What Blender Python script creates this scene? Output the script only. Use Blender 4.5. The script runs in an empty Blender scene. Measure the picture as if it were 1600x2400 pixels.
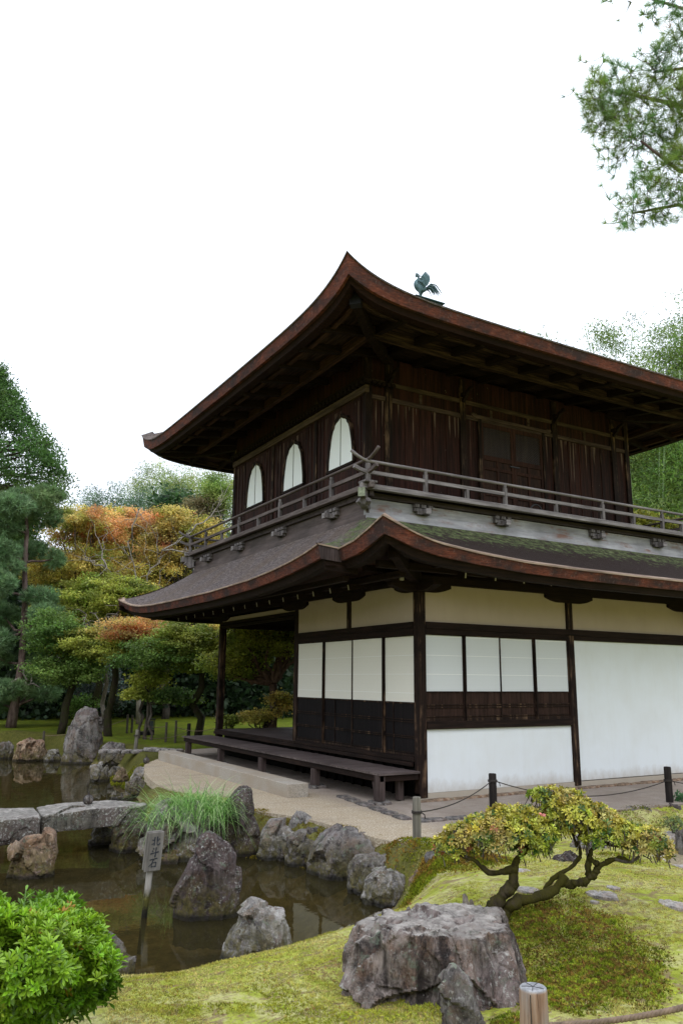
import bpy, bmesh, math, random
import numpy as np
from mathutils import Vector, Matrix, Euler
from mathutils.bvhtree import BVHTree
R_ = math.radians
sc = bpy.context.scene
col = sc.collection
# ---------------------------------------------------------------- camera
CAM = np.array([-7.013, -9.718, 1.6]); FPX = 1833.82
_ya, _pi, _ro = R_(59.791), R_(12.149), R_(0.507)
_F = np.array([math.cos(_ya)*math.cos(_pi), math.sin(_ya)*math.cos(_pi), math.sin(_pi)])
_r = np.array([math.sin(_ya), -math.cos(_ya), 0.0]); _u = np.cross(_r, _F)
_R = _r*math.cos(_ro)+_u*math.sin(_ro); _U = -_r*math.sin(_ro)+_u*math.cos(_ro)
cd = bpy.data.cameras.new('camera'); cam = bpy.data.objects.new('camera', cd); col.objects.link(cam)
cd.sensor_fit = 'VERTICAL'; cd.sensor_height = 36; cd.lens = FPX/2400*36
cd.clip_start = 0.1; cd.clip_end = 2000
M = Matrix(((_R[0], _U[0], -_F[0], CAM[0]), (_R[1], _U[1], -_F[1], CAM[1]), (_R[2], _U[2], -_F[2], CAM[2]), (0, 0, 0, 1)))
cam.matrix_world = M
sc.camera = cam
# ---------------------------------------------------------------- world: overcast sky
SUN_EL, SUN_AZ = R_(48), R_(215)      # soft light from behind and left of the camera
w = bpy.data.worlds.new('World'); sc.world = w; w.use_nodes = True
nt = w.node_tree; nt.nodes.clear()
def wn(t, **k):
    n = nt.nodes.new(t)
    for a, b in k.items(): setattr(n, a, b)
    return n
out = wn('ShaderNodeOutputWorld'); bg = wn('ShaderNodeBackground')
sky = wn('ShaderNodeTexSky', sky_type='NISHITA', sun_disc=False, sun_elevation=SUN_EL, sun_rotation=SUN_AZ)
hs = wn('ShaderNodeHueSaturation'); hs.inputs['Saturation'].default_value = 0.25
tc = wn('ShaderNodeTexCoord'); sp = wn('ShaderNodeSeparateXYZ'); mr = wn('ShaderNodeMapRange')
mr.inputs['From Min'].default_value = 0.0; mr.inputs['From Max'].default_value = 1.0
mr.inputs['To Min'].default_value = 9.0; mr.inputs['To Max'].default_value = 22.0
cc = wn('ShaderNodeCombineColor'); mx = wn('ShaderNodeMix', data_type='RGBA'); mx.inputs['Factor'].default_value = 0.85
ml = wn('ShaderNodeVectorMath', operation='MULTIPLY'); ml.inputs[1].default_value = (0.93, 1.0, 1.11)
nt.links.new(sky.outputs[0], hs.inputs['Color']); nt.links.new(tc.outputs['Generated'], sp.inputs[0])
nt.links.new(sp.outputs['Z'], mr.inputs['Value'])
for k in range(3): nt.links.new(mr.outputs[0], cc.inputs[k])
nt.links.new(cc.outputs[0], ml.inputs[0])
nt.links.new(hs.outputs[0], mx.inputs['A']); nt.links.new(ml.outputs[0], mx.inputs['B'])
nt.links.new(mx.outputs['Result'], bg.inputs['Color']); bg.inputs['Strength'].default_value = 0.12
nt.links.new(bg.outputs[0], out.inputs[0])
sl = bpy.data.lights.new('sun', 'SUN'); sl.energy = 0.9; sl.angle = R_(25); sl.color = (1.0, 0.98, 0.95)
so = bpy.data.objects.new('sun', sl); col.objects.link(so)
so.location = (-20, -25, 30)
so.rotation_euler = Euler((R_(90)-SUN_EL, 0, R_(180)-SUN_AZ), 'XYZ')
_sd = Vector((math.sin(SUN_AZ)*math.cos(SUN_EL), math.cos(SUN_AZ)*math.cos(SUN_EL), math.sin(SUN_EL)))
so.rotation_euler = _sd.to_track_quat('Z', 'Y').to_euler()
sc.view_settings.view_transform = 'Standard'; sc.view_settings.look = 'None'
sc.view_settings.exposure = 0.0; sc.view_settings.gamma = 1.0
sc.render.engine = 'CYCLES'
sc.cycles.max_bounces = 8; sc.cycles.transparent_max_bounces = 8
sc.cycles.use_denoising = True

def ray(px, py): return _F+_R*(px-800)/FPX-_U*(py-1200)/FPX
def gp(px, py, z=0.0):
    d = ray(px, py); t = (z-CAM[2])/d[2]; return CAM+d*t
def at(px, D, z=0.0):
    """ground point seen under column px, D metres from the camera horizontally"""
    d = ray(px, 1600.); h = math.hypot(d[0], d[1]); return np.array([CAM[0]+d[0]/h*D, CAM[1]+d[1]/h*D, z])
def zat(px, py, D):
    d = ray(px, py); return CAM[2]+d[2]/math.hypot(d[0], d[1])*D

def plane_pt(x, y, D, off=0.0):
    d = ray(x, y); h = math.hypot(d[0], d[1]); return CAM+d*((D+off)/h)
# ---------------------------------------------------------------- noise in numpy
def _hash(ix, iy, iz, s):
    h = (ix.astype(np.int64)*374761393+iy.astype(np.int64)*668265263+iz.astype(np.int64)*2147483647+s*974634777) & 0xffffffff
    h = ((h ^ (h >> 13))*1274126177) & 0xffffffff
    h = ((h ^ (h >> 16))*2246822519) & 0xffffffff
    return ((h ^ (h >> 15)) & 0xffff)/65535.0
def vnoise(P, s=0):
    P = np.asarray(P, float); i = np.floor(P).astype(np.int64); f = P-i; f = f*f*(3-2*f)
    r = 0
    for dx in (0, 1):
        for dy in (0, 1):
            for dz in (0, 1):
                wgt = (f[:, 0] if dx else 1-f[:, 0])*(f[:, 1] if dy else 1-f[:, 1])*(f[:, 2] if dz else 1-f[:, 2])
                r = r+wgt*_hash(i[:, 0]+dx, i[:, 1]+dy, i[:, 2]+dz, s)
    return r*2-1
def facet(P, s=0):
    """broken planar facets: each random cell tilts its own way"""
    P = np.asarray(P, float); i = np.floor(P).astype(np.int64); best = np.full(len(P), 9.); r = np.zeros(len(P))
    for dx in (-1, 0, 1):
        for dy in (-1, 0, 1):
            for dz in (-1, 0, 1):
                c = i+np.array([dx, dy, dz]); h = [_hash(c[:, 0], c[:, 1], c[:, 2], s+k) for k in range(6)]; o = P-(c+np.stack(h[:3], 1)); d = (o**2).sum(1)
                n = np.stack(h[3:], 1)-.5; v = (o*n).sum(1); k = d < best; best[k] = d[k]; r[k] = v[k]
    return r
def fbm(P, o=4, s=0, g=.5):
    a, r, t = 1., 0, 0
    P = np.asarray(P, float)
    for k in range(o): r = r+a*vnoise(P*(2**k)+k*17.3, s+k); t += a; a *= g
    return r/t

# ---------------------------------------------------------------- objects
def tag(o, label=None, cat=None, group=None, kind=None):
    if label: o['label'] = label
    if cat: o['category'] = cat
    if group: o['group'] = group
    if kind: o['kind'] = kind
    return o
def empty(name, loc=(0, 0, 0), label=None, cat=None, group=None):
    o = bpy.data.objects.new(name, None); col.objects.link(o); o.location = Vector([float(v) for v in loc]); o.empty_display_size = .2
    return tag(o, label, cat, group)
def rootloc(p):
    v = Vector((0, 0, 0))
    while p is not None: v = v+p.location; p = p.parent
    return v
class MB:
    def __init__(s): s.v = []; s.f = []
    def add(s, vs, fs):
        n = len(s.v); s.v += [tuple(v) for v in vs]; s.f += [tuple(i+n for i in f) for f in fs]; return s
    def box(s, x0, x1, y0, y1, z0, z1):
        return s.add([(x0,y0,z0),(x1,y0,z0),(x1,y1,z0),(x0,y1,z0),(x0,y0,z1),(x1,y0,z1),(x1,y1,z1),(x0,y1,z1)],
                     [(0,3,2,1),(4,5,6,7),(0,1,5,4),(1,2,6,5),(2,3,7,6),(3,0,4,7)])
    def beam(s, a, b, wd, h, up=(0, 0, 1)):
        a, b = Vector(a), Vector(b); d = (b-a).normalized(); x = d.cross(Vector(up)).normalized(); y = x.cross(d)
        vs = [p+x*sx*wd/2+y*sy*h/2 for p in (a, b) for sx, sy in ((-1,-1),(1,-1),(1,1),(-1,1))]
        return s.add(vs, [(0,1,2,3),(7,6,5,4),(0,4,5,1),(1,5,6,2),(2,6,7,3),(3,7,4,0)])
    def curvebeam(s, pts, wd, h, up=(0, 0, 1)):
        n = len(pts); vs = []
        for i, p in enumerate(pts):
            d = (Vector(pts[min(i+1, n-1)])-Vector(pts[max(i-1, 0)])).normalized(); x = d.cross(Vector(up)).normalized(); y = x.cross(d)
            vs += [Vector(p)+x*sx*wd/2+y*sy*h/2 for sx, sy in ((-1,-1),(1,-1),(1,1),(-1,1))]
        fs = [(0,1,2,3), tuple(4*(n-1)+k for k in (3,2,1,0))]
        for i in range(n-1):
            for k in range(4): a = 4*i+k; b = 4*i+(k+1) % 4; fs.append((a, a+4, b+4, b))
        return s.add(vs, fs)
    def tube(s, pts, rad, n=8, cap=True):
        m = len(pts); vs = []; ref = Vector((0.13, 0.21, 1))
        for i, p in enumerate(pts):
            d = (Vector(pts[min(i+1, m-1)])-Vector(pts[max(i-1, 0)])); d = d.normalized() if d.length > 1e-9 else Vector((0,0,1))
            x = d.cross(ref); 
            if x.length < .2: x = d.cross(Vector((1, 0, 0)))
            x.normalize(); y = x.cross(d); r = rad[i] if hasattr(rad, '__len__') else rad
            for k in range(n):
                a = 2*math.pi*k/n; vs.append(Vector(p)+x*math.cos(a)*r+y*math.sin(a)*r)
        fs = []
        for i in range(m-1):
            for k in range(n): a = i*n+k; b = i*n+(k+1) % n; fs.append((a, a+n, b+n, b))
        if cap: fs += [tuple(range(n)), tuple((m-1)*n+n-1-k for k in range(n))]
        return s.add(vs, fs)
    def prism(s, poly, axis, a, b):
        """poly: list of 2D points; axis 'x','y','z' extruded from a to b"""
        n = len(poly)
        def p3(p, t): return {'x': (t, p[0], p[1]), 'y': (p[0], t, p[1]), 'z': (p[0], p[1], t)}[axis]
        vs = [p3(p, a) for p in poly]+[p3(p, b) for p in poly]
        fs = [tuple(range(n)), tuple(2*n-1-k for k in range(n))]+[(k, k+n, (k+1) % n+n, (k+1) % n) for k in range(n)]
        return s.add(vs, fs)
    def grid(s, rows):
        n = len(rows[0]); vs = [p for r in rows for p in r]
        return s.add(vs, [(i*n+j, i*n+j+1, (i+1)*n+j+1, (i+1)*n+j) for i in range(len(rows)-1) for j in range(n-1)])
    def build(s, name, mat, parent=None, bevel=0, smooth=False, loc=None):
        me = bpy.data.meshes.new(name)
        off = rootloc(parent) if parent is not None else Vector(loc if loc is not None else (0, 0, 0))
        me.from_pydata([(v[0]-off[0], v[1]-off[1], v[2]-off[2]) for v in s.v], [], s.f)
        bm = bmesh.new(); bm.from_mesh(me); bmesh.ops.recalc_face_normals(bm, faces=bm.faces)
        if bevel: bmesh.ops.bevel(bm, geom=list(bm.edges), offset=bevel, segments=1, affect='EDGES', profile=.5, clamp_overlap=True)
        bm.to_mesh(me); bm.free()
        if smooth:
            for p in me.polygons: p.use_smooth = True
        me.materials.append(mat)
        o = bpy.data.objects.new(name, me); col.objects.link(o)
        if parent is not None: o.parent = parent
        elif loc is not None: o.location = loc
        return o
def npmesh(name, V, F, mat, parent=None, loc=None, colors=None, smooth=False, nv=None):
    """V (N,3), F (M,k) arrays of faces with k corners each; colors (M,3)"""
    off = np.array(rootloc(parent)) if parent is not None else np.array(loc if loc is not None else (0, 0, 0), float)
    me = bpy.data.meshes.new(name); V = np.asarray(V, float)-off; k = F.shape[1]
    me.vertices.add(len(V)); me.vertices.foreach_set('co', V.astype(np.float32).ravel())
    me.loops.add(F.size); me.loops.foreach_set('vertex_index', F.astype(np.int32).ravel())
    me.polygons.add(len(F)); me.polygons.foreach_set('loop_start', (np.arange(len(F))*k).astype(np.int32))
    if smooth: me.polygons.foreach_set('use_smooth', np.ones(len(F), bool))
    me.update(calc_edges=True)
    if colors is not None:
        a = me.attributes.new('tint', 'FLOAT_COLOR', 'FACE')
        c = np.ones((len(F), 4), np.float32); c[:, :3] = np.clip(colors, 0, 1); a.data.foreach_set('color', c.ravel())
    me.materials.append(mat)
    o = bpy.data.objects.new(name, me); col.objects.link(o)
    if parent is not None: o.parent = parent
    elif loc is not None: o.location = Vector([float(v) for v in loc])
    return o

# ---------------------------------------------------------------- materials
class NT:
    def __init__(s, name):
        s.m = bpy.data.materials.new(name); s.m.use_nodes = True; s.t = s.m.node_tree; s.t.nodes.clear()
        s.out = s.n('ShaderNodeOutputMaterial')
    def n(s, t, **k):
        x = s.t.nodes.new(t)
        for a, b in k.items():
            if a in x.inputs.keys() if hasattr(x.inputs, 'keys') else False: x.inputs[a].default_value = b
            else: setattr(x, a, b)
        return x
    def l(s, a, b): s.t.links.new(a, b)
    def coord(s, scale=(1, 1, 1), kind='Object', rot=(0, 0, 0)):
        # positions are taken in the object's own space
        tc = s.n('ShaderNodeTexCoord'); mp = s.n('ShaderNodeMapping'); mp.inputs['Scale'].default_value = scale; mp.inputs['Rotation'].default_value = rot
        s.l(tc.outputs[kind], mp.inputs['Vector']); return mp.outputs[0]
    def noise(s, vec, scale=5, detail=5, rough=.55, dist=0):
        n = s.n('ShaderNodeTexNoise'); n.inputs['Scale'].default_value = scale; n.inputs['Detail'].default_value = detail
        n.inputs['Roughness'].default_value = rough; n.inputs['Distortion'].default_value = dist
        s.l(vec, n.inputs['Vector']); return n.outputs['Fac']
    def ramp(s, fac, stops):
        r = s.n('ShaderNodeValToRGB'); e = r.color_ramp.elements
        while len(e) < len(stops): e.new(.5)
        for k, (p, c) in enumerate(stops):
            e[k].position = p; c = (c, c, c) if not hasattr(c, '__len__') else c; e[k].color = (c[0], c[1], c[2], 1)
        s.l(fac, r.inputs['Fac']); return r.outputs['Color']
    def mix(s, f, a, b, mode='MIX'):
        m = s.n('ShaderNodeMix', data_type='RGBA', blend_type=mode)
        for sock, v in ((m.inputs['Factor'], f), (m.inputs['A'], a), (m.inputs['B'], b)):
            if hasattr(v, 'is_output') or isinstance(v, bpy.types.NodeSocket): s.l(v, sock)
            elif hasattr(v, '__len__'): sock.default_value = (v[0], v[1], v[2], 1)
            else: sock.default_value = v if sock.type == 'VALUE' else (v, v, v, 1)
        return m.outputs['Result']
    def math(s, op, a, b=0):
        m = s.n('ShaderNodeMath', operation=op)
        for sock, v in ((m.inputs[0], a), (m.inputs[1], b)):
            if isinstance(v, bpy.types.NodeSocket): s.l(v, sock)
            else: sock.default_value = v
        return m.outputs[0]
    def finish(s, color, rough=.8, bump=None, bs=.3, bd=.02, spec=.3, trans=0):
        b = s.n('ShaderNodeBsdfPrincipled')
        if isinstance(color, bpy.types.NodeSocket): s.l(color, b.inputs['Base Color'])
        else: b.inputs['Base Color'].default_value = (*color, 1)
        if isinstance(rough, bpy.types.NodeSocket): s.l(rough, b.inputs['Roughness'])
        else: b.inputs['Roughness'].default_value = rough
        b.inputs['Specular IOR Level'].default_value = spec
        if bump is not None:
            bp = s.n('ShaderNodeBump'); bp.inputs['Strength'].default_value = bs; bp.inputs['Distance'].default_value = bd
            s.l(bump, bp.inputs['Height']); s.l(bp.outputs[0], b.inputs['Normal'])
        if trans:
            tr = s.n('ShaderNodeBsdfTranslucent'); s.l(color, tr.inputs['Color']) if isinstance(color, bpy.types.NodeSocket) else None
            mx = s.n('ShaderNodeMixShader'); mx.inputs[0].default_value = trans
            s.l(b.outputs[0], mx.inputs[1]); s.l(tr.outputs[0], mx.inputs[2]); s.l(mx.outputs[0], s.out.inputs[0])
        else: s.l(b.outputs[0], s.out.inputs[0])
        return s.m
def wood(name, dark, light, axis='z', pale=None, rough=.75, bs=.4, lo=.35, hi=.7, freq=28):
    t = NT(name); k = {'x': (1.2/freq*1.5, 1, 1), 'y': (1, 1.2/freq*1.5, 1), 'z': (1, 1, 1.2/freq*1.5)}[axis]
    v = t.coord(k); a = t.noise(v, freq, 6, .65); b = t.noise(t.coord((1, 1, 1)), 1.7, 4, .6)
    c = t.ramp(a, [(lo, dark), (hi, light)])
    c = t.mix(t.ramp(b, [(.3, 0), (.7, .55)]), c, tuple(x*.45 for x in dark))
    if pale:
        p = t.noise(t.coord(k), freq*.6, 4, .7); q = t.noise(t.coord((1, 1, 1)), 3.1, 3, .6)
        c = t.mix(t.math('MULTIPLY', t.ramp(p, [(.5, 0), (.62, 1)]), t.ramp(q, [(.42, 0), (.6, 1)])), c, pale)
    return t.finish(c, rough, a, bs, .006, .12)
DK = (.008, .0045, .004); DL = (.03, .016, .012)
mWz = wood('dark_wood_vertical', DK, DL, 'z', (.13, .08, .05)); mWx = wood('dark_wood_x', DK, DL, 'x'); mWy = wood('dark_wood_y', DK, DL, 'y')
mPale = wood('bleached_beam', (.035, .023, .02), (.135, .088, .07), 'x'); mPaleY = wood('bleached_beam_y', (.05, .033, .023), (.17, .115, .08), 'y')
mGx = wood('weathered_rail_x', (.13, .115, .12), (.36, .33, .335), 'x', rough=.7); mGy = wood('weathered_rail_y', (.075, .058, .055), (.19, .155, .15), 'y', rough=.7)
mGz = wood('weathered_post', (.07, .06, .062), (.27, .245, .25), 'z', rough=.7)
mDeck = wood('deck_board', (.06, .045, .044), (.17, .135, .13), 'x', rough=.6)
mLeg = wood('deck_leg', (.03, .02, .018), (.12, .09, .085), 'z')
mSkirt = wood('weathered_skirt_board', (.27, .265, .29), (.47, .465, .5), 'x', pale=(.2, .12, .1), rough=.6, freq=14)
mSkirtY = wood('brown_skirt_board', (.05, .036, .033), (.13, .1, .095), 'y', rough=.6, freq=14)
def m_wallboards():
    t = NT('upper_wall_planks'); k = (1, 1, .05)
    a = t.noise(t.coord(k), 26, 6, .65); c = t.ramp(a, [(.32, (.006, .003, .0025)), (.72, (.05, .017, .012))])
    # each plank its own tone, seams between them
    wv = t.n('ShaderNodeTexVoronoi', feature='F1'); wv.inputs['Scale'].default_value = 4.0
    t.l(t.coord((1, 1, .001)), wv.inputs['Vector'])
    c = t.mix(.6, c, t.mix(1, c, t.ramp(wv.outputs['Color'], [(0, .35), (1, 1.6)]), 'MULTIPLY'))
    # bleached streaks running down from the top beam
    s1 = t.noise(t.coord((1, 1, .02)), 17, 3, .8); sep = t.n('ShaderNodeSeparateXYZ'); tc = t.n('ShaderNodeTexCoord'); t.l(tc.outputs['Object'], sep.inputs[0])
    mrr = t.n('ShaderNodeMapRange'); mrr.inputs['From Min'].default_value = 5.5; mrr.inputs['From Max'].default_value = 6.5; t.l(sep.outputs['Z'], mrr.inputs['Value'])
    thr = t.math('SUBTRACT', t.math('ADD', s1, t.math('MULTIPLY', mrr.outputs[0], .1)), t.math('GREATER_THAN', sep.outputs['Z'], 6.4))
    c = t.mix(t.ramp(thr, [(.665, 0), (.69, .85)]), c, (.16, .112, .09))
    sp_ = t.noise(t.coord((1, 1, .6)), 24, 2, .5); c = t.mix(t.ramp(sp_, [(.76, 0), (.79, .5)]), c, (.3, .28, .26))
    return t.finish(c, .7, a, .4, .006, .12)
mBoards = m_wallboards()
def mrange(t, v, a, b, c=0, d=1):
    m = t.n('ShaderNodeMapRange'); m.inputs['From Min'].default_value = a; m.inputs['From Max'].default_value = b
    m.inputs['To Min'].default_value = c; m.inputs['To Max'].default_value = d; t.l(v, m.inputs['Value']); return m.outputs[0]
def m_plaster(name, base, stain, blue=False):
    t = NT(name); a = t.noise(t.coord(), 1.3, 5, .6); b = t.noise(t.coord((1, 1, .3)), 4, 5, .6)
    c = t.mix(t.ramp(a, [(.42, 0), (.75, .35)]), base, stain)
    c = t.mix(t.ramp(b, [(.5, 0), (.8, .25)]), c, stain)
    f = t.noise(t.coord(), 90, 3, .6)
    g = t.n('ShaderNodeNewGeometry'); s = t.n('ShaderNodeSeparateXYZ'); t.l(g.outputs['Position'], s.inputs[0]); n5 = t.noise(t.coord((1, 1, .5)), 7, 6, .7)
    sp = t.math('ADD', s.outputs['Z'], t.math('MULTIPLY', n5, -.32)); c = t.mix(mrange(t, sp, .02, -.16, 0, .55), c, (.36, .3, .24))
    n6 = t.noise(t.coord((1, 1, .12)), 9, 5, .65); c = t.mix(t.ramp(n6, [(.56, 0), (.72, .07)]), c, tuple(x*.62 for x in stain))
    return t.finish(c, .85, f, .2, .004, .2)
mPlaster = m_plaster('white_lime_plaster', (.7, .735, .78), (.58, .58, .56))
mPlasterCream = m_plaster('cream_plaster', (.44, .355, .285), (.34, .27, .2))
def m_paper(name, base, lines=True):
    t = NT(name); sep = t.n('ShaderNodeSeparateXYZ'); tc = t.n('ShaderNodeTexCoord'); t.l(tc.outputs['Object'], sep.inputs[0])
    fib = t.noise(t.coord((1, 1, 1)), 160, 2, .6); c = t.mix(t.ramp(fib, [(.4, 0), (.7, .3)]), base, tuple(x*.9 for x in base))
    def line(period, wd, off, col_, src='Z'):
        nonlocal c
        m = t.math('FRACT', t.math('MULTIPLY', t.math('ADD', sep.outputs[src], off), 1/period)); m = t.math('LESS_THAN', m, wd/period); m = t.math('MULTIPLY', m, .8)
        c = t.mix(m, c, col_)
    if lines:
        line(.2835, .008, .0, (.85, .85, .84)); line(.0709, .003, .01, tuple(x*.93 for x in base))
        line(.0909, .003, 0, tuple(x*.955 for x in base), 'X'); line(.0909, .003, 0, tuple(x*.955 for x in base), 'Y')
    return t.finish(c, .8, fib, .05, .002, .2)
mPaper = m_paper('screen_paper', (.6, .625, .65)); mPaperL = m_paper('screen_paper_warm', (.72, .7, .64)); mPaperW = m_paper('window_paper', (.88, .91, .94), False)
def m_barkroof(name, moss_gate, darkgate=None):
    t = NT(name)
    a = t.noise(t.coord((1, 1, 5)), 9, 8, .7, .4); a2 = t.noise(t.coord((.35, 2.2, 6)), 22, 5, .7)
    c = t.ramp(a, [(.3, (.04, .032, .032)), (.5, (.17, .145, .145)), (.72, (.34, .29, .28))])
    c = t.mix(t.ramp(a2, [(.45, 0), (.6, .8)]), c, (.045, .032, .03))
    c = t.mix(t.ramp(t.noise(t.coord((1, 1, 1)), 1.6, 4, .6), [(.4, 0), (.65, .5)]), c, (.12, .085, .06))
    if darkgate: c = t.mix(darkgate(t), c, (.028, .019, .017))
    g = moss_gate(t)
    mo = t.noise(t.coord((1, 1, 2)), 7, 7, .75); mc = t.ramp(t.noise(t.coord(), 13, 4, .6), [(.3, (.045, .06, .03)), (.55, (.11, .135, .06)), (.8, (.26, .28, .15))])
    c = t.mix(t.ramp(t.math('ADD', mo, t.math('MULTIPLY', g, .36)), [(.78, 0), (.9, .95)]), c, mc)
    return t.finish(c, .95, t.math('ADD', a2, a), .9, .03, .1)
def sepc(t):
    s = t.n('ShaderNodeSeparateXYZ'); tc = t.n('ShaderNodeTexCoord'); t.l(tc.outputs['Object'], s.inputs[0]); return s.outputs
def gate_lower(t):
    s = sepc(t)
    south = t.math('MULTIPLY', mrange(t, s[1], .75, .2), mrange(t, s[2], 3.4, 3.85))      # the y- slope, upper part
    south = t.math('MAXIMUM', south, t.math('MULTIPLY', mrange(t, s[1], .9, .2), t.math('MULTIPLY', mrange(t, s[0], -.3, -.8), 1)))
    return south
def gate_none(t): return mrange(t, sepc(t)[2], 5.0, 4.9)
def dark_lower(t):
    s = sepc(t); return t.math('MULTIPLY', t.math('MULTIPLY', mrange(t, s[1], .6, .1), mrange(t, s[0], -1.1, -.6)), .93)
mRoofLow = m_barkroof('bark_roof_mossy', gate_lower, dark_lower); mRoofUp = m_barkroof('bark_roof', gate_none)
def m_eave():
    t = NT('layered_bark_eave'); a = t.noise(t.coord((1, 1, 9)), 9, 6, .7, .3); b = t.noise(t.coord((1, 1, 2)), 2.3, 5, .65)
    c = t.ramp(a, [(.3, (.026, .011, .009)), (.56, (.15, .043, .026)), (.8, (.3, .13, .085))])
    c = t.mix(t.ramp(b, [(.38, 0), (.6, .9)]), c, (.03, .02, .021))
    c = t.mix(t.ramp(t.noise(t.coord((2, 2, 1)), 12, 6, .75), [(.56, 0), (.68, .4)]), c, (.22, .17, .16))
    return t.finish(c, .85, a, .6, .01, .2)
mEave = m_eave()
mEdge = wood('pale_eave_edge', (.16, .11, .09), (.5, .38, .29), 'x', rough=.8)
def m_stone(name, a=(.04, .035, .035), b=(.2, .183, .172), lichen=(.46, .46, .43), moss=True, zmoss=-.3, ld=.62, mamt=.5, lit_weathered_top=None, furrow=False):
    t = NT(name); n1 = t.noise(t.coord(), 3.2, 10, .72, .8); n2 = t.noise(t.coord((1, 1, .45)), 17, 8, .75, .3); n4 = t.noise(t.coord((1, 1, .25)), 7, 6, .7, .5)
    c = t.ramp(n1, [(.4, a), (.57, b)]); c = t.mix(t.ramp(t.noise(t.coord(), 5.5, 5, .7), [(.46, 0), (.6, .6)]), c, tuple(x*y for x, y in zip(b, (.75, .55, .42)))); c = t.mix(t.ramp(n2, [(.36, .85), (.5, 0)]), c, tuple(x*.35 for x in a)); c = t.mix(t.ramp(n4, [(.52, 0), (.62, .5)]), c, tuple(min(1, x*1.5) for x in b))
    pur = t.noise(t.coord(), 1.9, 3, .5); c = t.mix(t.ramp(pur, [(.48, 0), (.66, .45)]), c, (.14, .1, .105))
    li = t.noise(t.coord(), 38, 4, .7, 0); lz = t.noise(t.coord(), 3.3, 4, .65)
    c = t.mix(t.math('MULTIPLY', t.ramp(li, [(ld-.03, 0), (ld+.03, .8)]), t.ramp(lz, [(.42, .05), (.6, 1)])), c, lichen)
    lg = t.noise(t.coord((1, 1, 1.3)), 9, 7, .75); c = t.mix(t.ramp(lg, [(.57, 0), (.64, .65)]), c, (.15, .19, .14))
    if furrow: c = t.mix(t.ramp(t.noise(t.coord((1, 1, .13)), 11, 8, .72, .4), [(.38, .9), (.52, 0)]), c, tuple(x*.4 for x in a))
    if lit_weathered_top:  # upward faces painted paler: light from above, with wear and lichen tint
        gn = t.n('ShaderNodeNewGeometry'); sn = t.n('ShaderNodeSeparateXYZ'); t.l(gn.outputs['Normal'], sn.inputs[0]); c = t.mix(t.math('MULTIPLY', mrange(t, sn.outputs['Z'], .72, .95), t.ramp(n2, [(.35, .15), (.55, .9)])), c, t.mix(t.ramp(n4, [(.42, 0), (.58, 1)]), lit_weathered_top, tuple(x*.55 for x in lit_weathered_top)))
    if moss:
        g = t.n('ShaderNodeNewGeometry'); s = t.n('ShaderNodeSeparateXYZ'); t.l(g.outputs['Position'], s.inputs[0])
        mm = mrange(t, s.outputs['Z'], zmoss+.2, zmoss-.14); mn = t.noise(t.coord(), 9, 6, .75)
        mk = t.math('MULTIPLY', t.ramp(mn, [(.42, 0), (.52, 1)]), mm)
        c = t.mix(t.math('MULTIPLY', mk, mamt*1.7), c, t.ramp(t.noise(t.coord(), 30, 3), [(.3, (.035, .03, .008)), (.7, (.12, .1, .02))]))
        wet = mrange(t, s.outputs['Z'], -.45, -.49); c = t.mix(t.math('MULTIPLY', wet, .85), c, (.01, .009, .007))
    return t.finish(c, .9, t.math('ADD', n2, t.math('ADD', n1, t.math('MULTIPLY', li, .4))), .9, .035, .25)
mRock = m_stone('garden_rock'); mRockPale = m_stone('pale_rock', (.075, .067, .066), (.31, .29, .275), ld=.555); mRockWarm = m_stone('warm_rock', (.08, .05, .035), (.32, .23, .16))
mRockDark = m_stone('dark_purple_rock', (.018, .013, .013), (.1, .077, .075), ld=.585)
mSlab = m_stone('bridge_stone', (.022, .02, .016), (.12, .11, .09), moss=False, ld=.57, lit_weathered_top=(.4, .37, .34))
mSlabTop = m_stone('paving_stone', (.3, .27, .25), (.55, .52, .49), moss=False, ld=.7)
def m_granite():
    t = NT('pale_granite'); a = t.noise(t.coord(), 70, 3, .7); b = t.noise(t.coord(), 2, 4)
    c = t.ramp(a, [(.3, (.17, .15, .13)), (.6, (.4, .365, .32))]); c = t.mix(t.ramp(b, [(.35, 0), (.6, .7)]), c, (.27, .215, .16))
    return t.finish(c, .9, a, .4, .006, .2)
mGran = m_granite()
def m_leaf(name, trans=.35, rough=.5, spec=.35, var=.0):
    t = NT(name); at_ = t.n('ShaderNodeAttribute'); at_.attribute_name = 'tint'
    return t.finish(at_.outputs['Color'], rough, spec=spec, trans=trans)
mLeaf = m_leaf('foliage', .45); mLeafGloss = m_leaf('glossy_foliage', .25, .35, .5); mNeedle = m_leaf('pine_needles', .2, .6, .2); mMossT = m_leaf('moss_tufts', .3, .8, .1)
def m_bark(name, a, b, moss=None, sc_=9):
    t = NT(name); n = t.noise(t.coord((1, 1, .3)), sc_, 6, .7); c = t.ramp(n, [(.35, a), (.7, b)])
    if moss: c = t.mix(t.ramp(t.noise(t.coord(), 5, 5, .7), [(.4, 0), (.55, 1)]), c, moss)
    return t.finish(c, .95, n, .8, .03, .1)
mBark = m_bark('grey_bark', (.03, .024, .02), (.13, .11, .095)); mBarkRed = m_bark('pine_bark', (.05, .032, .028), (.22, .16, .14))
mBarkMoss = m_bark('mossy_bark', (.02, .016, .01), (.07, .055, .035), (.05, .045, .01), 14); mBarkDark = m_bark('dark_bark', (.014, .01, .008), (.05, .037, .028), (.025, .026, .01))
def m_culm():
    t = NT('bamboo_culm'); n = t.noise(t.coord((1, 1, .1)), 6, 4); c = t.ramp(n, [(.3, (.09, .16, .05)), (.7, (.24, .33, .15))])
    return t.finish(c, .4, spec=.4)
mCulm = m_culm()
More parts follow.
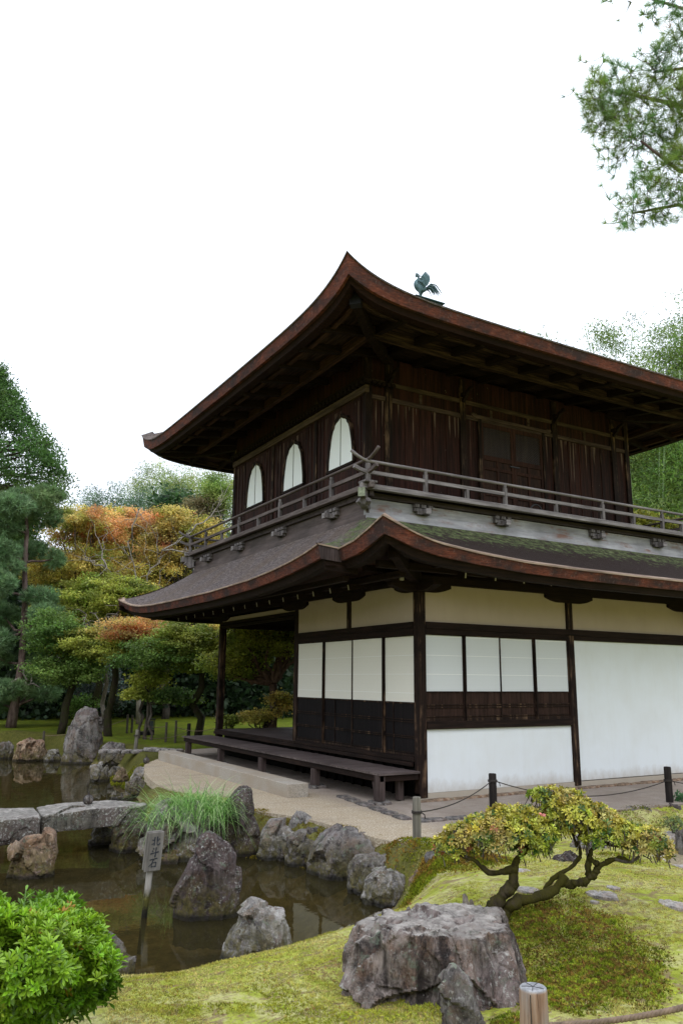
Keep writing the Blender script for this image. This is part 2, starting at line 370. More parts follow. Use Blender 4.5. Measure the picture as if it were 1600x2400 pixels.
def m_flat(name, c, rough=.6, metal=0, n=.2):
    t = NT(name); a = t.noise(t.coord(), 30, 4, .6); cc_ = t.mix(t.ramp(a, [(.3, 0), (.7, 1)]), tuple(x*(1-n) for x in c), tuple(min(1, x*(1+n)) for x in c))
    m = t.finish(cc_, rough, a, .2, .004, .4); m.node_tree.nodes['Principled BSDF'].inputs['Metallic'].default_value = metal; return m
mBronze = m_flat('green_bronze', (.06, .11, .12), .5, .35, .5); mBlack = m_flat('black_metal', (.012, .012, .014), .4); mRope = m_flat('rope_fibre', (.17, .12, .085), .9, 0, .35)
mRopeDark = m_flat('dark_cord', (.03, .023, .02), .8, 0, .3); mInk = m_flat('sign_ink', (.012, .016, .026), .7); mWhiteEnd = m_flat('pale_end_grain', (.45, .42, .38), .8)
mGreenEnd = m_flat('lichened_end_grain', (.2, .22, .16), .9, 0, .4)
# ================================================================ TEMPLE PAVILION
T = empty('temple_pavilion', (0, 0, 0), 'two-storey dark wood temple pavilion with curved bark roofs and white plaster walls beside the pond', 'temple')
XW = 8.2; YW = 8.085
def part(name, mat, bevel=0, parent=T, smooth=False, **k):
    return lambda mb: mb.build(name, mat, parent, bevel, smooth)
def bx(name, mat, *a, bevel=.004, parent=T, smooth=False):
    m = MB(); m.box(*a); return m.build(name, mat, parent, bevel, smooth)
# ---- lower storey, y=0 facade
for x in (0, 3.13, 6.28):
    bx('post', mWz, x, x+.145, -.003 if x else 0, .13, -.06, 3.06, bevel=.006)
bx('post', mWz, .003, .14, 3.985, 4.12, .4, 3.06); 
bx('post', mWz, .003, .14, 7.94, 8.085, .3, 3.06)
bx('post', mWz, XW-.14, XW, 0.003, .14, -.06, 3.06); bx('post', mWz, XW-.14, XW, YW-.14, YW, -.06, 3.06)
bx('post', mWz, 3.13, 3.27, YW-.14, YW, .3, 3.06)
bx('plaster_panel', mPlaster, .145, 3.13, .03, .07, -.0, .9)
bx('plaster_panel', mPlaster, 3.275, 6.28, .03, .07, .01, 2.31)
bx('plaster_panel', mPlaster, 6.425, XW-.14, .03, .07, .01, 2.31)
for a, b in ((.145, 3.13), (3.275, 6.28), (6.425, XW-.14)):
    bx('upper_plaster_panel', mPlasterCream, a, b, .03, .07, 2.488, 3.07)
bx('head_beam', mWx, .145, XW-.14, -.018, .1, 2.385, 2.488); bx('head_rail', mWx, .145, XW-.14, .0, .1, 2.305, 2.384)
bx('sill_beam', mWx, .145, 3.13, -.012, .1, .9, 1.012)
# plinth
m_pl = m_plaster('stained_plinth_plaster', (.42, .38, .33), (.12, .09, .07))
bx('plinth', m_pl, .0, XW, .012, .12, -.085, -.001, bevel=0); bx('plinth', m_pl, XW-.12, XW, .13, YW, -.2, -.001, bevel=0)
# window band: four sliding screens, x facade
xs = [.145, .9, 1.63, 2.37, 3.13]
for k in range(4):
    a, b = xs[k]+.001, xs[k+1]-.001
    yy = .03 if k % 2 else .06
    s = MB()
    s.box(a, a+.02, yy-.02, yy+.02, 1.012, 2.305); s.box(b-.02, b, yy-.02, yy+.02, 1.012, 2.305)
    for z0, z1 in ((1.012, 1.055), (1.205, 1.222), (1.243, 1.258), (1.435, 1.452), (2.292, 2.305), (1.075, 1.085)): s.box(a+.022, b-.022, yy-.018, yy+.018, z0, z1)
    f = s.build('sliding_screen', mWz, T, 0)
    bx('paper', mPaper, a+.022, b-.022, yy-.006, yy+.006, 1.452, 2.292, bevel=0, parent=f)
    q = MB(); n = 5; ww = (b-a-.044)/n
    for i in range(n): q.box(a+.022+i*ww+.001, a+.022+(i+1)*ww-.001, yy-.002-(i % 2)*.002, yy+.01, 1.055, 1.435)
    q.build('lower_board', wood('screen_board', (.018, .009, .007), (.06, .032, .024), 'z'), f, 0)
# ---- x=0 facade (toward the deck)
ys = [.13, 1.0, 1.955, 2.975, 3.985]
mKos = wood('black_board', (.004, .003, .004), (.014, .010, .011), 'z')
for k in range(4):
    a, b = ys[k]-.004, ys[k+1]+.004
    xx = .03 if k % 2 else .06
    s = MB(); s.box(xx-.02, xx+.02, a, a+.024, .5, 2.29); s.box(xx-.02, xx+.02, b-.024, b, .5, 2.29)
    for z0, z1 in ((.5, .535), (.548, .556), (.758, .77), (.784, .796), (.99, 1.002), (1.024, 1.036), (1.262, 1.287), (2.278, 2.29)): s.box(xx-.018, xx+.018, a+.024, b-.024, z0, z1)
    if k in (0, 2): s.box(xx-.017, xx+.017, a+.62, a+.632, .535, 1.262)
    f = s.build('sliding_screen', mWz, T, 0)
    bx('paper', mPaperL, xx-.006, xx+.006, a+.024, b-.024, 1.287, 2.278, bevel=0, parent=f)
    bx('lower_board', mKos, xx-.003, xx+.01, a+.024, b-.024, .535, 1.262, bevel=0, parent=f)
bx('head_beam', mWy, -.018, .1, .13, 3.985, 2.4, 2.488); bx('head_rail', mWy, -.005, .1, .13, 3.985, 2.29, 2.398)
bx('sill_beam', mWy, -.012, .12, .13, 3.985, .43, .497)
bx('plaster_divider', mWz, .0, .07, 1.99, 2.12, 2.489, 3.06)
bx('upper_plaster_panel', mPlasterCream, .02, .06, .145, 1.99, 2.488, 3.07); bx('upper_plaster_panel', mPlasterCream, .02, .06, 2.12, 3.985, 2.488, 3.07)
bx('upper_plaster_panel', mPlasterCream, .02, .05, 4.12, 7.94, 2.93, 3.02); 
for z0, z1, e in ((2.86, 2.925, .01), (2.78, 2.84, .03)): bx('veranda_lintel', mWy, -e*.3, .1-e, 4.12, 7.94, z0, z1)
# interior of the veranda: back walls, ceiling, floor
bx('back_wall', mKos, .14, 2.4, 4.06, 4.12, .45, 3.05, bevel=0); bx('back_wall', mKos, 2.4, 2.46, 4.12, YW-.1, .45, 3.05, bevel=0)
cm = MB(); cm.box(.1, 2.4, 4.12, YW-.05, 2.97, 3.0)
for k in range(9): cm.box(.1, 2.4, 4.2+k*.42, 4.26+k*.42, 2.9, 2.968)
cm.build('veranda_ceiling', mWx, T)
bx('veranda_lintel', mWx, .14, 2.4, YW-.12, YW-.02, 2.8, 2.95)
fm = MB()
for k in range(34): fm.box(.02, 2.4, 4.13+k*.1165, 4.13+k*.1165+.112, .44, .466)
fm.build('veranda_floor', mDeck, T, 0)
bx('sill_beam', mWy, -.015, .02, 4.0, 8.09, .40, .47)
bx('sill_beam', mWx, .02, 2.46, 8.04, 8.09, .40, .47)
bx('far_wall', mPlaster, XW-.06, XW-.02, .14, YW-.14, 0, 3.05, bevel=0); bx('far_wall', mPlaster, 2.46, XW-.14, YW-.07, YW-.03, 0, 3.05, bevel=0)
# dark void below floor
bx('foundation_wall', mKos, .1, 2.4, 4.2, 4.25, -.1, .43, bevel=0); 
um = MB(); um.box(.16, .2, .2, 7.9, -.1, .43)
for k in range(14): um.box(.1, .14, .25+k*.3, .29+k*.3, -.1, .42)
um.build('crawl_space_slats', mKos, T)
# ---- low deck
dk = MB(); random.seed(3); y = -.03
while y < 8.32:
    wd = .118; dk.box(-.713+random.uniform(-.004, .004), -.018, y, min(y+wd-.006, 8.33), .29, .318+random.uniform(-.002, .002)); y += wd
deck = dk.build('deck', mDeck, T, 0)
bx('edge_beam', mWy, -.69, -.62, .0, 8.25, .2, .289, parent=deck); bx('edge_beam', mWx, -.62, -.02, .01, .07, .2, .289, parent=deck); bx('edge_beam', mWx, -.62, -.02, 8.18, 8.24, .2, .289, parent=deck)
bx('edge_beam', mWy, -.09, -.02, .07, 8.18, .2, .289, parent=deck)
for k, yy in enumerate((.0, 1.91, 3.96, 5.98, 7.95)):
    bx('leg', mLeg, -.713, -.6, yy-.0, yy+.12, -.06, .199 if k else .288, parent=deck)
bx('leg', mLeg, -.3, -.2, .12, .2, -.08, .199, parent=deck)
m = MB(); m.prism([(.13, .19), (.13, .02), (.17, -.04), (.2, -.05), (.2, .02), (.24, .19)], 'x', -.67, -.64); m.build('bracket_board', mLeg, deck)
bx('step_board', mWy, -.05, -.013, .135, 8.05, .37, .428)
# ---- wall plates and boat brackets
bx('wall_plate', mWx, -.55, XW+.4, -.035, .13, 3.071, 3.2, bevel=.006); bx('wall_plate', mWy, -.035, .13, .131, YW+.5, 3.071, 3.2, bevel=.006)
bx('wall_plate', mWx, .131, XW+.4, YW-.13, YW+.03, 3.06, 3.19); bx('wall_plate', mWy, XW-.13, XW+.03, .131, YW-.13, 3.06, 3.19)
def boat(L, h):  # profile, flat top, rounded ends
    pts = [(-L, 0), (-L, -h*.45)]
    for k in range(1, 7): pts.append((-L+L*.55*k/6, -h*.45-h*.55*math.sin(k/6*math.pi/2)))
    return pts+[(-x, z) for x, z in reversed(pts)]
for x in (.07, 3.2, 6.35):
    m = MB(); m.prism([(x+a, 3.07+z) for a, z in boat(.55, .13)], 'y', -.034, .12); m.build('boat_bracket', mWx, T)
for y in (.6, 2.05, 4.1, 8.0):
    if y == .6: y = .07
    m = MB(); m.prism([(y+a, 3.07+z) for a, z in boat(.52, .13)], 'x', -.034, .12); m.build('boat_bracket', mWy, T)
m = MB(); m.prism([(0, 0), (.62, 0), (.62, -.12), (.48, -.12), (.4, -.2), (.2, -.2), (.2, -.11), (0, -.11)], 'x', 6.3, 6.42)
m.v = [(v[0], -v[1]-.03, v[2]+2.95) for v in m.v]; m.build('bracket_arm', mWy, T)

# ---- roof helper -------------------------------------------------
def lerp(a, b, t): return a+(b-a)*t
def roof(name, mat, sides, N=40, n2=12, conc=.5):
    """sides: list of (outer polyline fn(u)->(x,y,z), inner fn(u), )"""
    m = MB()
    for fo, fi in sides:
        rows = []
        for j in range(n2+1):
            t = j/n2; row = []
            for i in range(N+1):
                u = i/N; o = fo(u); q = fi(u); x, y = lerp(o[0], q[0], t), lerp(o[1], q[1], t)
                zb = o[3] if len(o) > 3 else o[2]        # base eave height without the corner lift
                z = lerp(zb, q[2], t-conc*t*(1-t))+(o[2]-zb)*(1-t)**2
                row.append((x, y, z))
            rows.append(row)
        m.grid(rows)
    return m.build(name, mat, T, 0, True)
# ================= UPPER ROOF
UX0, UX1, UY0, UY1 = -1.88, 8.04, -1.0, 9.06
UC = (3.08, 4.03); ZE = 7.125
def up_rise(s): return .415*math.exp(-s/.56)+.03*math.exp(-s/2.2)
def up_edge(a, b):
    L = math.dist(a, b)
    def f(u):
        # denser sampling at the corners
        u2 = .5-.5*math.cos(math.pi*u); s = min(u2, 1-u2)*L
        return (lerp(a[0], b[0], u2), lerp(a[1], b[1], u2), ZE+up_rise(s), ZE)
    return f
cor = [(UX0, UY0), (UX1, UY0), (UX1, UY1), (UX0, UY1)]
edges = [(cor[k], cor[(k+1) % 4]) for k in range(4)]
bxh = .36
ic = [(UC[0]-bxh, UC[1]-bxh), (UC[0]+bxh, UC[1]-bxh), (UC[0]+bxh, UC[1]+bxh), (UC[0]-bxh, UC[1]+bxh)]
sides = []
for k, (a, b) in enumerate(edges):
    ia, ib = ic[k], ic[(k+1) % 4]
    sides.append((up_edge(a, b), (lambda ia, ib: lambda u: (lerp(ia[0], ib[0], .5-.5*math.cos(math.pi*u)), lerp(ia[1], ib[1], .5-.5*math.cos(math.pi*u)), 10.0))(ia, ib)))
uroof = roof('upper_roof', mRoofUp, sides, 48, 16, .55)
def fascia(name, fo, inward, top_in, th_fn, mat, parent, N=60, cut=0):
    """thick layered edge: top lip + face sloping slightly in + underside"""
    m = MB(); rows = [[], [], [], []]
    for i in range(N+1):
        u = i/N; o = fo(u); n = inward(u); th = th_fn(u)
        rows[0].append((o[0]+n[0]*.3, o[1]+n[1]*.3, o[2]+.06)); rows[1].append((o[0], o[1], o[2]))
        rows[2].append((o[0]+n[0]*.05, o[1]+n[1]*.05, o[2]-th)); rows[3].append((o[0]+n[0]*.45, o[1]+n[1]*.45, o[2]-th+.03))
    m.grid(rows[1:]); return m.build(name, mat, parent, 0, False)
def cornernorm(k, u, d=0.0):
    return None
def inward_rect(a, b, c0, c1, L):
    # direction towards the inside; at the ends it turns along the diagonal so neighbours meet
    tx, ty = (b[0]-a[0])/L, (b[1]-a[1])/L; nx, ny = -ty, tx
    def f(u):
        u2 = .5-.5*math.cos(math.pi*u); s = u2*L; e0 = max(0, 1-s/.6); e1 = max(0, 1-(L-s)/.6)
        return (nx+tx*e0-tx*e1, ny+ty*e0-ty*e1)
    return f
for k, (a, b) in enumerate(edges):
    L = math.dist(a, b); fo = up_edge(a, b); fn = inward_rect(a, b, 0, 0, L)
    th = lambda u, L=L: .18+.12*math.exp(-min(.5-.5*math.cos(math.pi*u), .5+.5*math.cos(math.pi*u))*L/.5)
    fascia('eave_edge', fo, fn, 0, th, mEave, uroof)
    # thin pale shingle lip on top of the thick edge
    m = MB(); rows = [[], [], []]
    for i in range(61):
        u = i/60; o = fo(u); n = fn(u)
        rows[0].append((o[0]+n[0]*.2, o[1]+n[1]*.2, o[2]+.085)); rows[1].append((o[0]-n[0]*.018, o[1]-n[1]*.018, o[2]+.012)); rows[2].append((o[0]-n[0]*.014, o[1]-n[1]*.014, o[2]-.01))
    rows.append([(p[0]+fn(i/60)[0]*.02, p[1]+fn(i/60)[1]*.02, p[2]) for i, p in enumerate(rows[2])])
    m.grid(rows); m.build('shingle_lip', mRoofUp, uroof)
    # dark board under the thick edge
    m = MB(); rows = [[], [], []]
    for i in range(61):
        u = i/60; o = fo(u); n = fn(u); t = th(u)
        rows[0].append((o[0]+n[0]*.11, o[1]+n[1]*.11, o[2]-t+.012)); rows[1].append((o[0]+n[0]*.15, o[1]+n[1]*.15, o[2]-t-.085)); rows[2].append((o[0]+n[0]*.3, o[1]+n[1]*.3, o[2]-t-.08))
    m.grid(rows); m.build('eave_board', wood('eave_board_wood', (.012, .006, .005), (.035, .014, .01), 'x'), uroof)
    # soffit boards
    m = MB(); rows = []
    for j in range(9):
        t = j/8; row = []
        for i in range(61):
            u = i/60; o = fo(u); n = fn(u); tt = th(u); dep = .2+t*2.2
            lift = (o[2]-ZE)*(1-t)**1.5
            row.append((o[0]+n[0]*min(dep, .6)+(0 if dep < .6 else ((-(b[1]-a[1])/L)*(dep-.6)+((b[0]-a[0])/L)*(dep-.6)*(max(0, 1-(.5-.5*math.cos(math.pi*u))*L/.6)-max(0, 1-(.5+.5*math.cos(math.pi*u))*L/.6))*1)),
                        o[1]+n[1]*min(dep, .6)+(0 if dep < .6 else (((b[0]-a[0])/L)*(dep-.6)+((b[1]-a[1])/L)*(dep-.6)*(max(0, 1-(.5-.5*math.cos(math.pi*u))*L/.6)-max(0, 1-(.5+.5*math.cos(math.pi*u))*L/.6))*1)),
                        ZE-.2+lift+dep*.17))
        rows.append(row)
    m.grid(rows); m.build('soffit', wood('soffit_board', (.012, .007, .006), (.13, .08, .058), 'y' if k % 2 else 'x', lo=.42, hi=.8, freq=20), uroof)
# rafters: along each side, perpendicular to the eave
def uz(d, s):  # underside height at d metres from the eave, s metres from the corner
    return ZE-.2+d*.17+(up_rise(s))*max(0, 1-(d-.2)/2.2)**1.5
mRaf = wood('rafter_wood', (.02, .011, .008), (.17, .105, .075), 'x', lo=.42, hi=.8)
mRafY = wood('rafter_wood_y', (.03, .015, .011), (.14, .07, .048), 'y', lo=.42, hi=.8)
def P2(k, s, d):
    a, b = edges[k]; L = math.dist(a, b); tx, ty = (b[0]-a[0])/L, (b[1]-a[1])/L; return a[0]+tx*s-ty*d, a[1]+ty*s+tx*d
for k in range(4):
    L = math.dist(*edges[k]); nr = 11; 
    for i in range(nr):
        s = 1.18+i*(L-2.36)/(nr-1); se = min(s, L-s); dmax = min(2.3, se)
        pts = []
        for j in range(6):
            d = .26+(dmax-.26)*j/5; x, y = P2(k, s, d); pts.append((x, y, uz(d, se)-.075))
        m = MB(); m.curvebeam(pts, .095, .13); m.build('rafter', mWy if k % 2 == 0 else mWx, uroof)
    # purlin pieces between rafters
    pts = []
    for i in range(31):
        s = 1.05+(L-2.1)*i/30; x, y = P2(k, s, 1.08); pts.append((x, y, uz(1.08, min(s, L-s))-.1))
    m = MB(); m.curvebeam(pts, .1, .16); m.build('purlin', mRaf if k % 2 == 0 else mRafY, uroof)
    pts = []
    for i in range(31):
        s = .45+(L-.9)*i/30; x, y = P2(k, s, .42); pts.append((x, y, uz(.42, min(s, L-s))-.06))
    m = MB(); m.curvebeam(pts, .08, .1); m.build('purlin', mRaf if k % 2 == 0 else mRafY, uroof)
for cx, cy, sx, sy in ((UX0, UY0, 1, 1), (UX1, UY0, -1, 1), (UX1, UY1, -1, -1), (UX0, UY1, 1, -1)):
    pts = []
    for j in range(9):
        d = .38+1.8*j/8; pts.append((cx+sx*d, cy+sy*d, uz(d, d*.9)-.12-(.04*math.sin(j/8*math.pi))))
    m = MB(); m.curvebeam(pts, .13, .17); hb = m.build('corner_beam', mWy, uroof)
    m = MB(); p = pts[0]; q = pts[1]; dv = (Vector(p)-Vector(q)).normalized(); m.beam(Vector(p)+dv*.05, Vector(p)-dv*.06, .17, .2); m.build('corner_beam_cap', mBlack, uroof)
# ================= UPPER WALLS
a0, a1, b0, b1 = -.25, 6.39, 1.101, 6.96
bx('upper_wall_boards', mBoards, a0+.03, a1-.03, b0+.04, b0+.08, 4.52, 7.2, bevel=0)
bx('upper_wall_boards', mBoards, a0+.03, a0+.07, b0+.08, b1-.03, 4.52, 7.2, bevel=0)
bx('upper_wall_boards', mBoards, a1-.07, a1-.03, b0+.08, b1-.03, 4.52, 7.2, bevel=0); bx('upper_wall_boards', mBoards, a0+.07, a1-.07, b1-.08, b1-.03, 4.52, 7.2, bevel=0)
for x0, x1 in ((a0, a0+.13), (.16, .3), (1.81, 1.95), (4.15, 4.29), (5.85, 5.99), (a1-.13, a1)):
    bx('upper_post', mWz, x0, x1, b0, b0+.1, 4.5, 7.15, bevel=.005)
for y0, y1 in ((2.87, 2.98), (4.76, 4.87), (b1-.13, b1)): bx('upper_post', mWz, a0+.003, a0+.1, y0, y1, 4.5, 6.9, bevel=.005)
for y in (b1-.12,): bx('upper_post', mWz, a1-.12, a1, y, b1, 4.5, 6.9)
for lo, hi in ((.3, 1.81), (1.95, 2.3), (3.87, 4.15), (4.29, 5.85), (5.99, 6.26)):
    n = max(1, round((hi-lo)/.3))
    for i in range(1, n): xx = lo+(hi-lo)*i/n; bx('wall_batten', mBoards, xx-.012, xx+.012, b0+.028, b0+.041, 4.62, 6.38, bevel=0)
for yy in (1.3, 1.42, 2.62, 2.76, 3.1, 3.25, 4.45, 4.6, 5.0, 5.15, 6.3, 6.45, 6.65, 6.8): bx('wall_batten', mBoards, a0+.018, a0+.031, yy-.012, yy+.012, 4.62, 6.45, bevel=0)
for p_, q_ in ((a0+.13, .16), (.3, 1.81), (1.95, 4.15), (4.29, 5.85), (5.99, a1-.13)):
    bx('tie_beam', mPale, p_, q_, b0+.008, b0+.075, 6.385, 6.465); bx('tie_beam', mPale, p_, q_, b0+.012, b0+.075, 6.675, 6.752)
for x in (.9, 2.55, 3.5, 5.05): bx('strut', mPale, x, x+.06, b0+.02, b0+.075, 6.466, 6.674)
bx('tie_beam', mPaleY, a0-.02, a0+.06, b0-.02, b1, 6.47, 6.6)
sc_ = MB()
for k in range(46): sc_.tube([(a0-.09, 1.0+k*.132, 6.65), (a0+.03, 1.0+k*.132, 6.65)], .045, 8)
for k in range(6): sc_.tube([(a0+.02+k*.1, b0-.1, 6.65), (a0+.02+k*.1, b0+.02, 6.65)], .04, 8)
sc_.box(a0-.06, a0+.03, b0-.05, b1, 6.695, 6.76)
sc_.build('scalloped_moulding', mWy, T)
bx('base_beam', mWx, a0-.02, a1+.02, b0-.03, b0+.06, 4.5, 4.62); bx('base_beam', mWy, a0-.03, a0+.06, b0+.061, b1, 4.5, 4.62)
# brackets above the posts that carry the eave
for x in (.23, 1.88, 4.22, 5.92):
    m = MB(); m.curvebeam([(x, b0, 6.7), (x+.01, b0-.07, 6.78), (x, b0-.15, 6.86), (x, b0-.28, 6.91)], .055, .06, (0, 1, 0)); m.box(x-.06, x+.06, b0-.1, b0+.01, 6.79, 6.85); m.build('eave_bracket', mWx, T)
# doors
dr = MB(); DX0, DX1 = 2.305, 3.86; yf = b0+.012
dr.box(DX0-.07, DX0, yf-.02, yf+.05, 4.62, 6.43); dr.box(DX1, DX1+.06, yf-.02, yf+.05, 4.62, 6.43)
door = dr.build('panelled_door', mWz, T)
bx('door_head', mPale, DX0-.12, DX1+.12, yf-.03, yf+.05, 6.431, 6.5, parent=door)
for s_ in (-1, 1):
    m = MB(); m.prism([((DX0-.12 if s_ < 0 else DX1+.12)+s_*u, 6.43+v) for u, v in ((0, 0), (.07, .015), (.12, .06), (.1, .1), (.04, .09), (0, .09))], 'y', yf-.03, yf+.02); m.build('door_head_scroll', mPale, door)
mid = (3.04+3.17)/2
for (l, r) in ((DX0, mid-.002), (mid+.002, DX1)):
    g = MB(); y0, y1 = yf, yf+.045
    g.box(l, l+.06, y0, y1, 4.63, 6.425); g.box(r-.06, r, y0, y1, 4.63, 6.425)
    for z0, z1 in ((6.3, 6.425), (5.66, 5.75), (5.47, 5.53), (4.98, 5.05), (4.63, 4.7)): g.box(l+.06, r-.06, y0, y1, z0, z1)
    c_ = (l+r)/2; g.box(c_-.03, c_+.03, y0, y1, 4.7, 4.98); g.box(c_-.03, c_+.03, y0, y1, 5.05, 5.47); g.box(c_-.03, c_+.03, y0, y1, 5.53, 5.66)
    lf = g.build('door_leaf', wood('door_wood', (.022, .010, .008), (.075, .03, .02), 'z'), door, .003)
    bx('door_panel', wood('door_panel_wood', (.015, .008, .007), (.07, .035, .025), 'z'), l+.06, r-.06, y0+.02, y1-.02, 4.7, 5.66, bevel=0, parent=door); bx('door_panel', mBlack, l+.06, r-.06, y0+.022, y1-.02, 5.75, 6.3, bevel=0, parent=door)
    lt = MB(); x0, x1, z0, z1 = l+.06, r-.06, 5.75, 6.3; st = .052
    for sgn in (1, -1):
        c0 = (x0-z1 if sgn > 0 else x0+z0); c = c0
        while True:
            c += st
            # line x - sgn*z = c
            pts = []
            for z in (z0, z1):
                x = c+sgn*z
                if x0 <= x <= x1: pts.append((x, z))
            for x in (x0, x1):
                z = (x-c)*sgn
                if z0 < z < z1: pts.append((x, z))
            if c > (x1-z0 if sgn > 0 else x1+z1): break
            if len(pts) >= 2: lt.beam((pts[0][0], y0+.012+.004*sgn, pts[0][1]), (pts[1][0], y0+.012+.004*sgn, pts[1][1]), .006, .008, (0, 1, 0))
    lt.build('door_lattice', wood('lattice_wood', (.05, .03, .022), (.12, .08, .06), 'z'), door)
bx('door_latch', mBlack, mid-.12, mid+.12, yf-.02, yf-.001, 5.6, 5.625, parent=door)
# bell-shaped windows
def bell(s=1.0, e=0.0):
    pr_ = [(.425, 5.335), (.415, 5.5), (.385, 5.7), (.345, 5.87), (.315, 5.98), (.275, 6.06), (.23, 6.105), (.215, 6.15), (.16, 6.19), (.09, 6.21), (.05, 6.235), (0, 6.25)]
    r = [(-a, z) for a, z in pr_]+[(a, z) for a, z in reversed(pr_[:-1])]
    if e:
        o = []
        for i, (a, z) in enumerate(r):
            cz = 5.7; dx, dz = a, (z-cz)*(.9 if z > cz else .0); l = math.hypot(dx, dz) or 1; wv = e*(1+.18*math.sin(i*2.1)); o.append((a+dx/l*wv, z+dz/l*wv))
        r = o
    return r
for yc in (1.955, 3.83, 5.68):
    ri = bell(); ro = bell(e=.07); n = len(ri)
    m = MB(); X_0, X_1 = a0-.0, a0+.03
    vs = [(X_0-.02, yc+a, z) for a, z in ro]+[(X_0-.012, yc+a, z) for a, z in ri]+[(X_1, yc+a, z) for a, z in ro]+[(X_1, yc+a, z) for a, z in ri]
    fs = []
    for i in range(n-1): fs += [(i, i+1, n+i+1, n+i), (2*n+i, 3*n+i, 3*n+i+1, 2*n+i+1), (i, 2*n+i, 2*n+i+1, i+1), (n+i, n+i+1, 3*n+i+1, 3*n+i)]
    m.add(vs, fs); wf = m.build('bell_window', mWz, T)
    m = MB(); m.prism([(yc+a, z) for a, z in bell()], 'x', a0+.004, a0+.028); m.build('window_paper', mPaperW, wf)
    bx('window_bar', mWz, a0-.003, a0+.003, yc-.006, yc+.006, 5.335, 6.24, bevel=0, parent=wf)
    bx('window_sill', mWy, a0-.03, a0+.03, yc-.47, yc+.47, 5.28, 5.334, parent=wf)
# ================= BALCONY
BX0, BX1, BY0, BY1 = -.85, 7.02, .074, 7.99
m = MB(); m.box(BX0+.04, BX1-.04, BY0+.04, BY1-.04, 4.47, 4.5); bal = m.build('balcony', mWx, T)
edge = [('edge_rail', mGx, BX0-.13, BX1+.13, BY0-.045, BY0+.045, 4.452, 4.535), ('edge_rail', mGy, BX0-.045, BX0+.045, BY0-.13, BY1+.13, 4.455, 4.538),
        ('edge_rail', mGx, BX0-.13, BX1+.13, BY1-.045, BY1+.045, 4.452, 4.535), ('edge_rail', mGy, BX1-.045, BX1+.045, BY0-.13, BY1+.13, 4.455, 4.538)]
for n_, mt, *c_ in edge: bx(n_, mt, *c_, bevel=.006, parent=bal)
def railline(p, q, z, wd, h, mt, name, up=.0, ext=.27, roundbar=False):
    p, q = Vector(p), Vector(q); d = (q-p).normalized(); pts = [p-d*ext+Vector((0, 0, up)), p-d*ext*.66+Vector((0, 0, up*.5)), p-d*ext*.33+Vector((0, 0, up*.15)), p, p.lerp(q, .25), p.lerp(q, .5), p.lerp(q, .75), q, q+d*ext*.33+Vector((0, 0, up*.15)), q+d*ext*.66+Vector((0, 0, up*.5)), q+d*ext+Vector((0, 0, up))]
    pts = [v+Vector((0, 0, z)) for v in pts]; m = MB()
    if roundbar: m.tube(pts, wd/2, 10)
    else: m.curvebeam(pts, wd, h)
    m.build(name, mt, bal, 0, roundbar)
c4 = [(BX0, BY0, 0), (BX1, BY0, 0), (BX1, BY1, 0), (BX0, BY1, 0)]
for k in range(4):
    p, q = c4[k], c4[(k+1) % 4]; mt = mGx if k % 2 == 0 else mGy; o = .004*(k % 2)
    railline(p, q, 4.895+.03*(k % 2), .052, .05, mt, 'top_rail', .12, .3, True)
    railline(p, q, 4.72+o, .05, .056, mt, 'middle_rail', .06, .25)
def rpost(x, y, tall):
    m = MB()
    if tall: m.box(x-.028, x+.028, y-.028, y+.028, 4.535, 4.83); m.tube([(x, y, 4.83), (x, y, 4.835), (x, y, 4.84), (x, y, 4.885)], [.03, .024, .03, .03], 10)
    else: m.box(x-.027, x+.027, y-.027, y+.027, 4.535, 4.695)
    m.build('railing_post', mGz, bal)
for x, tl in ((.233, 1), (1.07, 0), (1.9, 1), (3.08, 0), (4.27, 1), (5.1, 0), (5.93, 1), (6.5, 0)):
    rpost(x, BY0, tl); rpost(x, BY1, tl)
for y, tl in ((1.2, 1), (2.15, 0), (3.13, 1), (4.09, 0), (5.05, 1), (6.0, 0), (6.97, 1)):
    rpost(BX0, y, tl); rpost(BX1, y, tl)
for x, y in ((BX0, BY0), (BX1, BY0), (BX1, BY1), (BX0, BY1)):
    m = MB(); m.tube([(x, y, 4.53), (x, y, 4.84), (x, y, 4.855), (x, y, 4.87)], [.042, .042, .034, .045], 12); m.build('railing_post', mGz, bal)
# skirt under the balcony
SX0, SX1, SY0, SY1 = -.75, 6.92, .27, 7.9
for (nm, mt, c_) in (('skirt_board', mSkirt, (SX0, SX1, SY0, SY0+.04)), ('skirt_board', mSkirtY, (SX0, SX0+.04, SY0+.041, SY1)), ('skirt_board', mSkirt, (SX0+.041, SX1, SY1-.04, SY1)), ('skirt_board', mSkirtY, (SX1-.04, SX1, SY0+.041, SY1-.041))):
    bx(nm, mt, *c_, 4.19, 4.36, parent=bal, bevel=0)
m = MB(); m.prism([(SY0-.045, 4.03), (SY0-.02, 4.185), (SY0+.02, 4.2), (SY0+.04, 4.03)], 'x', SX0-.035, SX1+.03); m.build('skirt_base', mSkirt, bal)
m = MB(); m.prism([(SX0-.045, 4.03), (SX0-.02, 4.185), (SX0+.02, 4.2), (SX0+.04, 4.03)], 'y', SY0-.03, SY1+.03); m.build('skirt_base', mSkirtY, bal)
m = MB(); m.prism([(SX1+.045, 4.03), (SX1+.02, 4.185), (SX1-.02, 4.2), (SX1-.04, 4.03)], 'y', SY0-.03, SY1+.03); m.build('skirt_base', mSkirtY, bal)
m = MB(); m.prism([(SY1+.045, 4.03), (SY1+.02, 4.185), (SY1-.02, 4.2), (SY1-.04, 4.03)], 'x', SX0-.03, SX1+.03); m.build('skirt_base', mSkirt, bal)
mDkG = wood('shadowed_beam', (.035, .026, .027), (.1, .08, .08), 'x')
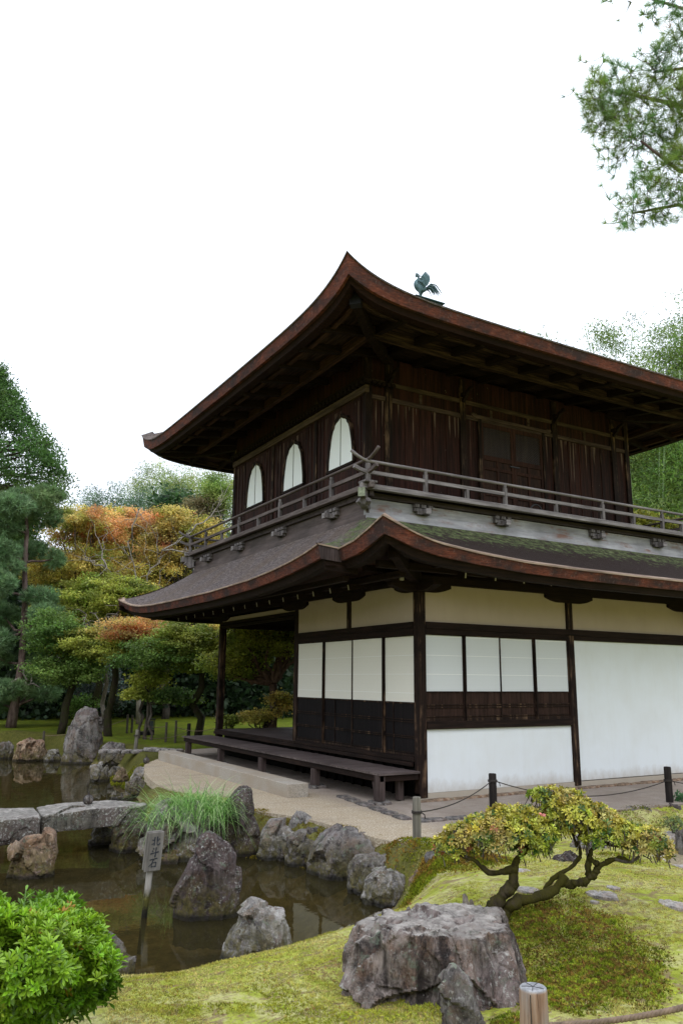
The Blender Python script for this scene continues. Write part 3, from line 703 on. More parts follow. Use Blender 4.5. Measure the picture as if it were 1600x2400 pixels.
for c_ in ((BX0+.03, BX1-.03, SY0-.045, SY0+.03), (BX0+.03, BX1-.03, SY1-.03, SY1+.045)): bx('under_beam', mDkG, *c_, 4.37, 4.45, parent=bal)
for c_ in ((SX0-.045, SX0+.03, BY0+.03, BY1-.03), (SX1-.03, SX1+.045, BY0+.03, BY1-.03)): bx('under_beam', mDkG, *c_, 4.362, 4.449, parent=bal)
def bracket(x, y, dx, dy):
    """small three-block bracket projecting from the skirt along (dx,dy)"""
    m = MB(); tx, ty = -dy, dx
    def bb(s0, s1, d0, d1, z0, z1):
        c = [(x+tx*s+dx*d, y+ty*s+dy*d) for s, d in ((s0, d0), (s1, d0), (s1, d1), (s0, d1))]
        m.add([(a, b, z0) for a, b in c]+[(a, b, z1) for a, b in c], [(0,3,2,1),(4,5,6,7),(0,1,5,4),(1,2,6,5),(2,3,7,6),(3,0,4,7)])
    bb(-.17, .17, 0, .07, 4.24, 4.3); bb(-.12, .12, 0, .075, 4.2, 4.245)
    for s in (-.13, 0, .13): bb(s-.045, s+.045, -.0, .09, 4.305, 4.36)
    bb(-.045, .045, .0, .2, 4.2, 4.275)
    o = m.build('balcony_bracket', mGz, bal, .004)
    m = MB(); bb2 = m
    c = [(x+tx*s+dx*d, y+ty*s+dy*d) for s, d in ((-.05, .2), (.05, .2), (.05, .212), (-.05, .212))]
    m.add([(a, b, 4.195) for a, b in c]+[(a, b, 4.28) for a, b in c], [(0,3,2,1),(4,5,6,7),(0,1,5,4),(1,2,6,5),(2,3,7,6),(3,0,4,7)]); m.build('bracket_end', mGx, bal)
for x in (.28, 1.95, 4.25, 5.95): bracket(x, SY0, 0, -1)
for y in (1.27, 3.2, 5.13, 6.95): bracket(SX0, y, -1, 0)
q = .7071
for cx, cy, sx, sy in ((SX0, SY0, -1, -1), (SX0, SY1, -1, 1), (SX1, SY0, 1, -1)):
    m = MB()
    m.beam((cx-sx*.1, cy-sy*.1, 4.38), (cx+sx*.24, cy+sy*.24, 4.38), .1, .13); m.beam((cx, cy, 4.27), (cx+sx*.16, cy+sy*.16, 4.27), .1, .1)
    for a, b in ((sx, 0), (0, sy)):
        m.curvebeam([(cx+sx*.06-a*.02, cy+sy*.06-b*.02, 4.24), (cx+sx*.1+a*.05, cy+sy*.1+b*.05, 4.245), (cx+sx*.1+a*.11, cy+sy*.1+b*.11, 4.29)], .09, .09)
    m.curvebeam([(cx, cy, 4.22), (cx+sx*.08, cy+sy*.08, 4.2), (cx+sx*.12, cy+sy*.12, 4.23)], .12, .08)
    m.build('corner_bracket', mGz, bal, .006)
    m = MB(); m.beam((cx+sx*.24, cy+sy*.24, 4.38), (cx+sx*.25, cy+sy*.25, 4.38), .105, .135); m.build('bracket_end', mGreenEnd, bal)
m = MB(); m.box(BX0-.12, BX0+.1, BY0-.12, BY0+.1, 4.535, 4.57); m.build('corner_cap', mGz, bal, .006)
# ================= LOWER ROOF
def interp(tab, v):
    xs_ = [t[0] for t in tab]; zs_ = [t[1] for t in tab]; return float(np.interp(v, xs_, zs_))
TR = [(-1.48, 3.735), (-1.22, 3.638), (-.92, 3.53), (-.54, 3.441), (.1, 3.372), (1.0, 3.31), (2.27, 3.282), (4.5, 3.274), (7.0, 3.3), (8.6, 3.4), (9.4, 3.6)]
TN = [(-1.3, 3.735), (-.94, 3.611), (-.56, 3.502), (-.11, 3.447)]
TF = [(-.115, 3.485), (.3, 3.405), (.76, 3.34), (1.4, 3.28), (2.2, 3.228), (4.1, 3.188), (6.3, 3.2), (7.8, 3.225), (8.7, 3.27), (9.3, 3.34), (9.75, 3.44), (10.1, 3.54)]
def smooth(tab, v, h=.12): return (interp(tab, v-h)+2*interp(tab, v)+interp(tab, v+h))/4 if tab[0][0]+h < v < tab[-1][0]-h else interp(tab, v)
XR1 = 9.4; YF1 = 10.1; XF = -1.8; XN = -1.47; YN = -1.3; YB = -.113
def fR(u): x = lerp(-1.48, XR1, u**1.3); return (x, YN, smooth(TR, x), 3.28)
def fN(u): y = lerp(YN, YB, u); return (lerp(-1.48, XN, min(1, u*2)), y, interp(TN, y), 3.38)
def fF(u):
    y = lerp(YB, YF1, .5-.5*math.cos(math.pi*u)); return (XF-.12*max(0, (y-8.6)/1.5)**2, y, smooth(TF, y), 3.22)
zi = 4.075
def iR(u): return (lerp(SX0, SX1, u**1.3), SY0, zi)
def iN(u): return (SX0, SY0, zi)
def iF(u): return (SX0, lerp(SY0, SY1, .5-.5*math.cos(math.pi*u)), zi)
fB = lambda u: (lerp(XF-.12, XR1, u), YF1, 3.3+.24*math.exp(-min(u, 1-u)*11/.6), 3.3)
fE = lambda u: (XR1, lerp(YN, YF1, u), 3.3+.3*math.exp(-min(u, 1-u)*11/.6), 3.3)
lroof = roof('lower_roof', mRoofLow, [(fR, iR), (fN, iN), (lambda u: (lerp(XN, XF, u), YB, lerp(3.447, 3.485, u), lerp(3.38, 3.22, u)), iN), (fF, iF), (fB, lambda u: (lerp(SX0, SX1, u), SY1, zi)), (fE, lambda u: (SX1, lerp(SY0, SY1, u), zi))], 60, 14, .22)
def lfascia(fo, nrm, th, name='eave_edge', ends=True):
    m = MB(); rows = [[], [], [], []]; N = 70
    for i in range(N+1):
        u = i/N; o = fo(u); n = nrm(u); t = th(u)
        rows[0].append((o[0]+n[0]*.03, o[1]+n[1]*.03, o[2]-.003)); rows[1].append((o[0], o[1], o[2]-.012)); rows[2].append((o[0]+n[0]*.045, o[1]+n[1]*.045, o[2]-t)); rows[3].append((o[0]+n[0]*.3, o[1]+n[1]*.3, o[2]-t+.02))
    m.grid(rows[1:]); fe = m.build(name, mEave, lroof)
    m = MB(); rows = [[], [], [], []]
    for i in range(N+1):
        u = i/N; o = fo(u); n = nrm(u)
        rows[0].append((o[0]+n[0]*.1, o[1]+n[1]*.1, o[2]+.055)); rows[1].append((o[0]-n[0]*.016, o[1]-n[1]*.016, o[2]+.008)); rows[2].append((o[0]-n[0]*.016, o[1]-n[1]*.016, o[2]-.014)); rows[3].append((o[0]+n[0]*.02, o[1]+n[1]*.02, o[2]-.014))
    m.grid(rows); m.build('shingle_lip', mEdge, lroof)
    m = MB(); rows = [[], [], []]
    for i in range(N+1):
        u = i/N; o = fo(u); n = nrm(u); t = th(u)
        rows[0].append((o[0]+n[0]*.1, o[1]+n[1]*.1, o[2]-t+.01)); rows[1].append((o[0]+n[0]*.14, o[1]+n[1]*.14, o[2]-t-.1)); rows[2].append((o[0]+n[0]*.32, o[1]+n[1]*.32, o[2]-t-.085))
    m.grid(rows); m.build('eave_board', mWx, lroof)
def e0(x0, s): return max(0, 1-s/.5)
lfascia(fR, lambda u: (max(0, 1-(fR(u)[0]+1.48)/.5)-max(0, 1-(XR1-fR(u)[0])/.5), 1), lambda u: .15+.09*math.exp(-(fR(u)[0]+1.48)/.6))
lfascia(fN, lambda u: (1, max(0, 1-(fN(u)[1]-YN)/.5)), lambda u: .165+.075*math.exp(-(fN(u)[1]-YN)/.6))
lfascia(fF, lambda u: (1, -max(0, 1-(YF1-fF(u)[1])/.5)), lambda u: .155+.04*math.exp(-(fF(u)[1]-YB)/.5))
lfascia(fB, lambda u: (0, -1), lambda u: .18); lfascia(fE, lambda u: (-1, 0), lambda u: .18)
# end board of the stepped eave
m = MB(); m.add([(XF+.001, YB-.002, 3.475), (XN+.02, YB-.002, 3.44), (XN+.05, YB-.002, 3.255), (XF+.045, YB-.002, 3.28)], [(0, 1, 2, 3)])
m.build('stepped_eave_end', wood('eave_end_wood', (.025, .018, .018), (.11, .08, .08), 'z'), lroof)
m = MB(); m.add([(XF+.12, YB+.03, 3.28), (XF+.12, YB+.03, 3.14), (XN+.35, YB+.03, 3.1), (XN+.35, YB+.03, 3.26)], [(0, 1, 2, 3)]); m.build('eave_end_board', mWx, lroof)
m = MB(); m.add([(XF-.01, YB-.014, 3.5), (XN+.03, YB-.014, 3.462), (XN+.03, YB-.014, 3.44), (XF-.01, YB-.014, 3.478), (XF-.01, YB+.1, 3.51), (XN+.03, YB+.1, 3.48)], [(0, 1, 2, 3), (0, 4, 5, 1)]); m.build('shingle_lip', mEdge, lroof)
# soffit and rafters of the lower eave
mSof = wood('lower_soffit', (.014, .007, .006), (.05, .022, .015), 'x')
def soff(f, g, name='soffit'):
    m = MB(); rows = []
    for j in range(5):
        t = j/4; rows.append([tuple(lerp(f(i/40)[c], g(i/40)[c], t) for c in range(3)) for i in range(41)])
    m.grid(rows); m.build(name, mSof, lroof)
soff(lambda u: (fR(u)[0]+max(0, .25-(fR(u)[0]+1.48)), YN+.25, fR(u)[2]-.2), lambda u: (max(.0, fR(u)[0]), .0, 3.33))
soff(lambda u: (XN+.25, fN(u)[1]+max(0, .25-(fN(u)[1]-YN)), fN(u)[2]-.2), lambda u: (0, max(0, fN(u)[1]), 3.33))
soff(lambda u: (XF+.25, fF(u)[1], fF(u)[2]-.2), lambda u: (.0, max(0, min(YW, fF(u)[1])), 3.33))
soff(lambda u: (fB(u)[0], YF1-.25, fB(u)[2]-.2), lambda u: (max(0, min(8, fB(u)[0])), YW, 3.33)); soff(lambda u: (XR1-.25, fE(u)[1], fE(u)[2]-.2), lambda u: (8.2, max(0, min(YW, fE(u)[1])), 3.33))
# rafters: y- side
def raft(p, q, mt=mWy):
    m = MB(); m.beam(p, q, .075, .085); r_ = m.build('rafter', mt, lroof)
    d = (Vector(q)-Vector(p)).normalized(); e = Vector(q); m = MB(); m.beam(e, e+d*.006, .022, .08); m.build('rafter_end', mWhiteEnd, lroof)
x = .35
while x < 8.3: raft((x, .1, 3.26), (x, -.72, 3.13)); x += .575
for x in (-.1, -.45): 
    m = MB(); m.beam((x, .0, 3.27), (x*1.6, -.85, 3.22+(-x)*.3), .075, .085); m.build('rafter', mWy, lroof)
y = .75
while y < 9.3: raft((.1, y, 3.2), (-.78, y, 3.02), mWx); y += .575
for y in (.3,): 
    m = MB(); m.beam((.0, y, 3.26), (-.9, y-.2, 3.24), .075, .085); m.build('rafter', mWx, lroof)
bx('eave_purlin', mWx, -1.1, 9.0, -.62, -.52, 3.155, 3.26, parent=lroof); bx('eave_purlin', mWy, -.66, -.56, -.5, 9.2, 3.07, 3.16, parent=lroof)
bx('eave_purlin', mWy, -1.25, -1.16, .1, 9.5, 3.02, 3.1, parent=lroof)
pts = [(.1, .1, 3.14), (-.35, -.3, 3.16), (-.75, -.66, 3.24), (-1.0, -.88, 3.33)]
m = MB(); m.curvebeam(pts, .13, .16); m.build('corner_beam', mWy, lroof)
m = MB(); m.beam((-1.0, -.88, 3.33), (-1.05, -.92, 3.345), .16, .2); m.build('corner_beam_cap', mWy, lroof)
m = MB(); m.beam((-.3, -.02, 3.13), (-.36, -.02, 3.13), .1, .1); m.build('beam_end', mWhiteEnd, lroof)
m = MB(); m.curvebeam([(.1, YW-.1, 3.14), (-.8, YW+.8, 3.12), (-1.5, YW+1.6, 3.2)], .12, .15); m.build('corner_beam', mWy, lroof)
# ================= roof box (base of the finial)
m = MB(); bh = .42; cx, cy = UC
m.box(cx-bh, cx+bh, cy-bh, cy+bh, 10.2, 10.23); m.box(cx-bh+.05, cx+bh-.05, cy-bh+.05, cy+bh-.05, 9.75, 10.199); m.box(cx-.13, cx+.13, cy-.13, cy+.13, 10.231, 10.4)
m.build('finial_base', mBronze, uroof, .01)
# black hose loop on the balcony
m = MB(); pts = []
for k in range(14): a = k/13*math.pi; pts.append((2.98+.02*k*.7-.1*math.cos(a)*1.0, .55, 4.5+.27*math.sin(a)**.7 if k < 13 else 4.5))
m.tube(pts, .014, 8); tag(m.build('hose', mBlack, None, 0, True, loc=(2.98, .55, 4.5)), 'grey hose bent in a loop standing behind the balcony railing', 'hose')
# ================================================================ GROUND AND POND
WL = -.52; CZ = -.1
rng = np.random.default_rng(5)
def poly(pts, z): return np.array([gp(x, y, z)[:2] for x, y in pts])
POND = poly([(-900, 1762), (-300, 1757), (0, 1762), (100, 1770), (190, 1790), (270, 1792), (292, 1815), (300, 1850), (322, 1880), (300, 1945), (345, 2000), (420, 2008), (520, 1990), (605, 2000), (640, 2012), (730, 2032), (815, 2056), (860, 2105), (905, 2130),
             (900, 2160), (840, 2185), (780, 2200), (700, 2222), (600, 2250), (520, 2275), (440, 2296), (330, 2325), (250, 2325), (120, 2280), (0, 2240), (-250, 2180), (-700, 2120), (-1300, 1900)], WL)
COURT = np.vstack([poly([(338, 1806), (342, 1792), (365, 1781), (412, 1770)], CZ), [(-.6, 9.3), (2, 10.2), (6, 10.6), (13, 10.6), (13, -2.2)],
                   poly([(1600, 1884), (1500, 1893), (1420, 1903), (1340, 1918), (1250, 1926), (1150, 1935), (1090, 1945), (1030, 1962), (1000, 1982), (955, 1980), (905, 1970), (870, 1962), (800, 1940), (720, 1920), (645, 1908), (605, 1902), (585, 1890), (540, 1868), (450, 1858), (395, 1850), (362, 1836), (345, 1822)], CZ)])
GULLY = poly([(1270, 1975), (1340, 1935), (1420, 1918), (1600, 1895), (2300, 1860), (2500, 2200), (1640, 2085), (1560, 2045), (1490, 2022), (1400, 2000), (1300, 1996)], -.25)
PATH = poly([(1470, 2005), (1560, 2000), (1640, 1975), (2300, 1960), (2500, 2200), (1640, 2085), (1560, 2045), (1490, 2030)], -.25)
def sdf(P, Q):
    """signed distance, negative inside"""
    x, y = P[:, 0], P[:, 1]; d = np.full(len(P), 1e9); ins = np.zeros(len(P), bool); n = len(Q)
    for i in range(n):
        a, b = Q[i], Q[(i+1) % n]; e = b-a; wx, wy = x-a[0], y-a[1]
        t = np.clip((wx*e[0]+wy*e[1])/(e@e), 0, 1); d = np.minimum(d, np.hypot(wx-e[0]*t, wy-e[1]*t))
        c = (a[1] > y) != (b[1] > y)
        if abs(e[1]) > 1e-9: ins ^= c & (x < e[0]*(y-a[1])/e[1]+a[0])
    return np.where(ins, -d, d)
def sstep(a, b, x): t = np.clip((x-a)/(b-a), 0, 1); return t*t*(3-2*t)
def H(P):
    P = np.atleast_2d(np.asarray(P, float))[:, :2]; x, y = P[:, 0], P[:, 1]
    p3 = np.c_[x, y, np.zeros(len(x))]
    h = -.07+.035*fbm(p3*.6, 3, 1)+.012*fbm(p3*3, 2, 9)
    near = sstep(-1.6, -3.2, y)
    h = h+near*(.2*np.exp(-(((x+2.3)/1.15)**2+((y+5.3)/1.3)**2))+.02+.02*fbm(p3*1.7, 2, 12))
    h = h+.06*np.exp(-(((x+3.9)/.45)**2+((y+7.0)/.8)**2))
    far = sstep(8, 22, y); h = h+far*(.12+.1*fbm(p3*.12, 2, 4)); D = np.hypot(x-CAM[0], y-CAM[1]); h = h+np.clip(D-42, 0, 60)**1.2*.12
    g = sdf(P, GULLY); h = lerp(h, -.27+.02*fbm(p3*2, 2, 3), sstep(.35, -.25, g))
    c = sdf(P, COURT); h = np.where(c < .3, lerp(h, CZ-.02, sstep(.26, .03, c)), h)
    d = sdf(P, POND); wdt = lerp(.4, 1.25, sstep(-2.4, -3.3, y)*sstep(-2.2, -3.4, x))
    shore = sstep(-.02, 1, d/wdt)**.8
    h = np.where(d > 0, lerp(WL-.04, h, shore), WL-.04-np.minimum(.34, -d*.55))
    return h
def gh(x, y):
    z = 0.
    for _ in range(8): p = gp(x, y, z); z = .5*z+.5*float(H(p)[0])
    return gp(x, y, z)
def axis(lo, hi, a, b, step):
    v = list(np.arange(a, b, step)); s = step; p = v[-1]
    while p < hi: s *= 1.13; p += s; v.append(p)
    s = step; p = a; f = []
    while p > lo: s *= 1.13; p -= s; f.append(p)
    return np.array(f[::-1]+v)
gx = axis(-400, 400, -8.5, 5.5, .06); gy = axis(-300, 500, -9.5, 12.0, .06)
GX, GY = np.meshgrid(gx, gy); GP = np.c_[GX.ravel(), GY.ravel()]; GH = H(GP)
nx_, ny_ = len(gx), len(gy); I = np.arange(nx_*ny_).reshape(ny_, nx_)
Fq = np.stack([I[:-1, :-1], I[:-1, 1:], I[1:, 1:], I[1:, :-1]], -1).reshape(-1, 4)
def m_ground():
    t = NT('moss_ground'); po = t.coord(); n1 = t.noise(po, .9, 6, .65); n2 = t.noise(po, 4.5, 6, .7); n3 = t.noise(po, 34, 4, .7); n4 = t.noise(t.coord((1, 2.2, 1), rot=(0, 0, .6)), 5, 6, .75, 1.0)
    near = t.ramp(t.noise(po, 1.7, 7, .7, .6), [(.36, (.2, .23, .025)), (.46, (.3, .34, .05)), (.54, (.42, .4, .17)), (.64, (.34, .34, .12))])
    near = t.mix(t.ramp(n2, [(.45, 0), (.62, .8)]), near, (.29, .3, .035)); near = t.mix(t.ramp(n4, [(.5, 0), (.58, .85)]), near, (.2, .135, .085))
    near = t.mix(t.ramp(n3, [(.35, .6), (.5, 0)]), near, (.14, .13, .03)); near = t.mix(t.ramp(n3, [(.6, 0), (.7, .5)]), near, (.42, .4, .2))
    far = t.ramp(n1, [(.3, (.06, .1, .005)), (.55, (.13, .17, .008)), (.72, (.19, .19, .014))]); far = t.mix(t.ramp(n2, [(.4, 0), (.66, .7)]), far, (.07, .055, .012)); far = t.mix(t.ramp(n3, [(.35, .5), (.6, 0)]), far, (.04, .06, .005))
    def A(n):
        a = t.n('ShaderNodeAttribute'); a.attribute_name = n; return a.outputs['Fac']
    c = t.mix(A('lawn'), near, far)
    c = t.mix(t.math('MULTIPLY', A('bank'), t.ramp(n2, [(.3, .95), (.7, .6)])), c, t.ramp(t.noise(po, 16, 5, .7), [(.3, (.028, .024, .01)), (.6, (.085, .075, .02)), (.75, (.13, .1, .05))]))
    dirt = t.ramp(n3, [(.3, (.17, .13, .09)), (.7, (.36, .3, .22))]); c = t.mix(t.math('MULTIPLY', A('path'), .9), c, dirt)
    s = sepc(t); mud = t.ramp(n2, [(.3, (.06, .05, .02)), (.55, (.2, .165, .08)), (.72, (.34, .3, .2))]); mud = t.mix(t.ramp(t.noise(po, 12, 5, .7), [(.45, 0), (.7, .6)]), mud, (.04, .04, .012))
    wet = mrange(t, t.math('ADD', s[2], t.math('MULTIPLY', n2, .1)), -.4, -.46); c = t.mix(wet, c, mud)
    return t.finish(c, .95, t.math('ADD', n3, n2), .8, .03, .1)
ground = npmesh('ground', np.c_[GP, GH], Fq, m_ground(), smooth=True); tag(ground, kind='structure')
def fattr(o, name, vals):
    a = o.data.attributes.new(name, 'FLOAT', 'POINT'); a.data.foreach_set('value', vals.astype(np.float32))
fattr(ground, 'lawn', sstep(2.5, 6, GP[:, 1])); _dp = sdf(GP, POND); fattr(ground, 'bank', sstep(1.0, .6, _dp)*np.maximum(sstep(-2.9, -2.3, GP[:, 1]), sstep(-2.9, -2.5, GP[:, 0])*sstep(-3.6, -3.1, GP[:, 1])))
fattr(ground, 'path', sstep(.15, -.1, sdf(GP, PATH)))
# gravel court sheet: polygon outline with a small skirt
def court_obj(mat):
    P = []
    for i in range(len(COURT)):
        a, b = COURT[i], COURT[(i+1) % len(COURT)]; n = max(1, int(np.linalg.norm(b-a)/.06)); n = min(n, 80)
        for k in range(n): P.append(a+(b-a)*k/n)
    P = np.array(P); P = (np.roll(P, 1, 0)+2*P+np.roll(P, -1, 0))/4; P = P+.035*np.stack([fbm(np.c_[P*3, P[:, :1]*0], 3, 5), fbm(np.c_[P*3, P[:, :1]*0+9], 3, 6)], 1); nP = len(P)
    bm = bmesh.new(); vs = [bm.verts.new((p[0], p[1], CZ+.004)) for p in P]; lo_ = [bm.verts.new((p[0], p[1], CZ-.12)) for p in P]; f = bm.faces.new(vs)
    if f.normal.z < 0: f.normal_flip()
    bm.normal_update(); bmesh.ops.triangulate(bm, faces=[f], ngon_method='EAR_CLIP')
    for i in range(nP): j = (i+1) % nP; bm.faces.new((vs[i], vs[j], lo_[j], lo_[i]))
    bmesh.ops.recalc_face_normals(bm, faces=bm.faces); me = bpy.data.meshes.new('gravel_court'); bm.to_mesh(me); bm.free(); me.materials.append(mat); o = bpy.data.objects.new('gravel_court', me); col.objects.link(o); return tag(o, kind='structure')
def m_court():
    t = NT('sandy_gravel'); po = t.coord(); a = t.noise(po, 1.1, 5, .6); b = t.noise(po, 42, 4, .85); c3 = t.noise(po, 6, 7, .75)
    s = sepc(t); east = mrange(t, t.math('ADD', s[0], t.math('MULTIPLY', a, .5)), -1.0, -.5)
    g = t.ramp(b, [(.36, (.17, .125, .085)), (.5, (.4, .33, .245)), (.62, (.62, .55, .44))]); g = t.mix(t.ramp(c3, [(.4, 0), (.65, .55)]), g, (.33, .25, .16))
    e = t.ramp(a, [(.35, (.25, .205, .175)), (.65, (.34, .29, .25))]); e = t.mix(t.ramp(c3, [(.45, 0), (.62, .6)]), e, (.24, .19, .15)); e = t.mix(t.ramp(b, [(.4, .5), (.5, 0)]), e, (.2, .16, .13))
    c = t.mix(east, g, e); wet = t.noise(t.coord((.4, 2, 1)), 1.5, 5, .6); c = t.mix(t.ramp(wet, [(.55, 0), (.68, .45)]), c, (.2, .17, .14))
    return t.finish(c, .95, t.math('ADD', b, c3), .9, .02, .1)
court_obj(m_court())
# water
def m_water():
    t = NT('pond_water'); n = t.noise(t.coord((1, 1, 1)), 3.5, 3, .5); n2 = t.noise(t.coord((1, 1, 1)), 18, 2, .5)
    bp = t.n('ShaderNodeBump'); bp.inputs['Strength'].default_value = .05; bp.inputs['Distance'].default_value = .02; t.l(t.math('ADD', n, t.math('MULTIPLY', n2, .15)), bp.inputs['Height'])
    gl = t.n('ShaderNodeBsdfGlossy'); gl.inputs['Roughness'].default_value = .015; gl.inputs['Color'].default_value = (.9, .92, .88, 1); t.l(bp.outputs[0], gl.inputs['Normal'])
    tr = t.n('ShaderNodeBsdfTransparent'); tr.inputs['Color'].default_value = (.6, .52, .32, 1)
    df = t.n('ShaderNodeBsdfDiffuse'); df.inputs['Color'].default_value = (.05, .042, .018, 1)
    m1 = t.n('ShaderNodeMixShader'); m1.inputs[0].default_value = .35; t.l(tr.outputs[0], m1.inputs[1]); t.l(df.outputs[0], m1.inputs[2])
    fr = t.n('ShaderNodeFresnel'); fr.inputs['IOR'].default_value = 1.24; t.l(bp.outputs[0], fr.inputs['Normal'])
    m2 = t.n('ShaderNodeMixShader'); t.l(fr.outputs[0], m2.inputs[0]); t.l(m1.outputs[0], m2.inputs[1]); t.l(gl.outputs[0], m2.inputs[2]); t.l(m2.outputs[0], t.out.inputs[0]); return t.m
lo, hi = POND.min(0)-.5, POND.max(0)+.5
m = MB(); m.add([(lo[0], lo[1], WL), (hi[0], lo[1], WL), (hi[0], hi[1], WL), (lo[0], hi[1], WL)], [(0, 1, 2, 3)]); tag(m.build('pond_water', m_water()), kind='structure')

# ================================================================ ROCKS
dg_tmp = []
def hull_rock(name, pts, mat, loc, seed=0, amp=1.0, vox=46, strata=None, parent=None):
    pts = np.asarray(pts, float)-np.asarray(loc)
    bm = bmesh.new()
    for p in pts: bm.verts.new(p)
    bmesh.ops.convex_hull(bm, input=list(bm.verts)); bmesh.ops.delete(bm, geom=[v for v in bm.verts if not v.link_faces], context='VERTS')
    me = bpy.data.meshes.new('tmp'); bm.to_mesh(me); bm.free(); o = bpy.data.objects.new(name, me); col.objects.link(o)
    S = float(np.ptp(pts, 0).max()); md = o.modifiers.new('r', 'REMESH'); md.mode = 'VOXEL'; md.voxel_size = S/vox
    bpy.context.view_layer.update(); ev = o.evaluated_get(bpy.context.evaluated_depsgraph_get()); me2 = bpy.data.meshes.new_from_object(ev); o.modifiers.clear(); o.data = me2; bpy.data.meshes.remove(me)
    me2.name = name; n = len(me2.vertices); co = np.empty(n*3, np.float32); me2.vertices.foreach_get('co', co); co = co.reshape(-1, 3).astype(float)
    no = np.empty(n*3, np.float32); me2.vertices.foreach_get('normal', no); no = no.reshape(-1, 3)
    q = co/S
    wq = q+.06*np.stack([fbm(q*3+k*7, 2, seed+k) for k in range(3)], 1); d = .03*fbm(q*2.1+seed, 3, seed)+.27*facet(wq*2.1+seed, seed)+.05*facet(wq*6.3, seed+9)-.018*np.abs(fbm(q*6+seed, 3, seed+7))+.014*fbm(q*15, 3, seed+3)+.01*fbm(q*36, 2, seed+5)
    if strata is not None: d = d+strata*(.5-np.abs(fbm(q*np.array([8, 8, 1.1])+seed, 3, seed+11))*2.2)
    co = co+no*(d*S*amp)[:, None]; me2.vertices.foreach_set('co', co.astype(np.float32).ravel()); me2.update()
    me2.polygons.foreach_set('use_smooth', np.ones(len(me2.polygons), bool)); me2.set_sharp_from_angle(angle=R_(24)); me2.materials.clear(); me2.materials.append(mat)
    o.location = Vector([float(v) for v in loc])
    if parent is not None: o.parent = parent; o.location = (0, 0, 0)
    return o
def rock(label, sil, base, z0, mat=None, depth=.75, seed=1, group=None, name='rock', down=.25, amp=1.0, strata=None, vox=46, cat='rock', wide=1.06):
    b = gp(base[0], base[1], z0); v = b-CAM; v[2] = 0; D = np.linalg.norm(v); v /= D; r = np.array([v[1], -v[0], 0])
    P = []
    mx_ = sum(q[0] for q in sil)/len(sil)
    for x, y in [(mx_+(q[0]-mx_)*wide, q[1]) for q in sil]:
        d = ray(x, y); t = ((b-CAM)@v)/(d@v); P.append(CAM+d*t)
    P = np.array(P); s = (P-b)@r; z = P[:, 2]; s0 = (s.min()+s.max())/2; w_ = np.ptp(s)/2; zt = z.max(); zb = z.min()
    rg = np.random.default_rng(seed); out_ = []
    zl = zb-down
    for sh, k, kz in ((0, 1, 1), (-.55, .86, .93), (.55, .86, .96), (-1, .5, .66), (1, .5, .72)):
        for si, zi_ in zip(s, z):
            jit = 1+rg.uniform(-.06, .06); out_.append(b+r*(s0+(si-s0)*k*jit)+v*(sh*depth*w_*(1+rg.uniform(-.1, .1))+depth*w_*.25)+np.array([0, 0, (zb+(zi_-zb)*kz)-b[2]]))
        for e in (s.min(), s.max()): out_.append(b+r*(s0+(e-s0)*k*1.02)+v*(sh*depth*w_+depth*w_*.25)+np.array([0, 0, zl-b[2]]))
    o = hull_rock(name, out_, mat or mRock, (b[0], b[1], zb), seed, amp, vox, strata)
    return tag(o, label, cat, group)
GS = 'rocks edging the pond'
rock('tallest standing stone on the far bank of the pond', [(140, 1783), (150, 1740), (160, 1700), (178, 1668), (200, 1653), (225, 1660), (238, 1680), (241, 1720), (240, 1785)], (190, 1788), WL, mRock, .6, 3, None, strata=.01, down=.3, amp=.55)
rock('grey boulder leaning on the right side of the tallest standing stone', [(232, 1788), (238, 1748), (262, 1738), (292, 1745), (298, 1765), (292, 1790)], (265, 1792), WL, mRock, .8, 4)
rock('lichened grey rock at the left edge of the photo on the far bank', [(-12, 1776), (-8, 1748), (18, 1738), (32, 1748), (36, 1778)], (12, 1778), WL, mRock, .8, 5)
rock('flat-topped pinkish rock between the left edge and the tallest standing stone', [(38, 1780), (42, 1742), (70, 1730), (100, 1738), (106, 1762), (102, 1782)], (72, 1783), WL, mRockWarm, .8, 6)
rock('small low rock touching the left foot of the tallest standing stone', [(104, 1780), (115, 1757), (135, 1758), (146, 1782)], (124, 1784), WL, mRockPale, .8, 7)
for k, x in enumerate((-70, -150, -240)): rock(('nearest', 'middle', 'farthest')[k]+' of three rough bank rocks beyond the left edge', [(x-30, 1776), (x-22, 1745), (x+8, 1736), (x+30, 1750), (x+36, 1776)], (x, 1778), WL, mRock, .8, 90+k)
rock('black and grey streaked rock standing in the water before the tallest stone', [(210, 1827), (215, 1797), (235, 1788), (252, 1800), (257, 1829)], (233, 1831), WL, mRockPale, .8, 8)
rock('small orange-brown rock at the water edge', [(265, 1831), (275, 1808), (288, 1800), (300, 1815), (305, 1833)], (285, 1834), WL, mRockWarm, .8, 9)
rock('small dull rock behind the orange-brown rock', [(252, 1815), (262, 1798), (280, 1797), (290, 1812)], (270, 1817), WL+.05, mRock, .8, 10)
rock('mossy dark rock left of the grass clump', [(292, 1864), (295, 1832), (320, 1820), (347, 1832), (355, 1866)], (322, 1866), WL, mRock, .8, 11)
rock('flat pale rock above the orange-brown rock', [(305, 1826), (320, 1803), (352, 1797), (375, 1812), (370, 1830)], (340, 1829), -.35, mRockPale, .9, 12, amp=.6)
rock('low green-grey rock in the water behind the stone bridge', [(262, 1872), (268, 1860), (300, 1858), (310, 1873)], (286, 1874), WL, mRock, .8, 13)
rock('big white-blotched rock under the left part of the grass clump', [(335, 1995), (338, 1925), (350, 1893), (400, 1876), (462, 1882), (482, 1915), (484, 1965), (470, 2003), (400, 2012)], (410, 2012), WL, mRockPale, .6, 14, amp=1.2)
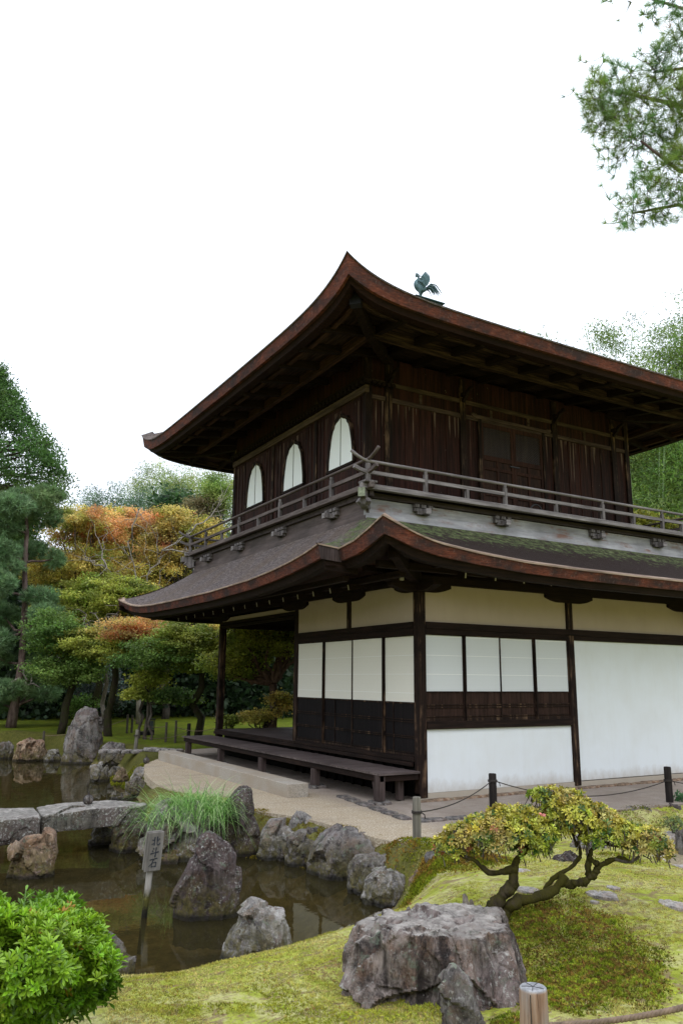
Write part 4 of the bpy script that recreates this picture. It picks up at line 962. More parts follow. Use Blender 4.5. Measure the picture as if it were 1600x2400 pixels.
rock('dark pointed rock under the right part of the grass clump', [(470, 1995), (490, 1935), (540, 1885), (566, 1848), (580, 1852), (594, 1915), (606, 1985), (550, 2002)], (545, 2002), WL, mRockDark, .5, 15, strata=.03, amp=.55)
rock('round rock in the shade under the stone bridge', [(210, 1975), (215, 1948), (240, 1935), (268, 1945), (275, 1977)], (242, 1978), WL, mRockPale, .8, 16)
rock('dark wide rock carrying the right end of the stone bridge', [(262, 1990), (266, 1938), (300, 1925), (345, 1925), (350, 1992)], (300, 1993), WL, mRockDark, .9, 17, amp=.7)
rock('mossy brown rock carrying the middle of the stone bridge', [(28, 2042), (34, 1990), (60, 1960), (120, 1958), (136, 1998), (133, 2040), (90, 2052)], (85, 2052), WL, mRockWarm, .8, 18)
rock('low pinkish rock below the white-blotched rock', [(350, 2015), (360, 2000), (400, 1997), (428, 2002), (424, 2018)], (388, 2020), WL, mRockWarm, .8, 19)
rock('square white-spotted rock right of the dark pointed rock', [(610, 2005), (618, 1950), (635, 1925), (668, 1927), (690, 1950), (694, 2000), (680, 2012)], (650, 2012), WL, mRockPale, .75, 20, wide=1.16)
rock('low dark rock between the square rock and the big rounded boulder', [(672, 2018), (676, 1960), (715, 1952), (742, 1972), (740, 2028), (700, 2026)], (706, 2028), WL, mRock, .8, 21, wide=1.16)
rock('small whitish rock sitting on the gravel edge', [(673, 1940), (684, 1914), (705, 1903), (728, 1916), (734, 1940), (705, 1948)], (704, 1948), -.25, mRockPale, .85, 22)
rock('big rounded lichened boulder on the right bank', [(732, 2028), (740, 1990), (770, 1962), (815, 1948), (852, 1958), (900, 1985), (912, 2008), (870, 2035), (820, 2052), (760, 2040)], (815, 2050), WL, mRock, .7, 23, amp=.8, wide=1.16)
rock('upright grey rock right of the rounded boulder', [(818, 2072), (820, 2032), (840, 2006), (880, 2000), (902, 2012), (898, 2045), (862, 2092)], (850, 2090), WL, mRock, .8, 24, wide=1.16)
rock('pale grey boulder at the right tip of the pond', [(856, 2108), (862, 2070), (885, 2046), (925, 2037), (962, 2055), (984, 2076), (975, 2096), (905, 2120)], (910, 2118), WL, mRockPale, .8, 25, amp=.8, wide=1.16)
rock('small pinkish stone on the moss above the pale boulder', [(958, 2062), (975, 2044), (1003, 2042), (1014, 2056), (990, 2068)], (985, 2068), -.25, mRockWarm, .8, 26)
rock('small mossy rock between the whitish rock and the rounded boulder', [(714, 1958), (722, 1940), (745, 1938), (760, 1955), (750, 1968)], (735, 1968), -.3, mRock, .8, 27)
rock('upright grey stub of rock beside the old bonsai azalea', [(1004, 2046), (1003, 2008), (1030, 1998), (1052, 2005), (1080, 2032), (1076, 2046)], (1040, 2050), -.12, mRock, .6, 28, strata=.03)
rock('large peaked rock in the middle of the pond beside the wooden sign', [(402, 2130), (405, 2092), (438, 2035), (468, 1968), (488, 1952), (504, 1966), (540, 1974), (557, 2000), (563, 2050), (562, 2090), (548, 2120), (480, 2150), (425, 2150)], (482, 2150), WL, mRockDark, .5, 37, strata=.03, vox=52, amp=.5, wide=1.0)
rock('squat pale grey rock at the near bank', [(527, 2248), (535, 2192), (572, 2134), (590, 2116), (622, 2124), (664, 2138), (680, 2180), (676, 2200), (610, 2232), (560, 2250)], (595, 2250), WL, mRockPale, .7, 31, vox=48, amp=.6)
rock('grey rock half hidden behind the bright green bush', [(222, 2285), (230, 2200), (250, 2178), (272, 2186), (300, 2222), (311, 2262), (307, 2292)], (270, 2296), WL, mRock, .7, 32)
rock('pebble at the water edge right of the bright green bush', [(312, 2306), (322, 2293), (335, 2294), (342, 2307)], (327, 2309), WL+.02, mRock, .8, 33)
rock('small pale rock on the near bank left of the great stump-shaped rock', [(776, 2196), (800, 2168), (830, 2160), (842, 2172), (806, 2212)], (802, 2212), WL+.06, mRockPale, .8, 34)
rock('low flat rock running from the small pale rock to the great rock', [(836, 2180), (866, 2155), (915, 2145), (960, 2150), (955, 2178), (880, 2186)], (890, 2188), -.4, mRockPale, .9, 35, amp=.6)
rock('rough stone low against the near side of the squat pale rock', [(558, 2250), (566, 2232), (592, 2224), (606, 2236), (598, 2250)], (580, 2253), WL+.03, mRock, .8, 36)
# great stump-shaped rock in the foreground
def flatten_top(o, zt, amt=.8):
    me = o.data; n = len(me.vertices); co = np.empty(n*3, np.float32); me.vertices.foreach_get('co', co); co = co.reshape(-1, 3).astype(float); z0_ = o.location.z
    lim = zt-z0_+.012*fbm(co*9, 3, 3)+.03*facet(co*4.5, 4)-.05*(fbm(co*np.array([2.5, 2.5, 0])+3, 2, 8) > .12); k = co[:, 2] > lim; co[k, 2] = lim[k]+(co[k, 2]-lim[k])*(1-amt); me.vertices.foreach_set('co', co.astype(np.float32).ravel()); me.update(); return o
def great_rock():
    b = gp(1015, 2375, -.12); out_ = []
    v = b-CAM; v[2] = 0; v /= np.linalg.norm(v); r = np.array([v[1], -v[0], 0])
    base = [(-.52, .05), (-.5, -.02), (-.36, -.12), (-.1, -.2), (.2, -.22), (.44, -.14), (.5, .05), (.42, .4), (.1, .52), (-.25, .5), (-.46, .32)]
    top = [(-.43, .14), (-.36, .0), (-.12, -.08), (.16, -.12), (.37, -.02), (.42, .16), (.36, .4), (.05, .5), (-.24, .47), (-.42, .32)]
    for s, d in base: out_.append(b+r*s+v*d+np.array([0, 0, -.25]))
    for s, d in base: out_.append(b+r*s*.985+v*d+np.array([0, 0, .06]))
    for k, (s, d) in enumerate(top): out_.append(b+r*s+v*d+np.array([0, 0, (.3, .37, .4, .42, .43, .44, .44, .42, .39, .33)[k]]))
    return hull_rock('rock', out_, m_stone('great_rock_stone', (.038, .028, .026), (.26, .215, .195), ld=.585, moss=False, lit_weathered_top=(.42, .385, .35), furrow=True), (b[0], b[1], -.12), 41, .55, 100, .12)
tag(flatten_top(great_rock(), .29, .6), 'great furrowed stump-shaped rock with a flat top in the foreground', 'rock')
rock('narrow stone with a pale green top leaning on the front of the great rock', [(1030, 2440), (1040, 2300), (1055, 2274), (1088, 2274), (1104, 2310), (1140, 2440), (1080, 2470)], (1085, 2480), -.16, m_stone('mossy_top_stone', (.05, .042, .042), (.22, .2, .19), moss=False, ld=.6, lit_weathered_top=(.3, .34, .24)), .55, 42, vox=40, strata=.03)
rock('weathered grey rock behind the trunk of the old bonsai azalea', [(1316, 2025), (1338, 1968), (1370, 1945), (1402, 1958), (1432, 2000), (1424, 2025)], (1372, 2027), -.2, mRockPale, .7, 43, strata=.02)
rock('purple-brown rock under the bonsai azalea branches', [(1290, 2052), (1298, 2012), (1328, 2002), (1362, 2022), (1366, 2050)], (1328, 2054), -.1, mRockDark, .8, 44)
rock('small pinkish rock behind the cut end of the azalea branch', [(1394, 2050), (1398, 2032), (1412, 2028), (1418, 2050)], (1406, 2052), -.08, mRockWarm, .8, 45)
rock('grey rock at the right edge beyond the moss', [(1582, 1990), (1590, 1955), (1620, 1935), (1650, 1960), (1650, 1995)], (1615, 1998), -.25, mRock, .8, 46)
rock('small dark stump of stone right of the great rock', [(1204, 2168), (1208, 2140), (1220, 2133), (1232, 2145), (1238, 2168)], (1220, 2170), -.03, mRockDark, .8, 47)
for k, (x, y, wd, z) in enumerate(((1410, 2098, 28, -.03), (1580, 2122, 30, -.05), (1436, 2083, 12, -.03), (1392, 2116, 9, -.03), (1222, 2042, 17, -.08), (1240, 2088, 22, -.05))):
    lb = ['flat pinkish stone set in the pale moss right of the azalea', 'flat pinkish stone set in the moss at the right edge', 'small flat stone just above the flat pinkish stone', 'tiny white stone just below the flat pinkish stone', 'small flat pale stone behind the azalea trunk', 'low flat stone in the moss between the azalea trunks'][k]
    p = gh(x, y); z = p[2]
    sc1 = wd*np.hypot(*(p-CAM)[:2])/FPX; pts = [p+np.array([math.cos(a)*sc1*rng.uniform(.8, 1.15), math.sin(a)*sc1*rng.uniform(.8, 1.15)*1.3, h_]) for a in np.linspace(0, 5.6, 8) for h_ in (-.05, .012)]
    tag(hull_rock('rock', pts, mSlabTop, (p[0], p[1], z), 60+k, .15, 24), lb, 'rock', None)
# paving slabs of the lower path
for k, (pl, z, lb) in enumerate((([(1452, 2018), (1500, 2003), (1560, 2001), (1562, 2012), (1490, 2024), (1462, 2030)], -.2, 'white stepping slab in the lower path behind the azalea branch'),
                             ([(1462, 1955), (1475, 1944), (1530, 1948), (1560, 1958), (1550, 1966), (1500, 1962)], -.2, 'long pale slab at the edge of the far moss'),
                             ([(1535, 1955), (1550, 1944), (1580, 1949), (1584, 1960), (1560, 1966)], -.19, 'short grey slab right of the long pale slab'),
                             ([(1425, 1985), (1440, 1978), (1460, 1986), (1458, 1998), (1430, 2002)], -.2, 'small pale slab left of the white stepping slab'),
                             ([(1500, 2040), (1560, 2026), (1620, 2024), (1640, 2040), (1560, 2052)], -.23, 'broad sandy slab nearest on the lower path'),
                             ([(1295, 1972), (1310, 1962), (1335, 1966), (1330, 1978)], -.15, 'pale slab seen between the two azalea crowns'))):
    pts = [gp(x, y, z)+np.array([0, 0, h_]) for x, y in pl for h_ in (0, -.12)]
    c_ = np.mean(pts, 0); o = hull_rock('stepping_stone', pts, mSlabTop if k else m_plaster('white_stone', (.7, .68, .66), (.5, .47, .44)), (c_[0], c_[1], z), 70+k, .12, 30); tag(o, lb, 'stepping stone')
# retaining stones below the court on the right
for k, (x, wd, y0) in enumerate(((1405, 22, 1912), (1440, 20, 1918), (1472, 20, 1914), (1505, 22, 1912), (1540, 18, 1908), (1575, 22, 1905), (1620, 28, 1903), (1680, 34, 1900))):
    lb = ('round black', 'brown mossy', 'grey', 'mossy grey', 'tan', 'dark', 'rough', 'rough')[k]
    rock(lb+' retaining stone, '+('leftmost', 'second from the left', 'third from the left', 'fourth from the left', 'fifth, left of the black post', 'right of the black post', 'beyond the right edge', 'beyond the right edge')[k]+' below the court edge', [(x-wd, y0+16), (x-wd*.9, y0-12), (x-wd*.3, y0-20), (x+wd*.5, y0-19), (x+wd, y0-8), (x+wd, y0+16)], (x, y0+16), -.3, (mRockDark, mRockWarm, mRock, mRock, mRockWarm, mRockDark, mRock, mRock)[k], .8, 100+k, 'retaining stones')
# kerb stones along the drip line and foundation stones
def kerb(p, q, n, w_, grp, zt, lbl, seed, mat=mRock):
    rg = np.random.default_rng(seed); p = np.array(p); q = np.array(q); L = np.linalg.norm(q-p); t = (q-p)/L; nrm = np.array([-t[1], t[0]]); cuts = np.cumsum(np.r_[0, rg.uniform(.7, 1.3, n)]); cuts = cuts/cuts[-1]*L
    for i in range(n):
        c = p+t*(cuts[i]+cuts[i+1])/2; hl = (cuts[i+1]-cuts[i])/2-.012; pts = []
        for s in (-1, -.5, .5, 1):
            for d in (-1, 1):
                for z in (-.08, rg.uniform(-.012, .0)): pts.append((*(c+t*hl*s+nrm*w_*d*(1 if abs(s) < .9 else .8)*rg.uniform(.85, 1.1)), zt+z))
        o = hull_rock('kerb_stone', pts, mat, (c[0], c[1], zt-.08), seed*7+i, .1, 22); tag(o, lbl, 'kerb stone', grp)
kerb((-.78, .95), (-1.06, -1.22), 6, .09, 'kerb stones beside the deck', CZ+.035, 'flat grey kerb stone in the curved row in front of the deck corner', 3)
kerb((-1.06, -1.35), (.9, -1.5), 5, .1, 'kerb stones beside the fence', CZ+.03, 'flat grey kerb stone in the row between the fence posts', 4)
kerb((-.12, -.07), (8.0, -.07), 15, .075, 'footing stones under the white wall', CZ+.035, 'flat footing stone in the row along the foot of the white wall', 5, mRockWarm)
kerb((-1.25, 9.2), (-.72, 8.3), 4, .16, 'kerb stones at the far end of the deck', CZ+.12, 'grey kerb stone in the row at the far end of the deck', 6, mRockPale)
kerb((-2.2, 9.8), (-1.3, 9.25), 4, .2, 'flat stones before the far moss', CZ+.06, 'flat grey stone in the row between the gravel and the far moss', 8, mRockPale)
for k, y in enumerate((.06, 1.97, 4.02, 6.04, 8.0)):
    pts = [(-.657+a*rng.uniform(.8, 1.1), y+b*rng.uniform(.8, 1.1), z) for a, b in ((-.15, -.13), (.15, -.15), (.16, .12), (-.14, .15), (0, .18), (0, -.17)) for z in (-.2, -.055)]
    tag(hull_rock('footing_stone', pts, mRock, (-.657, y, -.2), 120+k, .3, 22), ('rounded footing stone under the nearest deck leg', 'rounded footing stone under the deck leg beside the end of the granite step', 'footing stone under the middle deck leg', 'footing stone under the fourth deck leg behind the granite step', 'footing stone under the farthest deck leg')[k], 'footing stone')
m = MB(); m.box(-1.572, -1.232, 1.12, 7.3, -.14, .098); tag(m.build('granite_step', mGran, None, .006, loc=(-1.4, 4.2, -.1)), 'long pale granite step lying on the gravel in front of the deck', 'stone step')
# stone bridge
def slab(top, thick, label, seed):
    pts = []
    for (x, y, z) in top:
        p = gp(x, y, z); pts.append(p); pts.append(p-np.array([0, 0, thick]))
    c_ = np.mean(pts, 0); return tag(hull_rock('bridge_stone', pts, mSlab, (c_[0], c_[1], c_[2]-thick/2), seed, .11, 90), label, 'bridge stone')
slab([(100, 1914, -.03), (160, 1903, 0), (235, 1893, .02), (335, 1890, 0), (345, 1884, 0), (300, 1876, 0), (250, 1874, .02), (150, 1881, 0), (84, 1890, -.03)], .2, 'right arched slab of the stone bridge, carrying the round tied stone', 51)
slab([(-160, 1945, -.03), (0, 1923, .0), (96, 1915, -.01), (80, 1892, -.01), (0, 1893, .0), (-160, 1910, -.03)], .27, 'left slab of the stone bridge running out of the photo', 52)
# ================================================================ SMALL OBJECTS
def tied_stone(p, r, label):
    t = empty('tied_stone', p, label, 'tied stone')
    bm = bmesh.new(); bmesh.ops.create_icosphere(bm, subdivisions=4, radius=r); me = bpy.data.meshes.new('stone')
    for v in bm.verts: v.co.z *= .95; v.co += v.co*(.04*float(fbm(np.array([list(v.co*12)]), 3, 5)[0])); v.co.z += r*.92
    bm.to_mesh(me); bm.free(); me.materials.append(mRock)
    for f in me.polygons: f.use_smooth = True
    o = bpy.data.objects.new('stone', me); col.objects.link(o); o.parent = t
    m = MB()
    for ph in (0, math.pi/2):
        m.tube([(p[0]+math.cos(a)*r*1.04*math.cos(ph), p[1]+math.cos(a)*r*1.04*math.sin(ph), p[2]+r*.92+math.sin(a)*r*1.0) for a in np.linspace(0, 2*math.pi, 20)], r*.07, 6)
    m.tube([(p[0], p[1], p[2]+r*1.85), (p[0]+.003, p[1], p[2]+r*2.2), (p[0], p[1], p[2]+r*2.5)], [r*.22, r*.2, r*.12], 8)
    m.tube([(p[0], p[1], p[2]+r*2.45), (p[0]-r*.3, p[1]+r*.2, p[2]+r*2.75)], r*.06, 5); m.tube([(p[0], p[1], p[2]+r*2.45), (p[0]+r*.2, p[1]-r*.2, p[2]+r*2.8)], r*.06, 5)
    m.build('cord', mRopeDark, t)
p = gp(207, 1882, .035); tied_stone((p[0], p[1], .02), .062, 'round stone tied with black cord on the right bridge slab')
p = gp(343, 1789, CZ); tied_stone((p[0], p[1], CZ), .062, 'small round tied stone lying on the gravel near the far end of the deck')
# fence posts and ropes around the court
def wpost(p, h, r, mat, label, group='fence posts of the court', lean=(0, 0), pieces=True, rz=None):
    t = empty('fence_post', p, label, 'fence post', group); m = MB()
    x, y, z = p; pts = [(x+lean[0]*k/5, y+lean[1]*k/5, z-.15+(h+.15)*k/5) for k in range(6)]; pts.insert(5, (x+lean[0]*.97, y+lean[1]*.97, z+h*.985)); 
    m.tube(pts, [r*1.03, r, r*.99, r, r*.98, r*.98, r*.86], 20); m.build('post', mat, t, 0, True)
    if rz is not None:
        m = MB()
        for dz in (0, .016): m.tube([(x+math.cos(a)*(r+.006), y+math.sin(a)*(r+.006), z+rz+dz) for a in np.linspace(0, 2*math.pi, 18)], .007, 6)
        m.tube([(x+r, y-r*.6, z+rz), (x+r+.03, y-r*.8, z+rz-.02), (x+r+.035, y-r*.9, z+rz-.06)], .006, 6)
        m.build('rope_wrap', mRopeDark, t, 0, True)
    return t
def rope(a, b, sag, r, label, mat=mRopeDark, n=14, group='fence ropes'):
    a, b = np.array(a), np.array(b); pts = [tuple(a+(b-a)*k/n-np.array([0, 0, sag*4*(k/n)*(1-k/n)])) for k in range(n+1)]
    m = MB(); m.tube(pts, r, 8); c_ = tuple((a+b)/2-np.array([0, 0, sag])); o = m.build('rope', mat, None, 0, True, loc=c_); return tag(o, label, 'rope', group)
mPostGrey = wood('grey_post_wood', (.1, .09, .075), (.26, .24, .2), 'z'); mPostBlk = wood('black_post_wood', (.012, .01, .01), (.04, .032, .03), 'z')
p1 = gp(977, 1990, -.12); p2 = gp(1156, 1912, -.12); p3 = gp(1571, 1915, -.3)
wpost(p1, .52, .045, mPostGrey, 'light grey round fence post on the gravel edge, leftmost of the court fence', rz=.36)
wpost(p2, .53, .052, mPostBlk, 'dark weathered fence post partly hidden by the azalea', rz=.43)
d3 = np.linalg.norm(p3-CAM); wpost(p3, .7, .052, mPostBlk, 'black fence post near the right edge by the herb plant', rz=.5)
rope(p1+np.array([.04, .03, .36]), p2+np.array([-.05, -.02, .43]), .075, .0065, 'sagging cord from the light grey post to the dark post')
rope(p2+np.array([.05, 0, .43]), p3+np.array([-.05, 0, .5]), .2, .0065, 'long cord sagging from the dark post to the black post behind the azalea')
rope(p3+np.array([.05, 0, .5]), p3+np.array([2.6, -.3, .5]), .14, .0065, 'cord leaving the photo to the right of the black post')
# foreground post with thick rope
pf = gp(1248, 2312, .30); z0 = float(H(pf)[0]); 
def m_fgpost():
    t = NT('foreground_post_wood'); a = t.noise(t.coord((1, 1, .06)), 34, 6, .7); b = t.noise(t.coord((1, 1, .3)), 7, 5, .6)
    c = t.ramp(a, [(.3, (.1, .055, .035)), (.5, (.25, .155, .105)), (.68, (.36, .27, .21))]); c = t.mix(t.ramp(b, [(.42, 0), (.62, .85)]), c, (.23, .21, .205))
    c = t.mix(t.ramp(t.noise(t.coord((1, 1, .05)), 60, 4, .8), [(.3, .8), (.4, 0)]), c, (.04, .025, .02)); s = sepc(t)
    gz = mrange(t, s[2], .30-z0-.012, .30-z0-.002); c = t.mix(gz, c, t.ramp(t.noise(t.coord((1, 1, 1)), 30, 5, .7), [(.3, (.12, .12, .13)), (.7, (.36, .36, .37))]))
    return t.finish(c, .8, a, .6, .006, .2)
t_ = empty('fence_post', (pf[0], pf[1], z0), 'thick reddish brown log post with a grey top in the foreground', 'fence post'); m = MB()
hh = .30-z0; R0 = .062
pts = [(pf[0], pf[1], z0+v) for v in (-.1, .1, .2, hh-.015, hh-.004, hh)]; m.tube(pts, [R0, R0, R0*.99, R0*.97, R0*.93, R0*.85], 28); m.build('post', m_fgpost(), t_, 0, True)
m = MB()
for a in (.4, 1.5, 2.6, 3.9, 5.1): m.beam((pf[0], pf[1], z0+hh+.0006), (pf[0]+math.cos(a)*R0*.8, pf[1]+math.sin(a)*R0*.8, z0+hh+.0006), .0022, .002)
m.beam((pf[0]-.3*R0-.042, pf[1]-.047, z0+hh-.01), (pf[0]-.3*R0-.0445, pf[1]-.05, z0+.02), .0035, .01)
m.build('crack', mBlack, t_)
def twisted(a, b, sag, r, label):
    a, b = np.array(a), np.array(b); n = 160; m = MB(); L = np.linalg.norm(b-a)
    base = [a+(b-a)*k/n-np.array([0, 0, sag*4*(k/n)*(1-k/n)]) for k in range(n+1)]
    tdir = (b-a)/L; x = np.cross(tdir, [0, 0, 1]); x /= np.linalg.norm(x); y = np.cross(x, tdir)
    for s in range(3):
        m.tube([tuple(base[k]+(x*math.cos(2*math.pi*(k/n*L/.055+s/3))+y*math.sin(2*math.pi*(k/n*L/.055+s/3)))*r*.5) for k in range(n+1)], r*.58, 7)
    return tag(m.build('rope', mRope, None, 0, True, loc=tuple((a+b)/2)), label, 'rope')
q1 = gp(1310, 2397, pf[2]-.2); q1 = CAM+ray(1290, 2400)*3.42; dq = ray(1600, 2330)
q2 = CAM+dq*3.28
ext = q1+(q2-q1)*1.9; twisted(q1+(q1-q2)*.05, ext, .05, .0125, 'thick twisted brown rope leaving the foreground log post')
# wooden sign with three brushed characters
sb = gp(341, 2152, WL); D_s = np.linalg.norm(sb-CAM); vd = (CAM-sb); vd[2] = 0; vd /= np.linalg.norm(vd); ang = math.atan2(vd[1], vd[0])+R_(22)
nrm = np.array([math.cos(ang), math.sin(ang), 0]); rt = np.array([-nrm[1], nrm[0], 0]); leanv = np.array([_R[0], _R[1], 0])*.045
def S3(u, v, w_): return sb+rt*u+nrm*w_+np.array([0, 0, v])+leanv*(v/.6)
sg = empty('wooden_sign', sb, 'weathered wooden sign board with three black characters standing in the pond', 'sign')
def obox(m, u0, u1, v0, v1, w0, w1):
    m.add([S3(u, v, w_) for v in (v0, v1) for u, w_ in ((u0, w0), (u1, w0), (u1, w1), (u0, w1))], [(0,3,2,1),(4,5,6,7),(0,1,5,4),(1,2,6,5),(2,3,7,6),(3,0,4,7)])
mSign = wood('grey_sign_board', (.12, .11, .1), (.3, .28, .255), 'z', rough=.85, freq=16)
def m_signpost():
    t = NT('sign_post_wood'); a = t.noise(t.coord((1, 1, .1)), 18, 5, .7); c = t.ramp(a, [(.3, (.16, .14, .12)), (.7, (.42, .4, .37))]); s = sepc(t)
    n = t.noise(t.coord(), 22, 4, .7); wv = t.math('ADD', s[2], t.math('MULTIPLY', n, .16)); c = t.mix(mrange(t, wv, .33, .25), c, t.ramp(n, [(.4, (.03, .03, .01)), (.65, (.12, .11, .02))])); c = t.mix(mrange(t, wv, .2, .12), c, (.012, .011, .008))
    return t.finish(c, .9, a, .5, .004, .2)
H0 = .40; m = MB(); obox(m, -.075, .075, H0, H0+.335, .0, .024); bd = m.build('board', mSign, sg, .003)
m = MB(); obox(m, -.082, .07, H0+.012, H0+.342, -.03, -.001); m.build('back_board', mSign, sg, .003)
m = MB(); m.tube([S3(-.0, -.3, -.03), S3(0, .1, -.03), S3(.0, .25, -.03), S3(0, H0+.28, -.045)], [.026, .026, .03, .029], 12); m.build('post', m_signpost(), sg, 0, True)
def stroke(pts, w0, w1=None):
    """brush stroke in sign coordinates: pts (u,v) from the board's lower left in metres; tapered ribbon with thickness"""
    w1 = w1 or w0; P = np.array(pts, float); L = [0]; 
    d = np.r_[0, np.cumsum(np.hypot(*np.diff(P, axis=0).T))]; n = 10; tt = np.linspace(0, d[-1], n); X = np.interp(tt, d, P[:, 0]); Y = np.interp(tt, d, P[:, 1])
    f, b = [], []; m = MB(); rows = []
    for i in range(n):
        j0, j1 = max(i-1, 0), min(i+1, n-1); tx, ty = X[j1]-X[j0], Y[j1]-Y[j0]; l = math.hypot(tx, ty); nx, ny = -ty/l, tx/l; t = i/(n-1)
        w_ = (w0+(w1-w0)*t)*(.75+.25*math.cos(2*math.pi*(t-.0))*.8)*(.8 if i in (0, n-1) else 1)
        rows.append([S3(X[i]+nx*w_/2, Y[i]+ny*w_/2, .0275), S3(X[i]-nx*w_/2, Y[i]-ny*w_/2, .0275)])
    return rows
def glyph(name, strokes, cu, cv, s):
    m = MB()
    for k, st in enumerate(strokes):
        pts, w0, w1 = st; w0, w1 = w0*1.25, w1*1.25; r = stroke([(cu+(x-.5)*s, cv+(y-.5)*s) for x, y in pts], w0*s, w1*s); r = [[q+nrm*.0004*k for q in row] for row in r]; m.grid(r)
    o = m.build(name, mInk, bd); return o
GB = [([(.33, .95), (.34, .6), (.33, .08)], .13, .12), ([(.06, .66), (.31, .62)], .1, .11), ([(.04, .2), (.34, .36)], .12, .07), ([(.62, .98), (.62, .5), (.63, .16), (.72, .1), (.92, .12), (.97, .32)], .13, .1), ([(.9, .74), (.66, .5)], .13, .06)]
GT = [([(.3, .92), (.42, .8)], .1, .13), ([(.2, .68), (.33, .56)], .1, .13), ([(.02, .36), (.5, .44), (.98, .5)], .12, .11), ([(.63, .99), (.63, .5), (.6, .0)], .12, .14)]
GI = [([(.06, .84), (.5, .9), (.96, .95)], .11, .12), ([(.52, .88), (.36, .5), (.03, .14)], .12, .07), ([(.33, .5), (.34, .05)], .12, .11), ([(.34, .5), (.85, .56)], .1, .1), ([(.84, .56), (.8, .05)], .12, .12), ([(.34, .12), (.8, .15)], .09, .09)]
glyph('writing', GB, .0, H0+.335*.77, .085); glyph('writing', GT, -.002, H0+.335*.49, .085); glyph('writing', GI, -.004, H0+.335*.215, .082)
# stake with rope, black lantern by the far lawn
p = gp(317, 1758, CZ+.02); tk = wpost(p, .47, .045, mPostGrey, 'short grey stake standing in the far moss right of the tallest stone', None, (.03, 0), rz=.33)
p5 = gp(448, 1757, CZ); p5 = at(448, float(np.linalg.norm((p5-CAM)[:2]))+2.0, -.08); wpost(p5, .5, .05, mPostBlk, 'short dark stake seen just behind the far end of the deck', None, rz=.3)
rope(p+np.array([.06, 0, .33]), p5+np.array([0, 0, .3]), .12, .006, 'cord from the grey stake toward the dark stake behind the deck', mRope)
p = gh(353, 1722); lt_ = empty('lantern', p, 'small black square garden lantern on the far moss', 'lantern'); x, y, z = p
m = MB(); m.box(x-.09, x+.09, y-.09, y+.09, z-.05, z+.14); m.box(x-.42, x-.1, y-.1, y+.08, z-.05, z+.1); m.build('base', mBlack, lt_, .01)
m = MB()
for sx in (-.085, .065):
    for sy in (-.085, .065): m.box(x+sx, x+sx+.02, y+sy, y+sy+.02, z+.14, z+.42)
m.box(x-.1, x+.1, y-.1, y+.1, z+.42, z+.45); m.build('frame', mBlack, lt_, .004)
m = MB(); m.box(x-.06, x+.06, y-.06, y+.06, z+.16, z+.4); m.build('glass', m_flat('dull_glass', (.12, .14, .15), .3), lt_)
# weathered driftwood stump beside the azalea trunk
b = gh(1105, 2158); pts = []; 
m = MB()
for k, (u, v, h_, r0) in enumerate(((-.02, 0, .17, .035), (.03, .02, .13, .03), (.0, .04, .15, .03), (.06, .0, .1, .028), (.09, .03, .07, .03), (.045, -.02, .09, .03))):
    o_ = b+_r*u; m.tube([(o_[0], o_[1]+v, b[2]-.1), (o_[0]-.01, o_[1]+v, b[2]+h_*.5-.02), (o_[0]-.035+.01*k, o_[1]+v, b[2]+h_)], [r0*1.4, r0, r0*.35], 8)
tag(m.build('wood_stump', m_bark('driftwood', (.05, .035, .025), (.34, .3, .25), None, 30), None, 0, True, loc=tuple(b)), 'jagged weathered wood stub between the great rock and the azalea trunk', 'stump')

